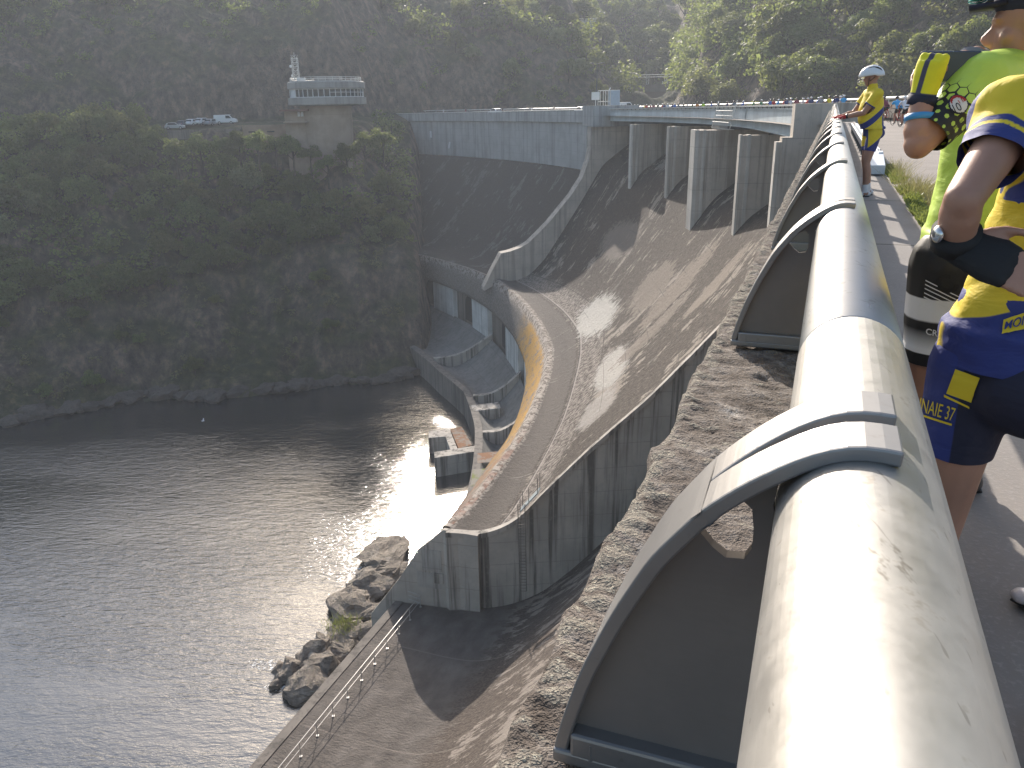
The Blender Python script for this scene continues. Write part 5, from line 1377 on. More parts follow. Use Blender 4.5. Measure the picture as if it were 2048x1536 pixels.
RK = [((775, 1112), (4.4, 2.4, 1.3), 'flat brown rock shelf in the glare beside the end wall'), ((755, 1150), (2.8, 2.2, 1.3), 'jagged rock below the flat brown shelf'),
      ((735, 1175), (2.4, 1.6, 1.1), 'dark broken rock between the shelf and the pale pointed rock'), ((705, 1205), (2.6, 1.9, 1.2), 'pale pointed rock jutting into the river'),
      ((740, 1225), (1.5, 1.2, .9), 'small rounded rock in the pool behind the pale pointed rock'), ((760, 1245), (1.4, 1.1, .8), 'small brown rock next to the apron kerb'),
      ((690, 1262), (2.3, 1.5, 1.2), 'rock capped with green weeds'), ((725, 1275), (1.8, 1.3, 1.0), 'rock between the weedy rock and the apron'),
      ((650, 1300), (2.0, 1.4, 1.3), 'ribbed slanting rock slab beyond the weedy rock'), ((690, 1300), (2.0, 1.5, 1.2), 'layered rock against the apron kerb'),
      ((620, 1325), (1.9, 1.4, 1.4), 'ribbed dark rock in the middle of the rocky spit'), ((655, 1345), (2.2, 1.6, 1.4), 'large mossy layered rock beside the apron'),
      ((590, 1345), (1.5, 1.1, 1.1), 'low rock at the foamy end of the spit'), ((620, 1375), (1.9, 1.5, 1.3), 'dark rock at the tip of the spit near the apron'),
      ((560, 1340), (1.0, .6, .5), 'flat wet rock among the white foam'), ((552, 1372), (.55, .4, .5), 'small lone rock standing out of the river'), ((590, 1385), (.8, .6, .6), 'small brown rock at the foot of the spit')]
for i, ((x, y), r, lab) in enumerate(RK):
    q = onz(x, y, WATER + 0.45 * r[2] - 0.2); r = (r[0] * 1.22, r[1] * 1.25, r[2] * 1.05); rock(q, r, 40 + i, lab, 'rocks along the river edge')
# white water around the rock tips
k = NT('white_foam'); c = k.coord('Object'); n = k.noise(c, 3.2, 5, 0.7); ms_ = k.n('ShaderNodeMixShader'); tr_ = k.n('ShaderNodeBsdfTransparent'); k.set(ms_.inputs[0], k.step(n, 0.54, 0.60)); k.t.links.new(tr_.outputs[0], ms_.inputs[1]); k.t.links.new(k.bsdf((0.75, 0.77, 0.78), 0.5), ms_.inputs[2]); M['foam'] = k.done(ms_.outputs[0])
mb = MB()
for (x, y, rx, ry) in ((535, 1328, 1.9, 0.7), (715, 1140, 1.6, 1.1), (728, 1165, 1.5, .8), (575, 1380, .8, .5), (800, 1125, 1.5, .8), (552, 1374, .9, .6)):
    q = onz(x, y, WATER + 0.03); n_ = 26; V = [q] + [q + Vector((rx * math.cos(t) * (1 + .25 * math.sin(3 * t + x)), ry * math.sin(t) * (1 + .25 * math.cos(2 * t + y)), 0)) for t in np.linspace(0, 2 * math.pi, n_, endpoint=False)]
    mb.add(V, [(0, 1 + i, 1 + (i + 1) % n_) for i in range(n_)])
tag(mb.build('river_foam', M['foam']), 'white foam where the water breaks on the rocks', 'foam', kind='stuff')
def tuft(c, r, h, n, mat, label, seed, name='weed_tuft'):
    rg = np.random.default_rng(seed); P = np.stack([rg.normal(0, r, n), rg.normal(0, r, n), np.zeros(n)], 1); d = np.stack([rg.normal(0, .45, n), rg.normal(0, .45, n), np.ones(n)], 1)
    hh = h * rg.uniform(.4, 1.1, n)[:, None]; s = np.cross(d, rg.normal(0, 1, (n, 3))); s /= np.linalg.norm(s, axis=1)[:, None]; w_ = h * 0.035
    V = np.stack([P - s * w_, P + s * w_, P + d * hh + s * w_ * .2, P + d * hh - s * w_ * .2], 1).reshape(-1, 3)
    me = mesh_np(name, V, np.arange(4 * n).reshape(n, 4), [mat]); a = me.attributes.new('leafv', 'FLOAT', 'POINT'); a.data.foreach_set('value', np.repeat(rg.random(n), 4).astype(np.float32))
    o = bpy.data.objects.new(name, me); COL.objects.link(o); o.location = c; return tag(o, label, 'plant')
M['grass'] = mat_leaf('grass_blades', (0.085, 0.115, 0.025), (0.21, 0.24, 0.06), 0.4); M['dry'] = mat_leaf('dry_grass_blades', (0.20, 0.16, 0.075), (0.34, 0.27, 0.15), 0.35)
q = onz(685, 1252, WATER + 1.5); tuft(q, 0.75, 0.8, 260, M['grass'], 'bright green weed tuft growing on the rock beside the apron', 3)
# bird low over the river
q = onz(406, 842, WATER + 3); bd = MB(); bd.tube([q + Vector((-.2, -.1, 0)), q, q + Vector((.22, .1, .03))], [0.03, 0.08, 0.03], 8)
for s in (-1, 1): bd.hexa([q + Vector((-.1, 0, 0)), q + Vector((.1, 0, 0)), q + Vector((.1, 0, .02)), q + Vector((-.1, 0, .02)), q + Vector((-.12, s * .5, .25)), q + Vector((.0, s * .5, .25)), q + Vector((.0, s * .5, .27)), q + Vector((-.12, s * .5, .27))])
tag(bd.build('bird', M['wframe']), 'small white gull gliding low over the dark water', 'bird')

# ------------------------------------------------------------------ verge and barrier beside the walkway
M['barrier'] = plain('white_barrier_paint', (0.66, 0.70, 0.74), 0.45, 0.06, 5.0)
ba = tag(empty('barrier', sl(18, -0.95, 0)), 'pale painted double rail barrier with a blunt end standing on the walkway edge', 'barrier')
s1_ = 40.0
for l0, l1 in ((-0.745, -0.815), (-0.915, -1.005)):
    mb = MB(); mb.hexa([sl(18.3, l0, 0.20), sl(18.3, l1, 0.20), sl(s1_, l1, 0.20), sl(s1_, l0, 0.20), sl(18.3, l0, 0.37), sl(18.3, l1, 0.37), sl(s1_, l1, 0.37), sl(s1_, l0, 0.37)]); mb.build('rail', M['barrier'], ba, bevel=0.012)
mb = MB(); mb.hexa([sl(17.2, -0.735, 0.02), sl(17.2, -1.015, 0.02), sl(18.6, -1.015, 0.02), sl(18.6, -0.735, 0.02), sl(17.2, -0.735, 0.19), sl(17.2, -1.015, 0.19), sl(18.6, -1.015, 0.385), sl(18.6, -0.735, 0.385)]); mb.build('end_piece', M['barrier'], ba, bevel=0.012)
mb = MB()
for l in (-0.765, -0.80, -0.94, -0.98):
    for s in (18.8, 19.05): mb.tube([sl(s, l, 0.36), sl(s, l, 0.385)], 0.014, 6)
mb.build('bolt', M['gate'], ba)
for s in np.arange(19.2, 40, 1.5):
    mb = MB(); mb.box(sl(s, -0.875, 0.10), (0.24, 0.08, 0.2), ax=(NV, TV, ZV)); mb.build('post', M['gate'], ba)
def verge(name, n, s0, s1, l0, l1, h, mat, seed, label, clump=40, z=-0.12):
    rg = np.random.default_rng(seed); cs = rg.uniform(s0, s1, clump); cl = rg.uniform(min(l0, l1), max(l0, l1), clump); pk = rg.integers(0, clump, n)
    s = cs[pk] + rg.normal(0, 0.16, n); l = np.clip(cl[pk] + rg.normal(0, 0.045, n), min(l0, l1) - .03, max(l0, l1) + .03)
    P = sln(s, l, z); d = np.stack([rg.normal(0, .5, n), rg.normal(0, .5, n), np.ones(n)], 1); hh = h * rg.uniform(.3, 1.15, n)[:, None]
    sd_ = np.cross(d, rg.normal(0, 1, (n, 3))); sd_ /= np.linalg.norm(sd_, axis=1)[:, None]; w_ = 0.004 + 0.012 * (h < .1)
    V = np.stack([P - sd_ * w_, P + sd_ * w_, P + d * hh + sd_ * w_ * .3, P + d * hh - sd_ * w_ * .3], 1).reshape(-1, 3)
    me = mesh_np(name, V, np.arange(4 * n).reshape(n, 4), [mat]); a = me.attributes.new('leafv', 'FLOAT', 'POINT'); a.data.foreach_set('value', np.repeat(rg.random(n), 4).astype(np.float32))
    o = bpy.data.objects.new(name, me); COL.objects.link(o); tag(o, label, 'grass', kind='stuff')
verge('grass', 7000, 4, 19, -1.10, -1.24, 0.085, M['grass'], 11, 'short bright green grass along the walkway edge', 60, 0.0)
verge('grass', 1500, 13, 19, -1.2, -1.5, 0.34, M['dry'], 12, 'taller dry grass where the barrier ends', 14)
verge('grass', 3500, 2, 16, -1.30, -1.75, 0.09, M['dry'], 13, 'dry weeds in the road gutter', 50)
# boulders and ledges along the far waterline
for i, a in enumerate(np.linspace(-34, -7.6, 46)):
    d = 142
    while float(ground(*pol(a, d))) < WATER + 0.25 and d < 185: d += 0.5
    x, y = pol(a, d - 0.6 + 1.2 * rng.random()); r = rng.uniform(0.9, 2.4)
    rock(Vector((x, y, WATER + 0.25 * r)), (r * 1.5, r, r * 0.6), 200 + i, 'grey brown boulder at the foot of the far bank along the dark waterline', 'boulders along the far waterline', mat='rock_dark')
# ------------------------------------------------------------------ people: body builder
def remesh(mbx, voxel, name, smooth=4, fac=0.5):
    o = mbx.build(name, None, None)
    m = o.modifiers.new('r', 'REMESH'); m.mode = 'VOXEL'; m.voxel_size = voxel; m.use_smooth_shade = True
    s = o.modifiers.new('s', 'SMOOTH'); s.iterations = smooth; s.factor = fac
    dg = bpy.context.evaluated_depsgraph_get(); dg.update()
    me = bpy.data.meshes.new_from_object(o.evaluated_get(dg)); old = o.data
    bpy.data.objects.remove(o); bpy.data.meshes.remove(old)
    me.name = name
    return me
def limb(mb, pts, rs, n=14):
    pts = [Vector(p) for p in pts]
    mb.tube(pts, rs, n)
    for p, r in zip(pts, rs): mb.ell(p, (r, r, r), 12, 8)
def frame(f):
    f = Vector(f).normalized(); l = Vector((0, 0, 1)).cross(f).normalized()      # l = person's left when upright, facing f
    return f, l
def cut(me, co, no, cen, rad, J=None):
    bm = bmesh.new(); bm.from_mesh(me); cen = Vector(cen)
    def body(c):
        if J is None: return False
        a = J['pel']; b = J['neck']; ax = (b - a).normalized(); r = c - a; r = r - ax * r.dot(ax)
        return math.hypot(r.dot(J['l']) / 0.19, r.dot(J['f']) / (0.145 + J.get('bel', 0.0))) < 1.0
    fs = [f for f in bm.faces if (f.calc_center_median() - cen).length < rad and not body(f.calc_center_median())]
    g = list({e for f in fs for e in f.edges} | {v for f in fs for v in f.verts}) + fs
    r = bmesh.ops.bisect_plane(bm, geom=g, plane_co=co, plane_no=no, clear_outer=True)
    bm.to_mesh(me); bm.free()
def mk(name, me, mats, parent=None):
    for m in (mats if isinstance(mats, (list, tuple)) else [mats]): me.materials.append(m)
    me.polygons.foreach_set('use_smooth', [True] * len(me.polygons))
    o = bpy.data.objects.new(name, me); COL.objects.link(o)
    if parent is not None: o.parent = parent; o.matrix_parent_inverse = parent_inv(parent)
    return o
def attr(me, k, vals):
    a = me.attributes.new(k, 'FLOAT', 'POINT'); a.data.foreach_set('value', np.asarray(vals, np.float32))
def coords(me):
    c = np.empty(len(me.vertices) * 3, np.float32); me.vertices.foreach_get('co', c); return c.reshape(-1, 3).astype(float)
def torso(mb, J, infl=0.0, belly=0.0, lo=0.0):
    """elliptical torso from the pelvis to the shoulders"""
    f, l = J['f'], J['l']; P = J['pel']; C_ = J['chest']; N_ = J['neck']; k = J.get('k', 1.0)
    ctr = [P - ZV * 0.05 * k, P + (C_ - P) * 0.02, P.lerp(C_, 0.35) + f * belly * 0.5, P.lerp(C_, 0.7) + f * belly * 0.35, C_, C_.lerp(N_, 0.45), N_]
    w_ = [0.135, 0.168, 0.150, 0.158, 0.172, 0.135, 0.062]; d_ = [0.095, 0.118, 0.110 + belly * .6, 0.115 + belly * .5, 0.118, 0.095, 0.058]
    mb.tube(ctr, [(a * k + infl) for a in w_], 28, ry=[(a * k + infl) for a in d_], xdir=l)
    for c, a, b in zip(ctr[:-1], w_, d_):
        mb.ell(c, (a * k + infl, b * k + infl, 0.07 * k), 18, 8, rot=Matrix((l, -f, ZV)).transposed().to_3x3() if False else Matrix(((l.x, -f.x, 0), (l.y, -f.y, 0), (l.z, -f.z, 1))))
    for s in ('SL', 'SR'):
        limb(mb, [C_.lerp(N_, 0.35) + (J[s] - C_.lerp(N_, 0.35)) * 0.35, J[s]], [0.078 * k + infl, 0.060 * k + infl])
def head_shape(mb, J, infl=0.0):
    h = J['head']; hf = J['hf'].normalized(); hl = ZV.cross(hf).normalized(); hu = hf.cross(hl); k = J.get('k', 1.0)
    R = Matrix(((hf.x, hl.x, hu.x), (hf.y, hl.y, hu.y), (hf.z, hl.z, hu.z)))
    def W(a, b, c): return h + (hf * a + hl * b + hu * c) * k
    mb.ell(W(-0.012, 0, 0.03), (0.098 * k, 0.077 * k, 0.088 * k), 20, 12, rot=R)
    mb.ell(W(0.018, 0, -0.035), (0.072 * k, 0.062 * k, 0.082 * k), 18, 10, rot=R)
    mb.ell(W(0.060, 0, -0.088), (0.026 * k, 0.034 * k, 0.024 * k), 10, 8, rot=R)       # chin
    mb.ell(W(0.080, 0, 0.022), (0.014 * k, 0.052 * k, 0.012 * k), 10, 8, rot=R)        # brow
    limb(mb, [W(0.086, 0, 0.005), W(0.106, 0, -0.022), W(0.098, 0, -0.030)], [0.009 * k, 0.013 * k, 0.014 * k], 8)   # nose
    mb.ell(W(0.082, 0, -0.057), (0.013 * k, 0.026 * k, 0.007 * k), 10, 6, rot=R); mb.ell(W(0.080, 0, -0.069), (0.013 * k, 0.022 * k, 0.007 * k), 10, 6, rot=R)   # lips
    for s in (-1, 1):
        mb.ell(W(-0.005, s * 0.079, -0.012), (0.024 * k, 0.010 * k, 0.034 * k), 10, 8, rot=R)      # ear
        mb.ell(W(0.055, s * 0.042, -0.025), (0.022 * k, 0.020 * k, 0.020 * k), 10, 8, rot=R)       # cheek
    limb(mb, [h - hu * 0.06 * k - hf * 0.02 * k, J['neck'] + ZV * 0.01], [0.052 * k, 0.060 * k])
    return W, R
def arm_pts(J, s): return J['S' + s], J['E' + s], J['W' + s]
def hand(mb, w, d, n, side, curl=0.6, k=1.0, spread=0.12, thumb=0.5):
    """w wrist, d direction of the palm, n back-of-hand normal, side +1/-1 towards the thumb"""
    d = Vector(d).normalized(); n = Vector(n); n = (n - d * n.dot(d)).normalized(); t = d.cross(n) * side
    mb.tube([w, w + d * 0.03 * k, w + d * 0.075 * k, w + d * 0.095 * k], [0.026 * k, 0.034 * k, 0.041 * k, 0.037 * k], 14, ry=[0.021 * k, 0.018 * k, 0.016 * k, 0.012 * k], xdir=t)
    for i, (o, L) in enumerate(((0.029, 0.070), (0.010, 0.079), (-0.010, 0.074), (-0.029, 0.058))):
        p = w + d * 0.088 * k + t * o * k; a = curl * (0.8 + 0.15 * i); dd = (d + t * (o * spread * 28 * 0.1)).normalized(); P = [p]
        for seg, fr in enumerate((0.45, 0.32, 0.23)):
            ang = a * (seg + 0.6); v = dd * math.cos(ang) - n * math.sin(ang); P.append(P[-1] + v * L * fr * k)
        limb(mb, P, [0.0095 * k, 0.0088 * k, 0.0080 * k, 0.0070 * k], 8)
    p = w + d * 0.03 * k + t * 0.030 * k; v1 = (d * 0.75 + t * 0.65 - n * thumb * 0.6).normalized(); v2 = (d * 0.95 + t * 0.2 - n * thumb).normalized()
    limb(mb, [p, p + v1 * 0.042 * k, p + v1 * 0.042 * k + v2 * 0.032 * k], [0.0135 * k, 0.0105 * k, 0.0085 * k], 8)
def skin_mesh(J, voxel, hands=None, name='person', smooth=4):
    mb = MB(); k = J.get('k', 1.0)
    torso(mb, J, -0.004, J.get('belly', 0.0)); head_shape(mb, J)
    for s in 'LR':
        S, E, W_ = arm_pts(J, s)
        ka = k * J.get('ka', 1.0); limb(mb, [S, S.lerp(E, 0.45), E, E.lerp(W_, 0.3), W_], [0.055 * ka, 0.049 * ka, 0.039 * ka, 0.042 * ka, 0.027 * k])
        H, K_, A = J['H' + s], J['K' + s], J['A' + s]
        back = -J['f']
        kl = k * J.get('kl', 1.0); limb(mb, [H, H.lerp(K_, 0.4), K_, K_.lerp(A, 0.33) + back * 0.015 * k, A], [0.088 * kl, 0.078 * kl, 0.056 * kl, 0.057 * kl, 0.036 * k])
        ft = J.get('toe' + s, J['f']); limb(mb, [A - ZV * 0.035 * k - ft * 0.03 * k, A - ZV * 0.05 * k + ft * 0.11 * k], [0.036 * k, 0.028 * k])
    if hands:
        for h in hands: hand(mb, *h['a'], **h['k'])
    else:
        for s in 'LR':
            d = (J['W' + s] - J['E' + s]).normalized(); mb.ell(J['W' + s] + d * 0.07 * k, (0.045 * k, 0.045 * k, 0.045 * k), 10, 8)
    return remesh(mb, voxel, name, smooth)
def jersey_mesh(J, voxel, sl_frac=0.62, infl=0.013, hem=0.06, name='jersey', belly=0.0, wr=0.004, seed=0.0):
    mb = MB(); k = J.get('k', 1.0); torso(mb, J, infl, belly)
    ext = []
    limb(mb, [J['neck'] - ZV * 0.03, J['neck'] + ZV * 0.025 * k + (J['head'] - J['neck']) * 0.15], [0.075 * k, 0.066 * k])
    for s in 'LR':
        S, E, W_ = arm_pts(J, s); u = (E - S).normalized(); L = (E - S).length * sl_frac
        ka = k * J.get('ka', 1.0); limb(mb, [S, S + u * L * 0.6, S + u * (L + 0.05)], [0.060 * ka + infl, 0.055 * ka + infl, 0.050 * ka + infl])
        ext.append((S + u * L, u))
    pelc = J['pel'] - ZV * hem
    mb.tube([J['pel'] - ZV * 0.12 * k, J['pel'] + ZV * 0.04], [0.172 * k + infl, 0.174 * k + infl], 26, ry=[0.124 * k + infl + belly * .3, 0.126 * k + infl + belly * .4], xdir=J['l'])
    me = remesh(mb, voxel, name, 5)
    for co, u in ext: cut(me, co, u, co + u * 0.05, 0.10, J)
    cut(me, pelc, -ZV, pelc - ZV * 0.1, 0.30)
    c = coords(me)
    if wr:
        no = np.empty(len(me.vertices) * 3, np.float32); me.vertices.foreach_get('normal', no); no = no.reshape(-1, 3)
        q = fbm(c[:, 0] * 9 + seed, c[:, 1] * 9, c[:, 2] * 16, 3, 0.55); c2 = c + no * (q * wr)[:, None]; me.vertices.foreach_set('co', c2.astype(np.float32).ravel())
    return me
def shorts_mesh(J, voxel, frac=0.62, infl=0.010, name='shorts', belly=0.0):
    mb = MB(); k = J.get('k', 1.0); P = J['pel']; ext = []
    mb.tube([P - ZV * 0.09 * k, P, P + ZV * 0.10 * k], [0.152 * k + infl, 0.163 * k + infl, 0.142 * k + infl], 26, ry=[0.110 * k + infl, 0.114 * k + infl, 0.102 * k + infl + belly * .4], xdir=J['l'])
    mb.ell(P - ZV * 0.06 * k - J['f'] * 0.03 * k, (0.135 * k + infl, 0.132 * k + infl, 0.10 * k), 18, 10)
    for s in 'LR':
        H, K_ = J['H' + s], J['K' + s]; u = (K_ - H).normalized(); L = (K_ - H).length * frac
        kl = k * J.get('kl', 1.0); limb(mb, [H, H.lerp(K_, frac * 0.6), H + u * (L + 0.06)], [0.090 * kl + infl, 0.082 * kl + infl, 0.066 * kl + infl]); ext.append((H + u * L, u))
    me = remesh(mb, voxel, name, 5)
    for co, u in ext: cut(me, co, u, co + u * 0.07, 0.13)
    return me
def shoe(J, s, mat, parent, k=1.0, sock=None, voxel=0.01):
    A = J['A' + s]; f = J.get('toe' + s, J['f']); f = Vector((f.x, f.y, 0)).normalized(); l = ZV.cross(f)
    mb = MB(); b = Vector((A.x, A.y, 0)) + ZV * (A.z - 0.075 * k)
    for q, w_, h_ in ((-0.055, 0.036, 0.040), (-0.01, 0.036, 0.046), (0.05, 0.040, 0.036), (0.11, 0.046, 0.028), (0.165, 0.040, 0.022)):
        mb.ell(b + f * q * k + ZV * h_ * k * 0.9, (w_ * k, w_ * k, h_ * k), 14, 8)
    mb.tube([b + f * -0.07 * k + ZV * 0.03, b + f * 0.17 * k + ZV * 0.022], [0.034 * k, 0.034 * k], 12, ry=[0.024 * k, 0.020 * k], xdir=l)
    o = mk('shoe', remesh(mb, voxel, 'shoe', 2), mat, parent)
    so = MB(); so.tube([b + f * -0.065 * k + ZV * 0.004, b + f * 0.04 * k + ZV * 0.004, b + f * 0.185 * k + ZV * 0.008], [0.036 * k, 0.041 * k, 0.036 * k], 14, ry=[0.008 * k] * 3, xdir=l); so.build('sole', M['tyre'], o)
    if sock is not None:
        m2 = MB(); u = (J['K' + s] - A).normalized(); m2.tube([A - ZV * 0.02, A + u * 0.10 * k], [0.043 * k, 0.049 * k], 14, cap=False); m2.build('sock', sock, parent, smooth=True)
    return o
def helmet(J, mats, parent, k=1.0, tilt=0.0):
    h = J['head']; hf = J['hf'].normalized(); hl = ZV.cross(hf).normalized(); hu = hf.cross(hl)
    def W(a, b, c): return h + (hf * a + hl * b + hu * c) * k
    m = MB(); n1, n2 = 24, 9; V = []
    for i in range(n2 + 1):
        ph = (math.pi * 0.52) * i / n2
        for j in range(n1):
            t = 2 * math.pi * j / n1; a = math.cos(t); b = math.sin(t)
            V.append(W(-0.012 + 0.138 * math.sin(ph) * a + (0.03 if a > .5 else 0) * math.sin(ph), 0.100 * math.sin(ph) * b, 0.028 + 0.118 * math.cos(ph) - 0.018 * math.sin(ph) * (a < -0.3)))
    F = [(i * n1 + j, i * n1 + (j + 1) % n1, (i + 1) * n1 + (j + 1) % n1, (i + 1) * n1 + j) for i in range(n2) for j in range(n1)]
    m.add(V, F, 0)
    hel = m.build('helmet', mats[0], parent, smooth=True)
    sm = hel.modifiers.new('s', 'SOLIDIFY'); sm.thickness = 0.02 * k; sm.offset = -1
    for b in (-0.055, -0.02, 0.02, 0.055):                       # dark vents running front to back
        v = MB(); P = []
        for q in np.linspace(0.25, 0.98, 7):
            ang = math.pi * (q - 0.08); P.append(W(-0.012 + 0.134 * math.cos(ang), b * (0.55 + 0.5 * math.sin(ang)) * 1.25, 0.026 + 0.120 * math.sin(ang) * (1 - (b / .11) ** 2 * .5)))
        v.tube(P, [0.004 * k] + [0.011 * k] * 5 + [0.004 * k], 8); v.build('vent', mats[1], hel, smooth=True)
    st = MB()
    for s in (-1, 1): st.tube([W(0.03, s * 0.088, 0.0), W(0.035, s * 0.075, -0.06), W(0.05, s * 0.03, -0.115)], 0.006 * k, 5); st.tube([W(-0.05, s * 0.088, 0.0), W(0.02, s * 0.080, -0.05)], 0.006 * k, 5)
    st.build('strap', mats[1], hel)
    return hel
M['skin'] = None
def mat_skin(name, col):
    k = NT(name); c = k.coord('Object'); n1 = k.noise(c, 9, 5, 0.6); n2 = k.noise(c, 120, 3, 0.6)
    cc = k.ramp(n1, [(0.3, tuple(q * .86 for q in col)), (0.7, tuple(min(1, q * 1.1) for q in col))])
    return k.done(k.bsdf(cc, 0.48, k.bump(n2, 0.15, 0.002), Subsurface_Weight=0.08, Subsurface_Radius=(0.01, 0.004, 0.002)))
M['skin'] = mat_skin('tanned_skin', (0.40, 0.215, 0.15))
def fabric(name, col, rough=0.75, wr=0.35):
    k = NT(name); c = k.coord('Object'); n1 = k.noise(c, 30, 4, 0.6); n2 = k.noise(k.mapv(c, (1, 1, 2.5)), 12, 3, 0.55, 0.6)
    cc = k.mix(k.math('MULTIPLY', k.step(n2, 0.4, 0.65), 0.22), col, tuple(q * 0.72 for q in col))
    return k.done(k.bsdf(cc, rough, k.bump(k.math('ADD', n2, k.math('MULTIPLY', n1, 0.25)), wr, 0.012)))
def fabric_mix(name, layers, base, rough=0.72, wr=0.4):
    """layers: (attribute, colour) laid over the base where the stored value passes 0"""
    k = NT(name); c = k.coord('Object'); n1 = k.noise(c, 30, 4, 0.6); n2 = k.noise(k.mapv(c, (1, 1, 2.2)), 11, 3, 0.55, 0.7)
    col = base
    for at_, cc in layers:
        f = k.n('ShaderNodeAttribute', attribute_name=at_).outputs['Fac']; col = k.mix(k.step(f, -0.0015, 0.0015), col, cc)
    col = k.mix(k.math('MULTIPLY', k.step(n2, 0.4, 0.66), 0.20), col, k.mix(0.4, col, (0, 0, 0)))
    return k.done(k.bsdf(col, rough, k.bump(k.math('ADD', n2, k.math('MULTIPLY', n1, 0.2)), wr, 0.014)))
YEL = (0.74, 0.56, 0.03); BLU = (0.030, 0.045, 0.20); DBL = (0.018, 0.020, 0.045); LIM = (0.48, 0.66, 0.09); BLK = (0.013, 0.013, 0.015); WHT = (0.70, 0.70, 0.72)
M['c_white'] = fabric('white_fabric', WHT); M['c_black'] = fabric('black_fabric', BLK); M['c_yel'] = fabric('yellow_fabric', YEL); M['c_blu'] = fabric('blue_fabric', BLU)
M['c_dbl'] = fabric('navy_fabric', DBL); M['c_lime'] = fabric('lime_fabric', LIM); M['c_grey'] = fabric('grey_fabric', (0.22, 0.22, 0.24))
M['helm_w'] = plain('white_helmet', (0.72, 0.73, 0.75), 0.3, 0.03); M['helm_b'] = plain('black_helmet', (0.02, 0.02, 0.022), 0.35, 0.05)
M['c_red'] = fabric('red_fabric', (0.42, 0.025, 0.03)); M['shoe_w'] = plain('white_shoe', (0.62, 0.62, 0.62), 0.4); M['shoe_b'] = plain('black_shoe', (0.03, 0.03, 0.035), 0.4)

def bvh_of(o):
    me = o.data; mw = wmat(o); return BVHTree.FromPolygons([mw @ v.co for v in me.vertices], [tuple(p.vertices) for p in me.polygons])
CAMP = Vector((0, 0, CZ))
def px_hit(bvh, px, py, off):
    r = ray(px, py); h = bvh.ray_cast(CAMP, r)
    if h[0] is None: return None
    n = h[1] if h[1].dot(r) < 0 else -h[1]
    return h[0] + n * off
def lay(name, bvh, quad, V2, F2, mat, parent, off=0.003):
    """cloth print: 2-D shape (0..1 square) laid on a garment where the photo shows it"""
    V = []; ok = []
    for u, v in V2:
        a = Vector(quad[3]).lerp(Vector(quad[2]), u); b = Vector(quad[0]).lerp(Vector(quad[1]), u); q = a.lerp(b, v)
        h = px_hit(bvh, q.x, q.y, off); ok.append(h is not None); V.append(h if h is not None else Vector((0, 0, 0)))
    F = [f for f in F2 if all(ok[i] for i in f)]
    mb = MB(); mb.add(V, F); me_o = mb.build(name, mat, parent); bm = bmesh.new(); bm.from_mesh(me_o.data)
    bmesh.ops.delete(bm, geom=[v for v in bm.verts if not v.link_faces], context='VERTS'); bm.to_mesh(me_o.data); bm.free(); return me_o
def quadgrid(nx, ny, ok=lambda u, v: True):
    V = [(i / nx, j / ny) for j in range(ny + 1) for i in range(nx + 1)]; F = []
    for j in range(ny):
        for i in range(nx):
            if ok((i + .5) / nx, (j + .5) / ny): a = j * (nx + 1) + i; F.append((a, a + 1, a + nx + 2, a + nx + 1))
    return V, F
def text2d(s, shear=0.0, bold=0.0):
    cu = bpy.data.curves.new('t', 'FONT'); cu.body = s; cu.shear = shear; cu.offset = bold; cu.resolution_u = 3
    o = bpy.data.objects.new('t', cu); COL.objects.link(o); dg = bpy.context.evaluated_depsgraph_get(); dg.update()
    me = bpy.data.meshes.new_from_object(o.evaluated_get(dg)); bpy.data.objects.remove(o)
    bm = bmesh.new(); bm.from_mesh(me); bmesh.ops.triangulate(bm, faces=bm.faces); bmesh.ops.subdivide_edges(bm, edges=[e for e in bm.edges if e.calc_length() > 0.15], cuts=1); bmesh.ops.triangulate(bm, faces=bm.faces)
    c = np.array([v.co[:2] for v in bm.verts]); F = [tuple(v.index for v in f.verts) for f in bm.faces]; bm.free()
    mn = c.min(0); mx = c.max(0); return (c - mn) / (mx - mn), F
# ------------------------------------------------------------------ rider at the rail in the middle distance
def hz(v): return Vector((v.x, v.y, 0))
def J_base(pel, f, k=1.0, lean=0.0, sh=0.19):
    f, l = frame(f); J = {'f': f, 'l': l, 'k': k, 'pel': pel}
    up_ = (ZV + f * lean).normalized(); J['chest'] = pel + up_ * 0.40 * k; J['neck'] = J['chest'] + (up_ + f * lean * .3).normalized() * 0.145 * k
    for s, g in (('L', 1), ('R', -1)):
        J['S' + s] = J['chest'] + up_ * 0.075 * k + l * g * sh * k; J['H' + s] = pel - ZV * 0.045 * k + l * g * 0.095 * k
    J['hf'] = f; J['head'] = J['neck'] + (ZV * 0.155 + f * 0.03) * k
    return J
f = (NV * 0.93 - TV * 0.30).normalized(); base = sl(13.5, -0.50, 0)
J = J_base(base + ZV * 0.97 - f * 0.06, f, 1.03, lean=0.12)
for s, g in (('L', 1), ('R', -1)):
    J['A' + s] = base + J['l'] * g * 0.11 - f * (0.02 if g > 0 else 0.14) + ZV * 0.08; J['K' + s] = (J['H' + s] + J['A' + s]) / 2 + f * 0.05
    J['W' + s] = sl(13.5, TL - 0.015, TZ + TR + 0.022) + J['l'] * g * (0.10) + TV * 0.0 - f * 0.05
    m = (J['S' + s] + J['W' + s]) / 2; J['E' + s] = m - ZV * 0.10 + J['l'] * g * 0.05 - f * 0.03
J['hf'] = (NV * 0.96 + TV * 0.1 - ZV * 0.12).normalized()
hands = [{'a': (J['W' + s], (f - ZV * 0.25), ZV, 1 if s == 'R' else -1), 'k': dict(curl=0.55, k=1.0)} for s in 'LR']
pa = mk('person', skin_mesh(J, 0.010, hands, 'person', 3), M['skin']); tag(pa, 'cyclist in a yellow and blue kit and white helmet leaning on the handrail', 'person')
J['bel'] = 0.09
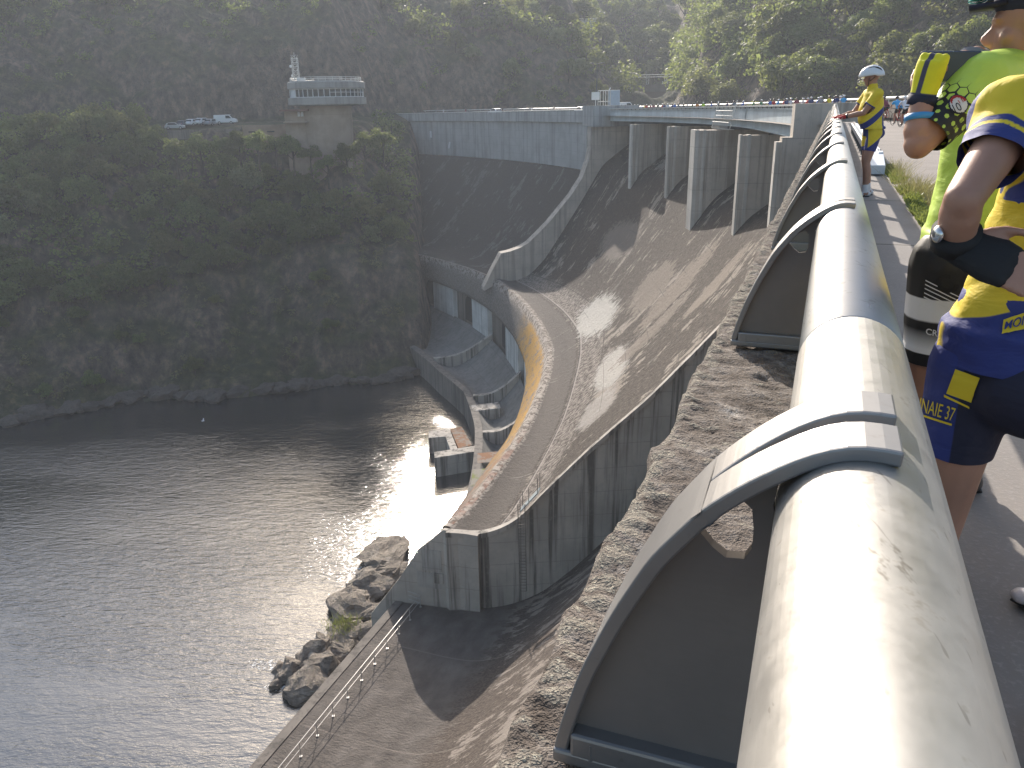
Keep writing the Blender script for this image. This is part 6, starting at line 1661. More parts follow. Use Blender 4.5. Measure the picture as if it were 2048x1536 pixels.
me = jersey_mesh(J, 0.011, 0.60, belly=0.07, hem=0.0, infl=0.018); c = coords(me)
rel = (c - np.array(J['pel'])); lf = rel @ np.array(J['l']); ff = rel @ np.array(f); zz_ = rel[:, 2]
attr(me, 'band', 0.055 - np.abs(zz_ - (0.12 + 0.9 * (ff + 0.05) * -1.0 + 0.12)) - 10 * (np.abs(lf) > 0.22)); 
sleeve = np.full(len(c), -1.0)
for s in 'LR':
    S, E, _ = arm_pts(J, s); u = np.array((E - S).normalized()); t = (c - np.array(S)) @ u; d = np.linalg.norm(c - np.array(S) - t[:, None] * u, axis=1); L = (E - S).length
    sleeve = np.maximum(sleeve, np.where((d < 0.095) & (t < L * 0.72), np.minimum(t - L * 0.54, 0.03), -1))
attr(me, 'cuff', sleeve); attr(me, 'pocket', np.minimum(-ff - 0.07, 0.20 - zz_))
mk('jersey', me, fabric_mix('rider_yellow_jersey', [('band', BLU), ('pocket', BLU), ('cuff', BLU)], YEL), pa)
me = shorts_mesh(J, 0.011, 0.62); c = coords(me); rel = c - np.array(J['pel']); zz_ = rel[:, 2]; ff = rel @ np.array(f)
attr(me, 'patch', np.minimum(np.minimum(zz_ + 0.17 + ff * .9, 0.02 - zz_), 0.10 - np.abs(ff + 0.0)))
mk('shorts', me, fabric_mix('rider_blue_shorts', [('patch', YEL)], BLU), pa)
for s in 'LR': shoe(J, s, M['shoe_w'], pa, 1.0, M['c_white'])
helmet(J, (M['helm_w'], M['helm_b']), pa, 1.02)
for s in 'LR':
    mb = MB(); hand(mb, J['W' + s], f - ZV * 0.25, ZV, 1 if s == 'R' else -1, curl=0.2, k=1.1); 
    d = (J['W' + s] - J['E' + s]).normalized(); g = MB(); g.tube([J['W' + s] - d * 0.02, J['W' + s] + (f - ZV * .25).normalized() * 0.10], [0.036, 0.047], 12, ry=[0.030, 0.024], xdir=J['l']); g.build('glove', M['c_red'], pa, smooth=True)
mb = MB(); d = (J['WL'] - J['EL']).normalized(); mb.tube([J['WL'] - d * 0.055, J['WL'] - d * 0.025], 0.036, 12); mb.build('wrist_watch', M['helm_b'], pa, smooth=True)

# ------------------------------------------------------------------ lime jersey man taking a picture
fB = Vector((math.sin(RAD(-42)), math.cos(RAD(-42)), 0))
hip = at(1948, 488, 2.82); hip.z = 0.98
J = J_base(hip, fB, 1.06, lean=0.02, sh=0.185)
ls = at(1968, 150, 2.66); d_ = ls - J['SL']; d_.z = 0
for q in ('chest', 'neck', 'SL', 'SR', 'head'): J[q] = J[q] + d_ * (0.6 if q != 'SL' else 1)
J['SL'] = at(1962, 160, 2.62); J['ka'] = 0.9
J['EL'] = at(1836, 290, 2.47); J['WL'] = at(1844, 200, 2.50)
J['ER'] = at(1985, 215, 2.98); J['WR'] = at(1952, 113, 2.72)
J['head'] = at(2066, 48, 2.80); J['neck'] = at(2062, 132, 2.84); J['hf'] = Vector((-0.86, 0.48, -0.10)).normalized()
J['HL'] = J['HL'] + (at(1925, 488, 2.80) - at(1948, 488, 2.82)); J['KL'] = at(1868, 705, 2.72); J['KL'].z = 0.52; J['AL'] = Vector((J['KL'].x + 0.02, J['KL'].y + 0.06, 0.085))
J['KR'] = J['KL'] + Vector((0.20, 0.12, 0)); an_ = onz(1940, 945, 0.06); J['AR'] = Vector((an_.x, an_.y, 0.09)); J['KR'] = (J['HR'] + J['AR']) / 2 + fB * 0.03
J['toeR'] = Vector((math.sin(RAD(20)), math.cos(RAD(20)), 0))
camd = lambda p: (CAMP - p).normalized()
phc = at(1897, 133, 2.58); phx = (at(1925, 133, 2.59) - at(1868, 133, 2.57)).normalized()
hands = [{'a': (J['WL'], (at(1861, 138, 2.50) - J['WL']), camd(J['WL']) + Vector((-.7, 0, 0)), -1), 'k': dict(curl=0.95, k=0.86, thumb=0.7)},
         {'a': (J['WR'], (at(1920, 107, 2.62) - J['WR']), ZV * 1.0 + camd(J['WR']) * 0.8, 1), 'k': dict(curl=0.45, k=0.72, thumb=0.8)}]
pb_ = mk('person', skin_mesh(J, 0.0065, hands, 'person', 3), M['skin']); tag(pb_, 'man in a lime green and black cycling jersey raising a phone to take a picture', 'person')
me = jersey_mesh(J, 0.008, 0.84, infl=0.010, hem=0.10, seed=4.0); c = coords(me)
S, E, _ = arm_pts(J, 'L'); u = np.array((E - S).normalized()); t = (c - np.array(S)) @ u; perp = c - np.array(S) - t[:, None] * u; dist = np.linalg.norm(perp, axis=1)
ex = np.cross(u, [0, 0, 1.0]); ex /= np.linalg.norm(ex); ey = np.cross(ex, u); ang = np.arctan2(perp @ ey, perp @ ex)
attr(me, 'su', t); attr(me, 'sv', ang * 0.066); attr(me, 'sm', np.where(dist < 0.125, 1.0, 0.0))
def mat_hex():
    k = NT('lime_hexagon_jersey'); A = lambda n: k.n('ShaderNodeAttribute', attribute_name=n).outputs['Fac']
    su, sv, sm = A('su'), A('sv'), A('sm'); S_ = 0.030
    def cell(ox, oy):
        x = k.math('DIVIDE', k.math('ADD', su, ox + 5.0 * S_ * 1.7320508), S_ * 1.7320508); y = k.math('DIVIDE', k.math('ADD', sv, oy + 40.0 * S_), S_)
        x = k.math('MULTIPLY', k.math('SUBTRACT', k.math('FRACT', x), 0.5), 1.7320508); y = k.math('SUBTRACT', k.math('FRACT', y), 0.5)
        ax = k.math('ABSOLUTE', x); ay = k.math('ABSOLUTE', y)
        return k.math('MAXIMUM', ay, k.math('ADD', k.math('MULTIPLY', ax, 0.8660254), k.math('MULTIPLY', ay, 0.5)))
    h = k.math('MINIMUM', cell(0, 0), cell(S_ * 0.8660254, S_ * 0.5))                       # 0 centre .. 0.5 border
    size = k.math('SUBTRACT', 0.52, k.math('MULTIPLY', k.step(su, 0.03, 0.25), 0.42))       # hexagons shrink to dots towards the cuff
    f = k.math('MULTIPLY', k.step(h, size, k.math('ADD', size, 0.03)), k.step(su, -0.01, 0.06))
    f = k.math('MULTIPLY', f, sm)
    col = k.mix(f, LIM, BLK); c = k.coord('Object'); n2 = k.noise(k.mapv(c, (1, 1, 2.2)), 11, 3, 0.55, 0.7)
    return k.done(k.bsdf(col, 0.55, k.bump(n2, 0.35, 0.014)))
jb = mk('jersey', me, mat_hex(), pb_)
bj = bvh_of(jb)
# round emblem on the sleeve: dark ring, red crescent, white field with small figures
eq = [(1893, 187), (1938, 187), (1938, 233), (1893, 233)]
eqr = [(1889, 201), (1921, 184), (1944, 216), (1909, 236)]
disc = lambda r0, r1: (lambda u, v: r0 <= math.hypot(u - .5, v - .5) * 2 < r1)
V2, F2 = quadgrid(26, 26, disc(0, 1.0)); lay('sleeve_emblem', bj, eqr, V2, F2, M['c_dbl'], jb, 0.0025)
V2, F2 = quadgrid(30, 30, lambda u, v: math.hypot(u - .5, v - .5) * 2 < 0.84); lay('sleeve_emblem', bj, eqr, V2, F2, M['c_white'], jb, 0.0042)
V2, F2 = quadgrid(30, 30, lambda u, v: 0.62 < math.hypot(u - .5, v - .5) * 2 < 0.84 and v > .45 and u > 0.2); lay('sleeve_emblem', bj, eqr, V2, F2, M['c_red'], jb, 0.0056)
V2, F2 = text2d('10'); lay('sleeve_number', bj, [(1902, 212), (1915, 206), (1923, 220), (1909, 227)], V2, F2, M['c_dbl'], jb, 0.006)
V2, F2 = text2d('11'); lay('sleeve_number', bj, [(1914, 203), (1921, 199), (1925, 206), (1918, 209)], V2, F2, M['c_red'], jb, 0.006)
me = shorts_mesh(J, 0.008, 0.74, infl=0.010); c = coords(me)
H, K_ = J['HL'], J['KL']; u = np.array((K_ - H).normalized()); t = (c - np.array(H)) @ u; L = (K_ - H).length * 0.74
attr(me, 'tt', t)
def mat_cres():
    k = NT('black_white_shorts'); t_ = k.n('ShaderNodeAttribute', attribute_name='tt').outputs['Fac']
    g = k.ramp(k.math('DIVIDE', t_, float(L)), [(0.0, BLK), (0.30, BLK), (0.31, WHT), (0.52, WHT), (0.54, BLK), (0.62, BLK), (0.82, WHT), (0.868, WHT), (0.872, BLK), (1.0, BLK)])
    n = k.noise(k.coord('Object'), 30, 3, 0.6)
    return k.done(k.bsdf(g, 0.6, k.bump(n, 0.15, 0.005)))
sb_ = mk('shorts', me, mat_cres(), pb_); bs = bvh_of(sb_)
for y in (571, 579, 587, 596, 604):
    V2, F2 = quadgrid(20, 1); lay('stripe', bs, [(1852 - (y - 571) * .1, y - 12), (1922, y + 24), (1922, y + 26), (1852 - (y - 571) * .1, y - 9.5)], V2, F2, M['c_white'], sb_, 0.003)
V2, F2 = quadgrid(26, 26, lambda u, v: 0.58 < math.hypot(u - .5, v - .5) * 2 < 1.0 and not (u > .62 and v > .55)); lay('shorts_logo', bs, [(1874, 545), (1918, 552), (1916, 588), (1872, 580)], V2, F2, M['c_black'], sb_, 0.004)
V2, F2 = text2d('CRES', 0.1, 0.02); lay('shorts_lettering', bs, [(1853, 655), (1891, 664), (1891, 676), (1853, 668)], V2, F2, M['c_white'], sb_, 0.004)
shoe(J, 'L', M['shoe_b'], pb_, 1.05, M['c_white']); sh_ = shoe(J, 'R', M['shoe_b'], pb_, 1.05, M['c_white'])
gl = MB(); d = (at(1861, 138, 2.50) - J['WL']).normalized(); a_ = camd(J['WL']) + Vector((-.7, 0, 0))
tv = d.cross(a_).normalized()
gm = MB(); gm.tube([J['WL'] - d * 0.012, J['WL'] + d * 0.03, J['WL'] + d * 0.075, J['WL'] + d * 0.098], [0.032, 0.036, 0.041, 0.037], 18, ry=[0.029, 0.025, 0.023, 0.019], xdir=tv)
for o_ in (0.028, 0.009, -0.010, -0.028):
    p = J['WL'] + d * 0.084 + tv * o_; limb(gm, [p, p + d * 0.022 - a_.normalized() * 0.006], [0.0125, 0.0115], 10)
glm = remesh(gm, 0.005, 'glove', 3); cg_ = coords(glm); attr(glm, 'band', np.maximum(0.007 - np.abs((cg_ - np.array(J['WL'])) @ np.array(tv) + 0.004), 0.016 - (cg_ - np.array(J['WL'])) @ np.array(d)))
mk('glove', glm, fabric_mix('yellow_black_glove', [('band', (0.06, 0.06, 0.11))], (0.72, 0.68, 0.02)), pb_)
g2 = MB(); g2.tube([J['WL'] - d * 0.014, J['WL'] + d * 0.012], [0.0365, 0.038], 16, ry=[0.032, 0.031], xdir=tv); g2.build('glove_cuff', M['c_dbl'], pb_, smooth=True)
bd_ = (J['EL'] - J['WL']).normalized(); br_ = MB(); br_.tube([J['WL'] + bd_ * 0.040, J['WL'] + bd_ * 0.056], 0.040, 20); br_.build('wristband', plain('blue_wristband', (0.06, 0.30, 0.62), 0.4), pb_, smooth=True)
g3 = MB(); d3 = (at(1920, 107, 2.62) - J['WR']).normalized(); g3.tube([J['WR'] - d3 * 0.03, J['WR'] + d3 * 0.045], [0.030, 0.032], 14, ry=[0.026, 0.022], xdir=Vector((0.5, 0.7, 0))); g3.build('glove', M['c_grey'], pb_, smooth=True)
# cap and sports glasses
h = J['head']; hf = J['hf']; hl = ZV.cross(hf).normalized(); hu = hf.cross(hl); R = Matrix(((hf.x, hl.x, hu.x), (hf.y, hl.y, hu.y), (hf.z, hl.z, hu.z)))
cp = MB(); cp.ell(h + hu * 0.070 - hf * 0.015, (0.112, 0.092, 0.075), 22, 12, rot=R); cp.box(h + hu * 0.062 + hf * 0.11, (0.09, 0.13, 0.012), ax=(hf, hl, hu)); cp.build('cap', M['c_dbl'], pb_, smooth=True)
gs = MB()
for s in (-1, 1): gs.ell(h + hf * 0.135 + hl * s * 0.036 + hu * 0.085, (0.026, 0.036, 0.010), 14, 8, rot=R)
gs.build('sports_glasses', plain('teal_mirror_lens', (0.05, 0.45, 0.36), 0.12, Metallic=0.4), pb_, smooth=True)
gs = MB()
for s in (-1, 1): gs.tube([h + hf * 0.125 + hl * s * 0.07 + hu * 0.085, h + hf * 0.0 + hl * s * 0.094 + hu * 0.07], 0.005, 6)
gs.build('glasses_arm', M['helm_b'], pb_)
ph = MB(); phz = Vector((0, 0, 1)); phn = phx.cross(phz).normalized(); phz = phn.cross(phx)
ph.box(phc, (0.150, 0.010, 0.078), ax=(phx, phn, phz)); pho = ph.build('phone', plain('dark_phone_glass', (0.05, 0.065, 0.10), 0.2), None, bevel=0.004)
tag(pho, 'dark smartphone held up sideways by the man in the lime green jersey', 'phone')
if phn.dot(CAMP - phc) < 0: phn = -phn
mb = MB(); mb.box(phc + phn * 0.006, (0.142, 0.001, 0.070), ax=(phx, phn, phz)); k = NT('phone_screen'); mb.build('screen', k.done(k.bsdf((0.05, 0.065, 0.09), 0.15)), pho)

# ------------------------------------------------------------------ man in the yellow and blue club kit, seen from behind
fC = Vector((math.sin(RAD(14)), math.cos(RAD(14)), 0))
J = None; hip = at(2104, 690, 1.64); hip.z = 0.985
J = J_base(hip, fC, 1.0, lean=0.03, sh=0.195)
J['ka'] = 0.75
sl_ = at(2034, 236, 1.62); dv = sl_ - J['SL']; print('C shoulder offset', dv)
for q in ('chest', 'neck', 'SL', 'SR', 'head'): J[q] = J[q] + dv * (1.0 if q == 'SL' else 0.8)
J['EL'] = at(1926, 400, 1.44); J['WL'] = at(1909, 484, 1.49)
J['ER'] = J['SR'] + Vector((0.06, 0.05, -0.28)); J['WR'] = J['ER'] + Vector((-0.05, 0.2, -0.12))
J['kl'] = 0.76; J['HL'] = at(1952, 735, 1.60); J['HL'].z = 0.945
J['KL'] = at(1876, 1000, 1.66); J['KL'].z = 0.515; J['AL'] = Vector((J['KL'].x - 0.03, J['KL'].y - 0.02, 0.085))
J['KR'] = J['HR'] + Vector((0.10, 0.03, -0.41)); J['AR'] = J['HR'] + Vector((0.16, 0.0, 0)); J['AR'].z = 0.085
J['hf'] = Vector((-0.25, 0.95, -0.05)).normalized(); J['head'] = J['neck'] + Vector((0.0, 0.03, 0.155))
hd = at(1994, 524, 1.475) - J['WL']
hands = [{'a': (J['WL'], hd, camd(J['WL']) + Vector((0, 0, .35)), -1), 'k': dict(curl=0.05, k=0.88, thumb=-0.15, spread=0.35)}]
pc = mk('person', skin_mesh(J, 0.0062, hands, 'person', 3), M['skin']); tag(pc, 'man in yellow and blue cycling kit seen from behind, gloved hand on his hip', 'person')
me = jersey_mesh(J, 0.008, 0.52, infl=0.012, hem=0.030, seed=9.0, wr=0.008); c = coords(me); rel = c - np.array(J['pel'])
lf = rel @ np.array(J['l']); ff = rel @ np.array(fC); zz_ = rel[:, 2]
S, E, _ = arm_pts(J, 'L'); u = np.array((E - S).normalized()); t = (c - np.array(S)) @ u; d = np.linalg.norm(c - np.array(S) - t[:, None] * u, axis=1); L = (E - S).length * 0.52
b1 = np.where((d < 0.10) & (t < L + 0.035), np.minimum(t - (L - 0.030), 0.05), -1); b2 = np.where(d < 0.10, 0.006 - np.abs(t - (L - 0.046)), -1)
attr(me, 'cuff', np.maximum(b1, b2))
attr(me, 'pocket', np.minimum(np.minimum(0.125 - 0.45 * np.maximum(lf, 0) - zz_, -ff + 0.085), 0.180 - lf))
attr(me, 'flank', np.minimum(0.016 - np.abs(ff - 0.03), np.minimum(lf - 0.145, np.minimum(zz_ - 0.25, 0.42 - zz_))))
jc = mk('jersey', me, fabric_mix('club_yellow_jersey', [('pocket', BLU), ('flank', BLU), ('cuff', BLU)], YEL), pc)
me = shorts_mesh(J, 0.008, 0.40, infl=0.011); c = coords(me); rel = c - np.array(J['HL']); lf = rel @ np.array(J['l']); ff = rel @ np.array(fC)
attr(me, 'back', np.where(c[:, 2] < J['pel'].z + 0.03, -lf * 0.9 - ff * 0.35 + 0.012, -1))
scl = mk('shorts', me, fabric_mix('club_shorts', [('back', DBL)], BLU), pc)
bj = bvh_of(jc); bs = bvh_of(scl)
V2, F2 = quadgrid(24, 6); lay('back_label', bj, [(2008, 640), (2112, 604), (2112, 640), (2004, 670)], V2, F2, M['c_yel'], jc, 0.004)
V2, F2 = text2d('MONNAIE', 0.15, 0.02); lay('back_lettering', bj, [(2011, 645), (2108, 611), (2107, 632), (2009, 662)], V2, F2, M['c_blu'], jc, 0.0065)
V2, F2 = quadgrid(14, 10); lay('hip_panel', bs, [(1912, 738), (1962, 756), (1944, 804), (1894, 786)], V2, F2, M['c_yel'], scl, 0.003)
V2, F2 = quadgrid(14, 1); lay('piping', bs, [(1890, 788), (1940, 812), (1940, 816), (1890, 793)], V2, F2, M['c_yel'], scl, 0.003)
V2, F2 = text2d('MONNAIE 37'); lay('thigh_lettering', bs, [(1806, 783), (1914, 815), (1908, 841), (1802, 811)], V2, F2, M['c_yel'], scl, 0.004)
V2, F2 = quadgrid(24, 1); lay('thigh_lettering', bs, [(1806, 815), (1906, 846), (1905, 850), (1806, 819)], V2, F2, M['c_yel'], scl, 0.004)
for s in 'LR': shoe(J, s, M['shoe_w'], pc, 1.0, M['c_white'])
# glove: dark fingerless shell over palm and knuckles, strap at the wrist
d = hd.normalized(); n_ = camd(J['WL']) + Vector((0, 0, .55)); n_ = (n_ - d * n_.dot(d)).normalized(); tv = d.cross(n_)
g = MB(); g.tube([J['WL'] - d * 0.01, J['WL'] + d * 0.026, J['WL'] + d * 0.066, J['WL'] + d * 0.086], [0.031, 0.036, 0.041, 0.038], 18, ry=[0.027, 0.023, 0.020, 0.016], xdir=tv)
for o_, L_ in ((0.029, 0.02), (0.010, 0.024), (-0.010, 0.022), (-0.029, 0.016)):
    p = J['WL'] + d * 0.078 + tv * o_ * 0.9; limb(g, [p, p + d * L_ * 0.6], [0.0115, 0.011], 10)
mk('glove', remesh(g, 0.005, 'glove', 2), M['c_black'], pc)
ad = (J['WL'] - J['EL']).normalized(); w1 = MB(); w1.tube([J['WL'] - ad * 0.025, J['WL'] + ad * 0.004], 0.0375, 20); w1.build('glove_strap', M['c_black'], pc, smooth=True)
wd = MB(); q = J['WL'] - ad * 0.02 - Vector((0.036, 0.012, 0)); wd.ell(q, (0.008, 0.014, 0.014), 14, 8); wd.build('wrist_watch', plain('steel_watch', (0.6, 0.6, 0.6), 0.2, Metallic=0.9), pc, smooth=True)
helmet(J, (M['helm_b'], M['helm_b']), pc, 1.0)
# shoe tip of another bystander at the frame edge stands with its wearer
fD = Vector((math.sin(RAD(-25)), math.cos(RAD(-25)), 0)); ft_ = onz(2128, 1195, 0.08)
J = J_base(Vector((ft_.x + 0.12, ft_.y - 0.05, 0.95)), fD, 1.0)
for s, g_ in (('L', 1), ('R', -1)):
    J['A' + s] = Vector((ft_.x + 0.02, ft_.y - 0.07, 0.085)) - J['l'] * (0.0 if s == 'L' else 0.24); J['K' + s] = (J['H' + s] + J['A' + s]) / 2 + fD * 0.02
    J['E' + s] = J['S' + s] + Vector((0.05, -0.03, -0.28)); J['W' + s] = J['E' + s] + fD * 0.08 - ZV * 0.22
pd = mk('person', skin_mesh(J, 0.012, None, 'person', 3), M['skin']); tag(pd, 'bystander mostly outside the picture whose pale pink shoe shows at the lower edge', 'person')
mk('jersey', jersey_mesh(J, 0.012, 0.6), M['c_yel'], pd); mk('shorts', shorts_mesh(J, 0.012), M['c_dbl'], pd)
M['shoe_p'] = plain('pale_pink_shoe', (0.60, 0.55, 0.55), 0.4, 0.25, 30)
for s in 'LR': shoe(J, s, M['shoe_p'], pd, 1.0, M['c_white'])
# ------------------------------------------------------------------ riders and onlookers along the crest
def dup(root, loc, rz, label, group, mats=None):
    r = root.copy(); COL.objects.link(r); r.location = loc; r.rotation_euler = (0, 0, rz); r['label'] = label; r['group'] = group
    for ch in root.children:
        c = ch.copy(); COL.objects.link(c); c.parent = r
        if mats and ch.name.split('.')[0] in mats and c.type == 'MESH':
            c.material_slots[0].link = 'OBJECT'; c.material_slots[0].material = mats[ch.name.split('.')[0]]
        for g in ch.children:
            e = g.copy(); COL.objects.link(e); e.parent = c
    return r
def small_person(pose, seed):
    J = J_base(Vector((0, 0, 0.95)), Vector((0, 1, 0)), 1.0, lean={'stand': 0.02, 'lean': 0.30, 'ride': 0.75}[pose]); rg = np.random.default_rng(seed)
    f = J['f']
    for s, g in (('L', 1), ('R', -1)):
        l = J['l'] * g
        if pose == 'ride':
            J['pel'] = Vector((0, -0.12, 0.98)); J['H' + s] = J['pel'] + l * 0.09 - ZV * .03
            J['A' + s] = Vector((0, 0.12 if g > 0 else 0.02, 0.18 if g > 0 else 0.46)) + l * 0.10; J['K' + s] = (J['H' + s] + J['A' + s]) / 2 + f * (0.14 if g > 0 else 0.28) + l * 0.02
            J['W' + s] = Vector((0, 0.52, 0.95)) + l * 0.20; J['E' + s] = (J['S' + s] + J['W' + s]) / 2 + l * 0.05 - ZV * 0.05
        else:
            J['A' + s] = Vector((0, -0.03 if g > 0 else 0.05, 0.08)) + l * 0.12; J['K' + s] = (J['H' + s] + J['A' + s]) / 2 + f * 0.03
            if pose == 'lean': J['W' + s] = Vector((0, 0.50, 1.12)) + l * 0.16; J['E' + s] = (J['S' + s] + J['W' + s]) / 2 - ZV * 0.08 + l * 0.07
            else: J['E' + s] = J['S' + s] + l * 0.06 - ZV * 0.28; J['W' + s] = J['E' + s] + f * 0.12 - ZV * 0.20
    if pose == 'ride':
        up_ = (ZV * 0.62 + f * 0.78).normalized(); J['chest'] = J['pel'] + up_ * 0.40; J['neck'] = J['chest'] + (up_ + ZV * .3).normalized() * 0.14
        for s, g in (('L', 1), ('R', -1)): J['S' + s] = J['chest'] + up_ * 0.07 + J['l'] * g * 0.18; J['E' + s] = (J['S' + s] + J['W' + s]) / 2 + J['l'] * g * 0.05
        J['head'] = J['neck'] + ZV * 0.13 + f * 0.07
    b = mk('person', skin_mesh(J, 0.024, None, 'person', 2), M['skin'])
    mk('jersey', jersey_mesh(J, 0.024, 0.6, infl=0.016, wr=0), M['c_blu'], b); mk('shorts', shorts_mesh(J, 0.024, 0.6, infl=0.014), M['c_black'], b)
    h = MB(); h.ell(J['head'] + ZV * 0.055 - f * 0.012, (0.112, 0.140, 0.085), 12, 8); h.build('helmet', M['helm_w'], b, smooth=True)
    for s in 'LR':
        A = J['A' + s]; m = MB(); m.ell(A + f * 0.05 - ZV * 0.035, (0.045, 0.13, 0.045), 10, 6); m.build('shoe', M['shoe_b'], b, smooth=True)
    return b
def bicycle():
    e = empty('bicycle', (0, 0, 0)); V3 = Vector
    for y in (-0.50, 0.52):
        w = MB(); w.tube([V3((0, y + 0.335 * math.cos(t), 0.345 + 0.335 * math.sin(t))) for t in np.linspace(0, 2 * math.pi, 25)], 0.014, 6, cap=False)
        for t in np.linspace(0, math.pi, 6, endpoint=False): w.tube([V3((0, y + 0.33 * math.cos(t), 0.345 + 0.33 * math.sin(t))), V3((0, y - 0.33 * math.cos(t), 0.345 - 0.33 * math.sin(t)))], 0.003, 3)
        w.build('wheel', M['tyre'], e)
    fr_ = MB(); bb = V3((0, -0.08, 0.28)); st = V3((0, -0.22, 0.82)); hd_ = V3((0, 0.36, 0.82)); hl_ = V3((0, 0.39, 0.68))
    for a, b in ((bb, st), (st, hd_), (bb, hl_), (hd_, hl_), (bb, V3((0, -0.5, 0.345))), (st, V3((0, -0.5, 0.345)))): fr_.tube([a, b], 0.018, 6)
    fr_.build('frame', M['c_red'], e)
    fk = MB(); fk.tube([hl_, V3((0, 0.52, 0.345))], 0.016, 6); fk.build('fork', M['gate'], e)
    hb = MB(); hb.tube([V3((-0.2, 0.52, 0.93)), V3((-0.2, 0.42, 0.92)), V3((0.2, 0.42, 0.92)), V3((0.2, 0.52, 0.93))], 0.015, 6); hb.tube([hd_, V3((0, 0.42, 0.92))], 0.016, 6); hb.build('handlebar', M['helm_b'], e)
    sd_ = MB(); sd_.ell(V3((0, -0.24, 0.93)), (0.06, 0.13, 0.03), 10, 6); sd_.tube([st, V3((0, -0.23, 0.92))], 0.014, 6); sd_.build('saddle', M['helm_b'], e)
    cr_ = MB(); cr_.tube([bb + V3((-0.1, 0.02, -0.16)), bb + V3((-0.08, 0, 0)), bb + V3((0.08, 0, 0)), bb + V3((0.1, -.02, 0.16))], 0.012, 6); cr_.build('crank', M['gate'], e)
    return e
P_ST, P_LN, P_RD = small_person('stand', 1), small_person('lean', 2), small_person('ride', 3); BIKE = bicycle()
colr = {'blue': (0.05, 0.16, 0.50), 'bright blue': (0.05, 0.36, 0.70), 'red': (0.50, 0.03, 0.03), 'white': (0.68, 0.68, 0.70), 'black': (0.02, 0.02, 0.025), 'green': (0.10, 0.26, 0.12), 'yellow': (0.70, 0.58, 0.03), 'lime': (0.45, 0.70, 0.05), 'grey': (0.25, 0.26, 0.28), 'navy': (0.03, 0.05, 0.16), 'maroon': (0.22, 0.03, 0.06), 'orange': (0.6, 0.2, 0.03)}
MC = {k_: fabric(k_.replace(' ', '_') + '_jersey', v) for k_, v in colr.items()}
first = {'s': True, 'l': True, 'r': True, 'b': True}
def put(proto, key, loc, rz, label, group, cat, jersey=None, hel=None):
    mats = {}
    if jersey: mats['jersey'] = MC[jersey]
    if hel: mats['helmet'] = M['helm_w'] if hel == 'w' else M['helm_b']
    o = dup(proto, loc, rz, label, group, mats); o['category'] = cat; return o
def heading(v): return math.atan2(-v.x, v.y)
# onlookers in front of the far rail: photo column -> place on the arc
def th_for_px(px, o=-8.6):
    best = None
    for a in np.linspace(0, 66, 1300):
        p = pt(a, o, 0.6); v = p - CAMP; wv = v.dot(fw)
        x = 1024 + F_PX * v.dot(rt) / wv
        if best is None or abs(x - px) < best[0]: best = (abs(x - px), a)
    return best[1]
# column, jersey, helmet, pose, how it stands (s stand facing the road, l leaning on the rail, r rider)
crowd = [(1217, 'navy', 'w', 's'), (1228, 'black', 'w', 'l'), (1243, 'maroon', 'b', 's'), (1256, 'white', 'b', 's'), (1269, 'grey', 'w', 's'), (1288, 'yellow', 'b', 'l'), (1316, 'black', 'w', 's'), (1329, 'navy', 'b', 's'), (1372, 'grey', 'w', 'r'), (1394, 'orange', 'b', 's'), (1436, 'black', 'w', 's'), (1468, 'grey', 'b', 's'), (1553, 'bright blue', 'w', 'l'), (1573, 'navy', 'w', 's'), (1611, 'red', 'w', 'l'), (1640, 'grey', 'w', 's'), (1664, 'blue', 'b', 'l'), (1204, 'maroon', 'b', 'l'), (1212, 'black', 'b', 's'), (1222, 'red', 'w', 's'), (1234, 'black', 'b', 'l'), (1250, 'grey', 'b', 's'), (1262, 'black', 'b', 'l'), (1276, 'maroon', 'w', 's'),
 (1283, 'white', 'w', 'r'), (1293, 'red', 'w', 's'), (1299, 'maroon', 'w', 'l'), (1307, 'maroon', 'b', 's'), (1323, 'red', 'w', 'l'), (1335, 'white', 'w', 's'), (1343, 'navy', 'b', 'l'), (1349, 'blue', 'w', 's'),
 (1356, 'grey', 'b', 's'), (1365, 'black', 'b', 'l'), (1383, 'green', 'b', 'r'), (1406, 'lime', 'w', 's'), (1421, 'blue', 'b', 'l'), (1452, 'navy', 'b', 'l'), (1484, 'blue', 'w', 'l'), (1505, 'green', 'b', 'l'), (1522, 'green', 'w', 's'),
 (1540, 'blue', 'b', 's'), (1547, 'red', 'b', 's'), (1565, 'red', 'b', 'l'), (1580, 'white', 'w', 's'), (1592, 'maroon', 'b', 's'), (1602, 'white', 'w', 'l'), (1621, 'navy', 'w', 's'), (1633, 'blue', 'w', 'l'), (1648, 'orange', 'b', 'r'), (1657, 'yellow', 'b', 's'), (1671, 'navy', 'b', 's'), (1676, 'white', 'w', 'l'), (1686, 'bright blue', 'w', 's')]
ordn = {}
seen_lab = {}
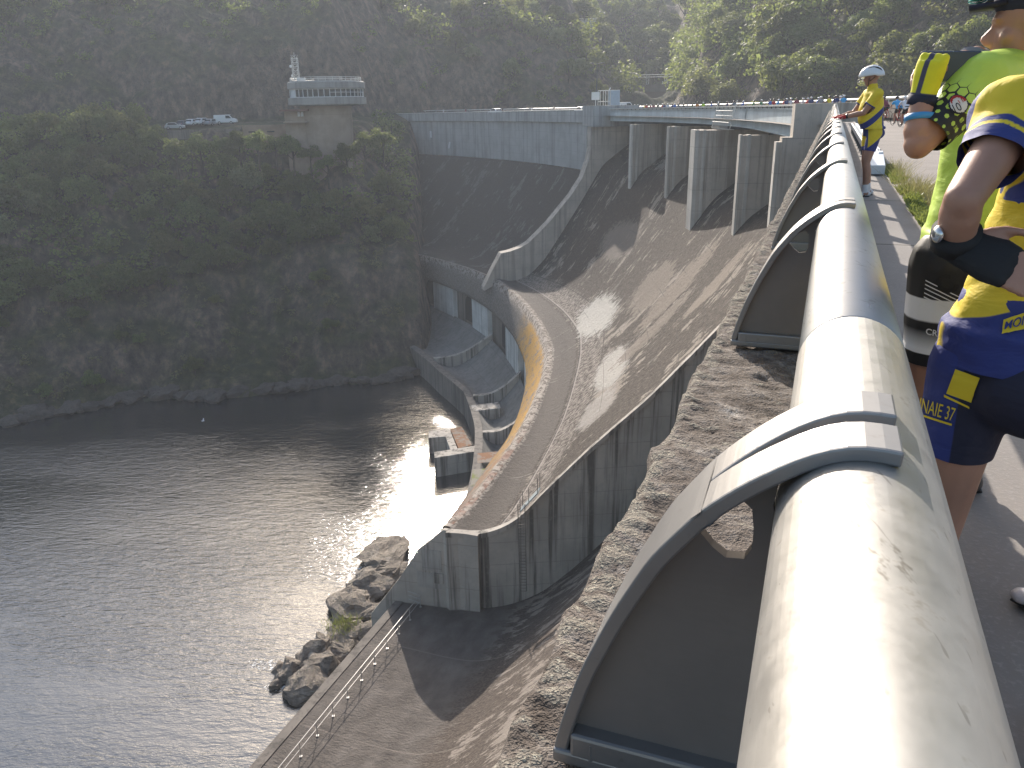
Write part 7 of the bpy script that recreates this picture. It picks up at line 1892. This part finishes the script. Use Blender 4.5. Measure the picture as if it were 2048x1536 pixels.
for i, (px, jc_, hl_, po) in enumerate(crowd):
    o_off = {'l': -9.05, 's': -8.3, 'r': -7.2}[po]; a = th_for_px(px, o_off); t_, dd = dirs(a); rise = 0.40 * min(1, max(0, (36 - a) / 26)); p = pt(a, o_off, zc(a) - 0.09 + (rise if po != 'r' else 0))
    proto = {'s': P_ST, 'l': P_LN, 'r': P_RD}[po]
    hd_ = {'l': -dd, 's': (t_ * (1 if i % 2 else -1) - dd * 0.5), 'r': -t_ * (1 if i % 3 else -1)}[po]
    pose_w = {'l': 'leaning on the far rail', 's': 'by the far rail', 'r': 'on a bike'}[po]
    where = 'over the far bridge half' if px < 1320 else ('at mid bridge' if px < 1460 else ('on the near bridge half' if px < 1590 else 'above the abutment block'))
    lab = '%s jersey and %s helmet, %s %s' % (jc_, 'white' if hl_ == 'w' else 'dark', pose_w, where)
    put(proto, po, p, heading(hd_), lab, 'onlookers along the far rail', 'person', jc_, hl_)
    if po == 'r': put(BIKE, 'b', p, heading(hd_), 'road bicycle under the rider in the %s jersey %s' % (jc_, where), 'bicycles on the crest road', 'bicycle')
# cyclists riding on the road to the right of the rail
road = [(1752, 226, 'green', 'b', 1), (1763, 225, 'grey', 'w', 1), (1774, 224, 'maroon', 'b', 1), (1799, 231, 'bright blue', 'b', 1), (1815, 233, 'white', 'w', 1), (1880, 236, 'grey', 'b', 1), (1893, 240, 'white', 'w', 1), (1868, 228, 'green', 'b', 1), (1845, 225, 'navy', 'b', 1)]
for i, (px, py, jc_, hl_, _) in enumerate(road):
    q = at(px, 200, {0: 66, 1: 64, 2: 61, 3: 53, 4: 50}.get(i, 46)); hd_ = (TV * 1.0 + NV * (0.35 if px > 1780 else 0.55)); q.z = -0.11
    u_, l_ = q.dot(TV), q.dot(NV)
    where = 'by the parapet' if px < 1780 else ('ahead of the raised arm' if px < 1830 else 'behind the raised elbow')
    put(P_RD, 'r', q, heading(hd_), 'cyclist in a %s jersey riding away %s' % (jc_, where), 'cyclists on the road', 'person', jc_, hl_)
    put(BIKE, 'b', q, heading(hd_), 'road bicycle ridden by the cyclist in the %s jersey %s' % (jc_, where), 'bicycles on the road', 'bicycle')
for a, jc_ in ((43, 'black'), (46, 'white'), (50, 'black'), (55, 'maroon'), (58, 'white')):
    t_, dd = dirs(a); put(P_ST, 's', pt(a, -1.2, zc(a) - 0.05), heading(dd), 'tiny person in a %s top on the crest of the far wing' % jc_, 'walkers on the far wing', 'person', jc_, 'b')
for pr in (P_ST, P_LN, P_RD, BIKE):
    for ch in list(pr.children_recursive): bpy.data.objects.remove(ch)
    bpy.data.objects.remove(pr)
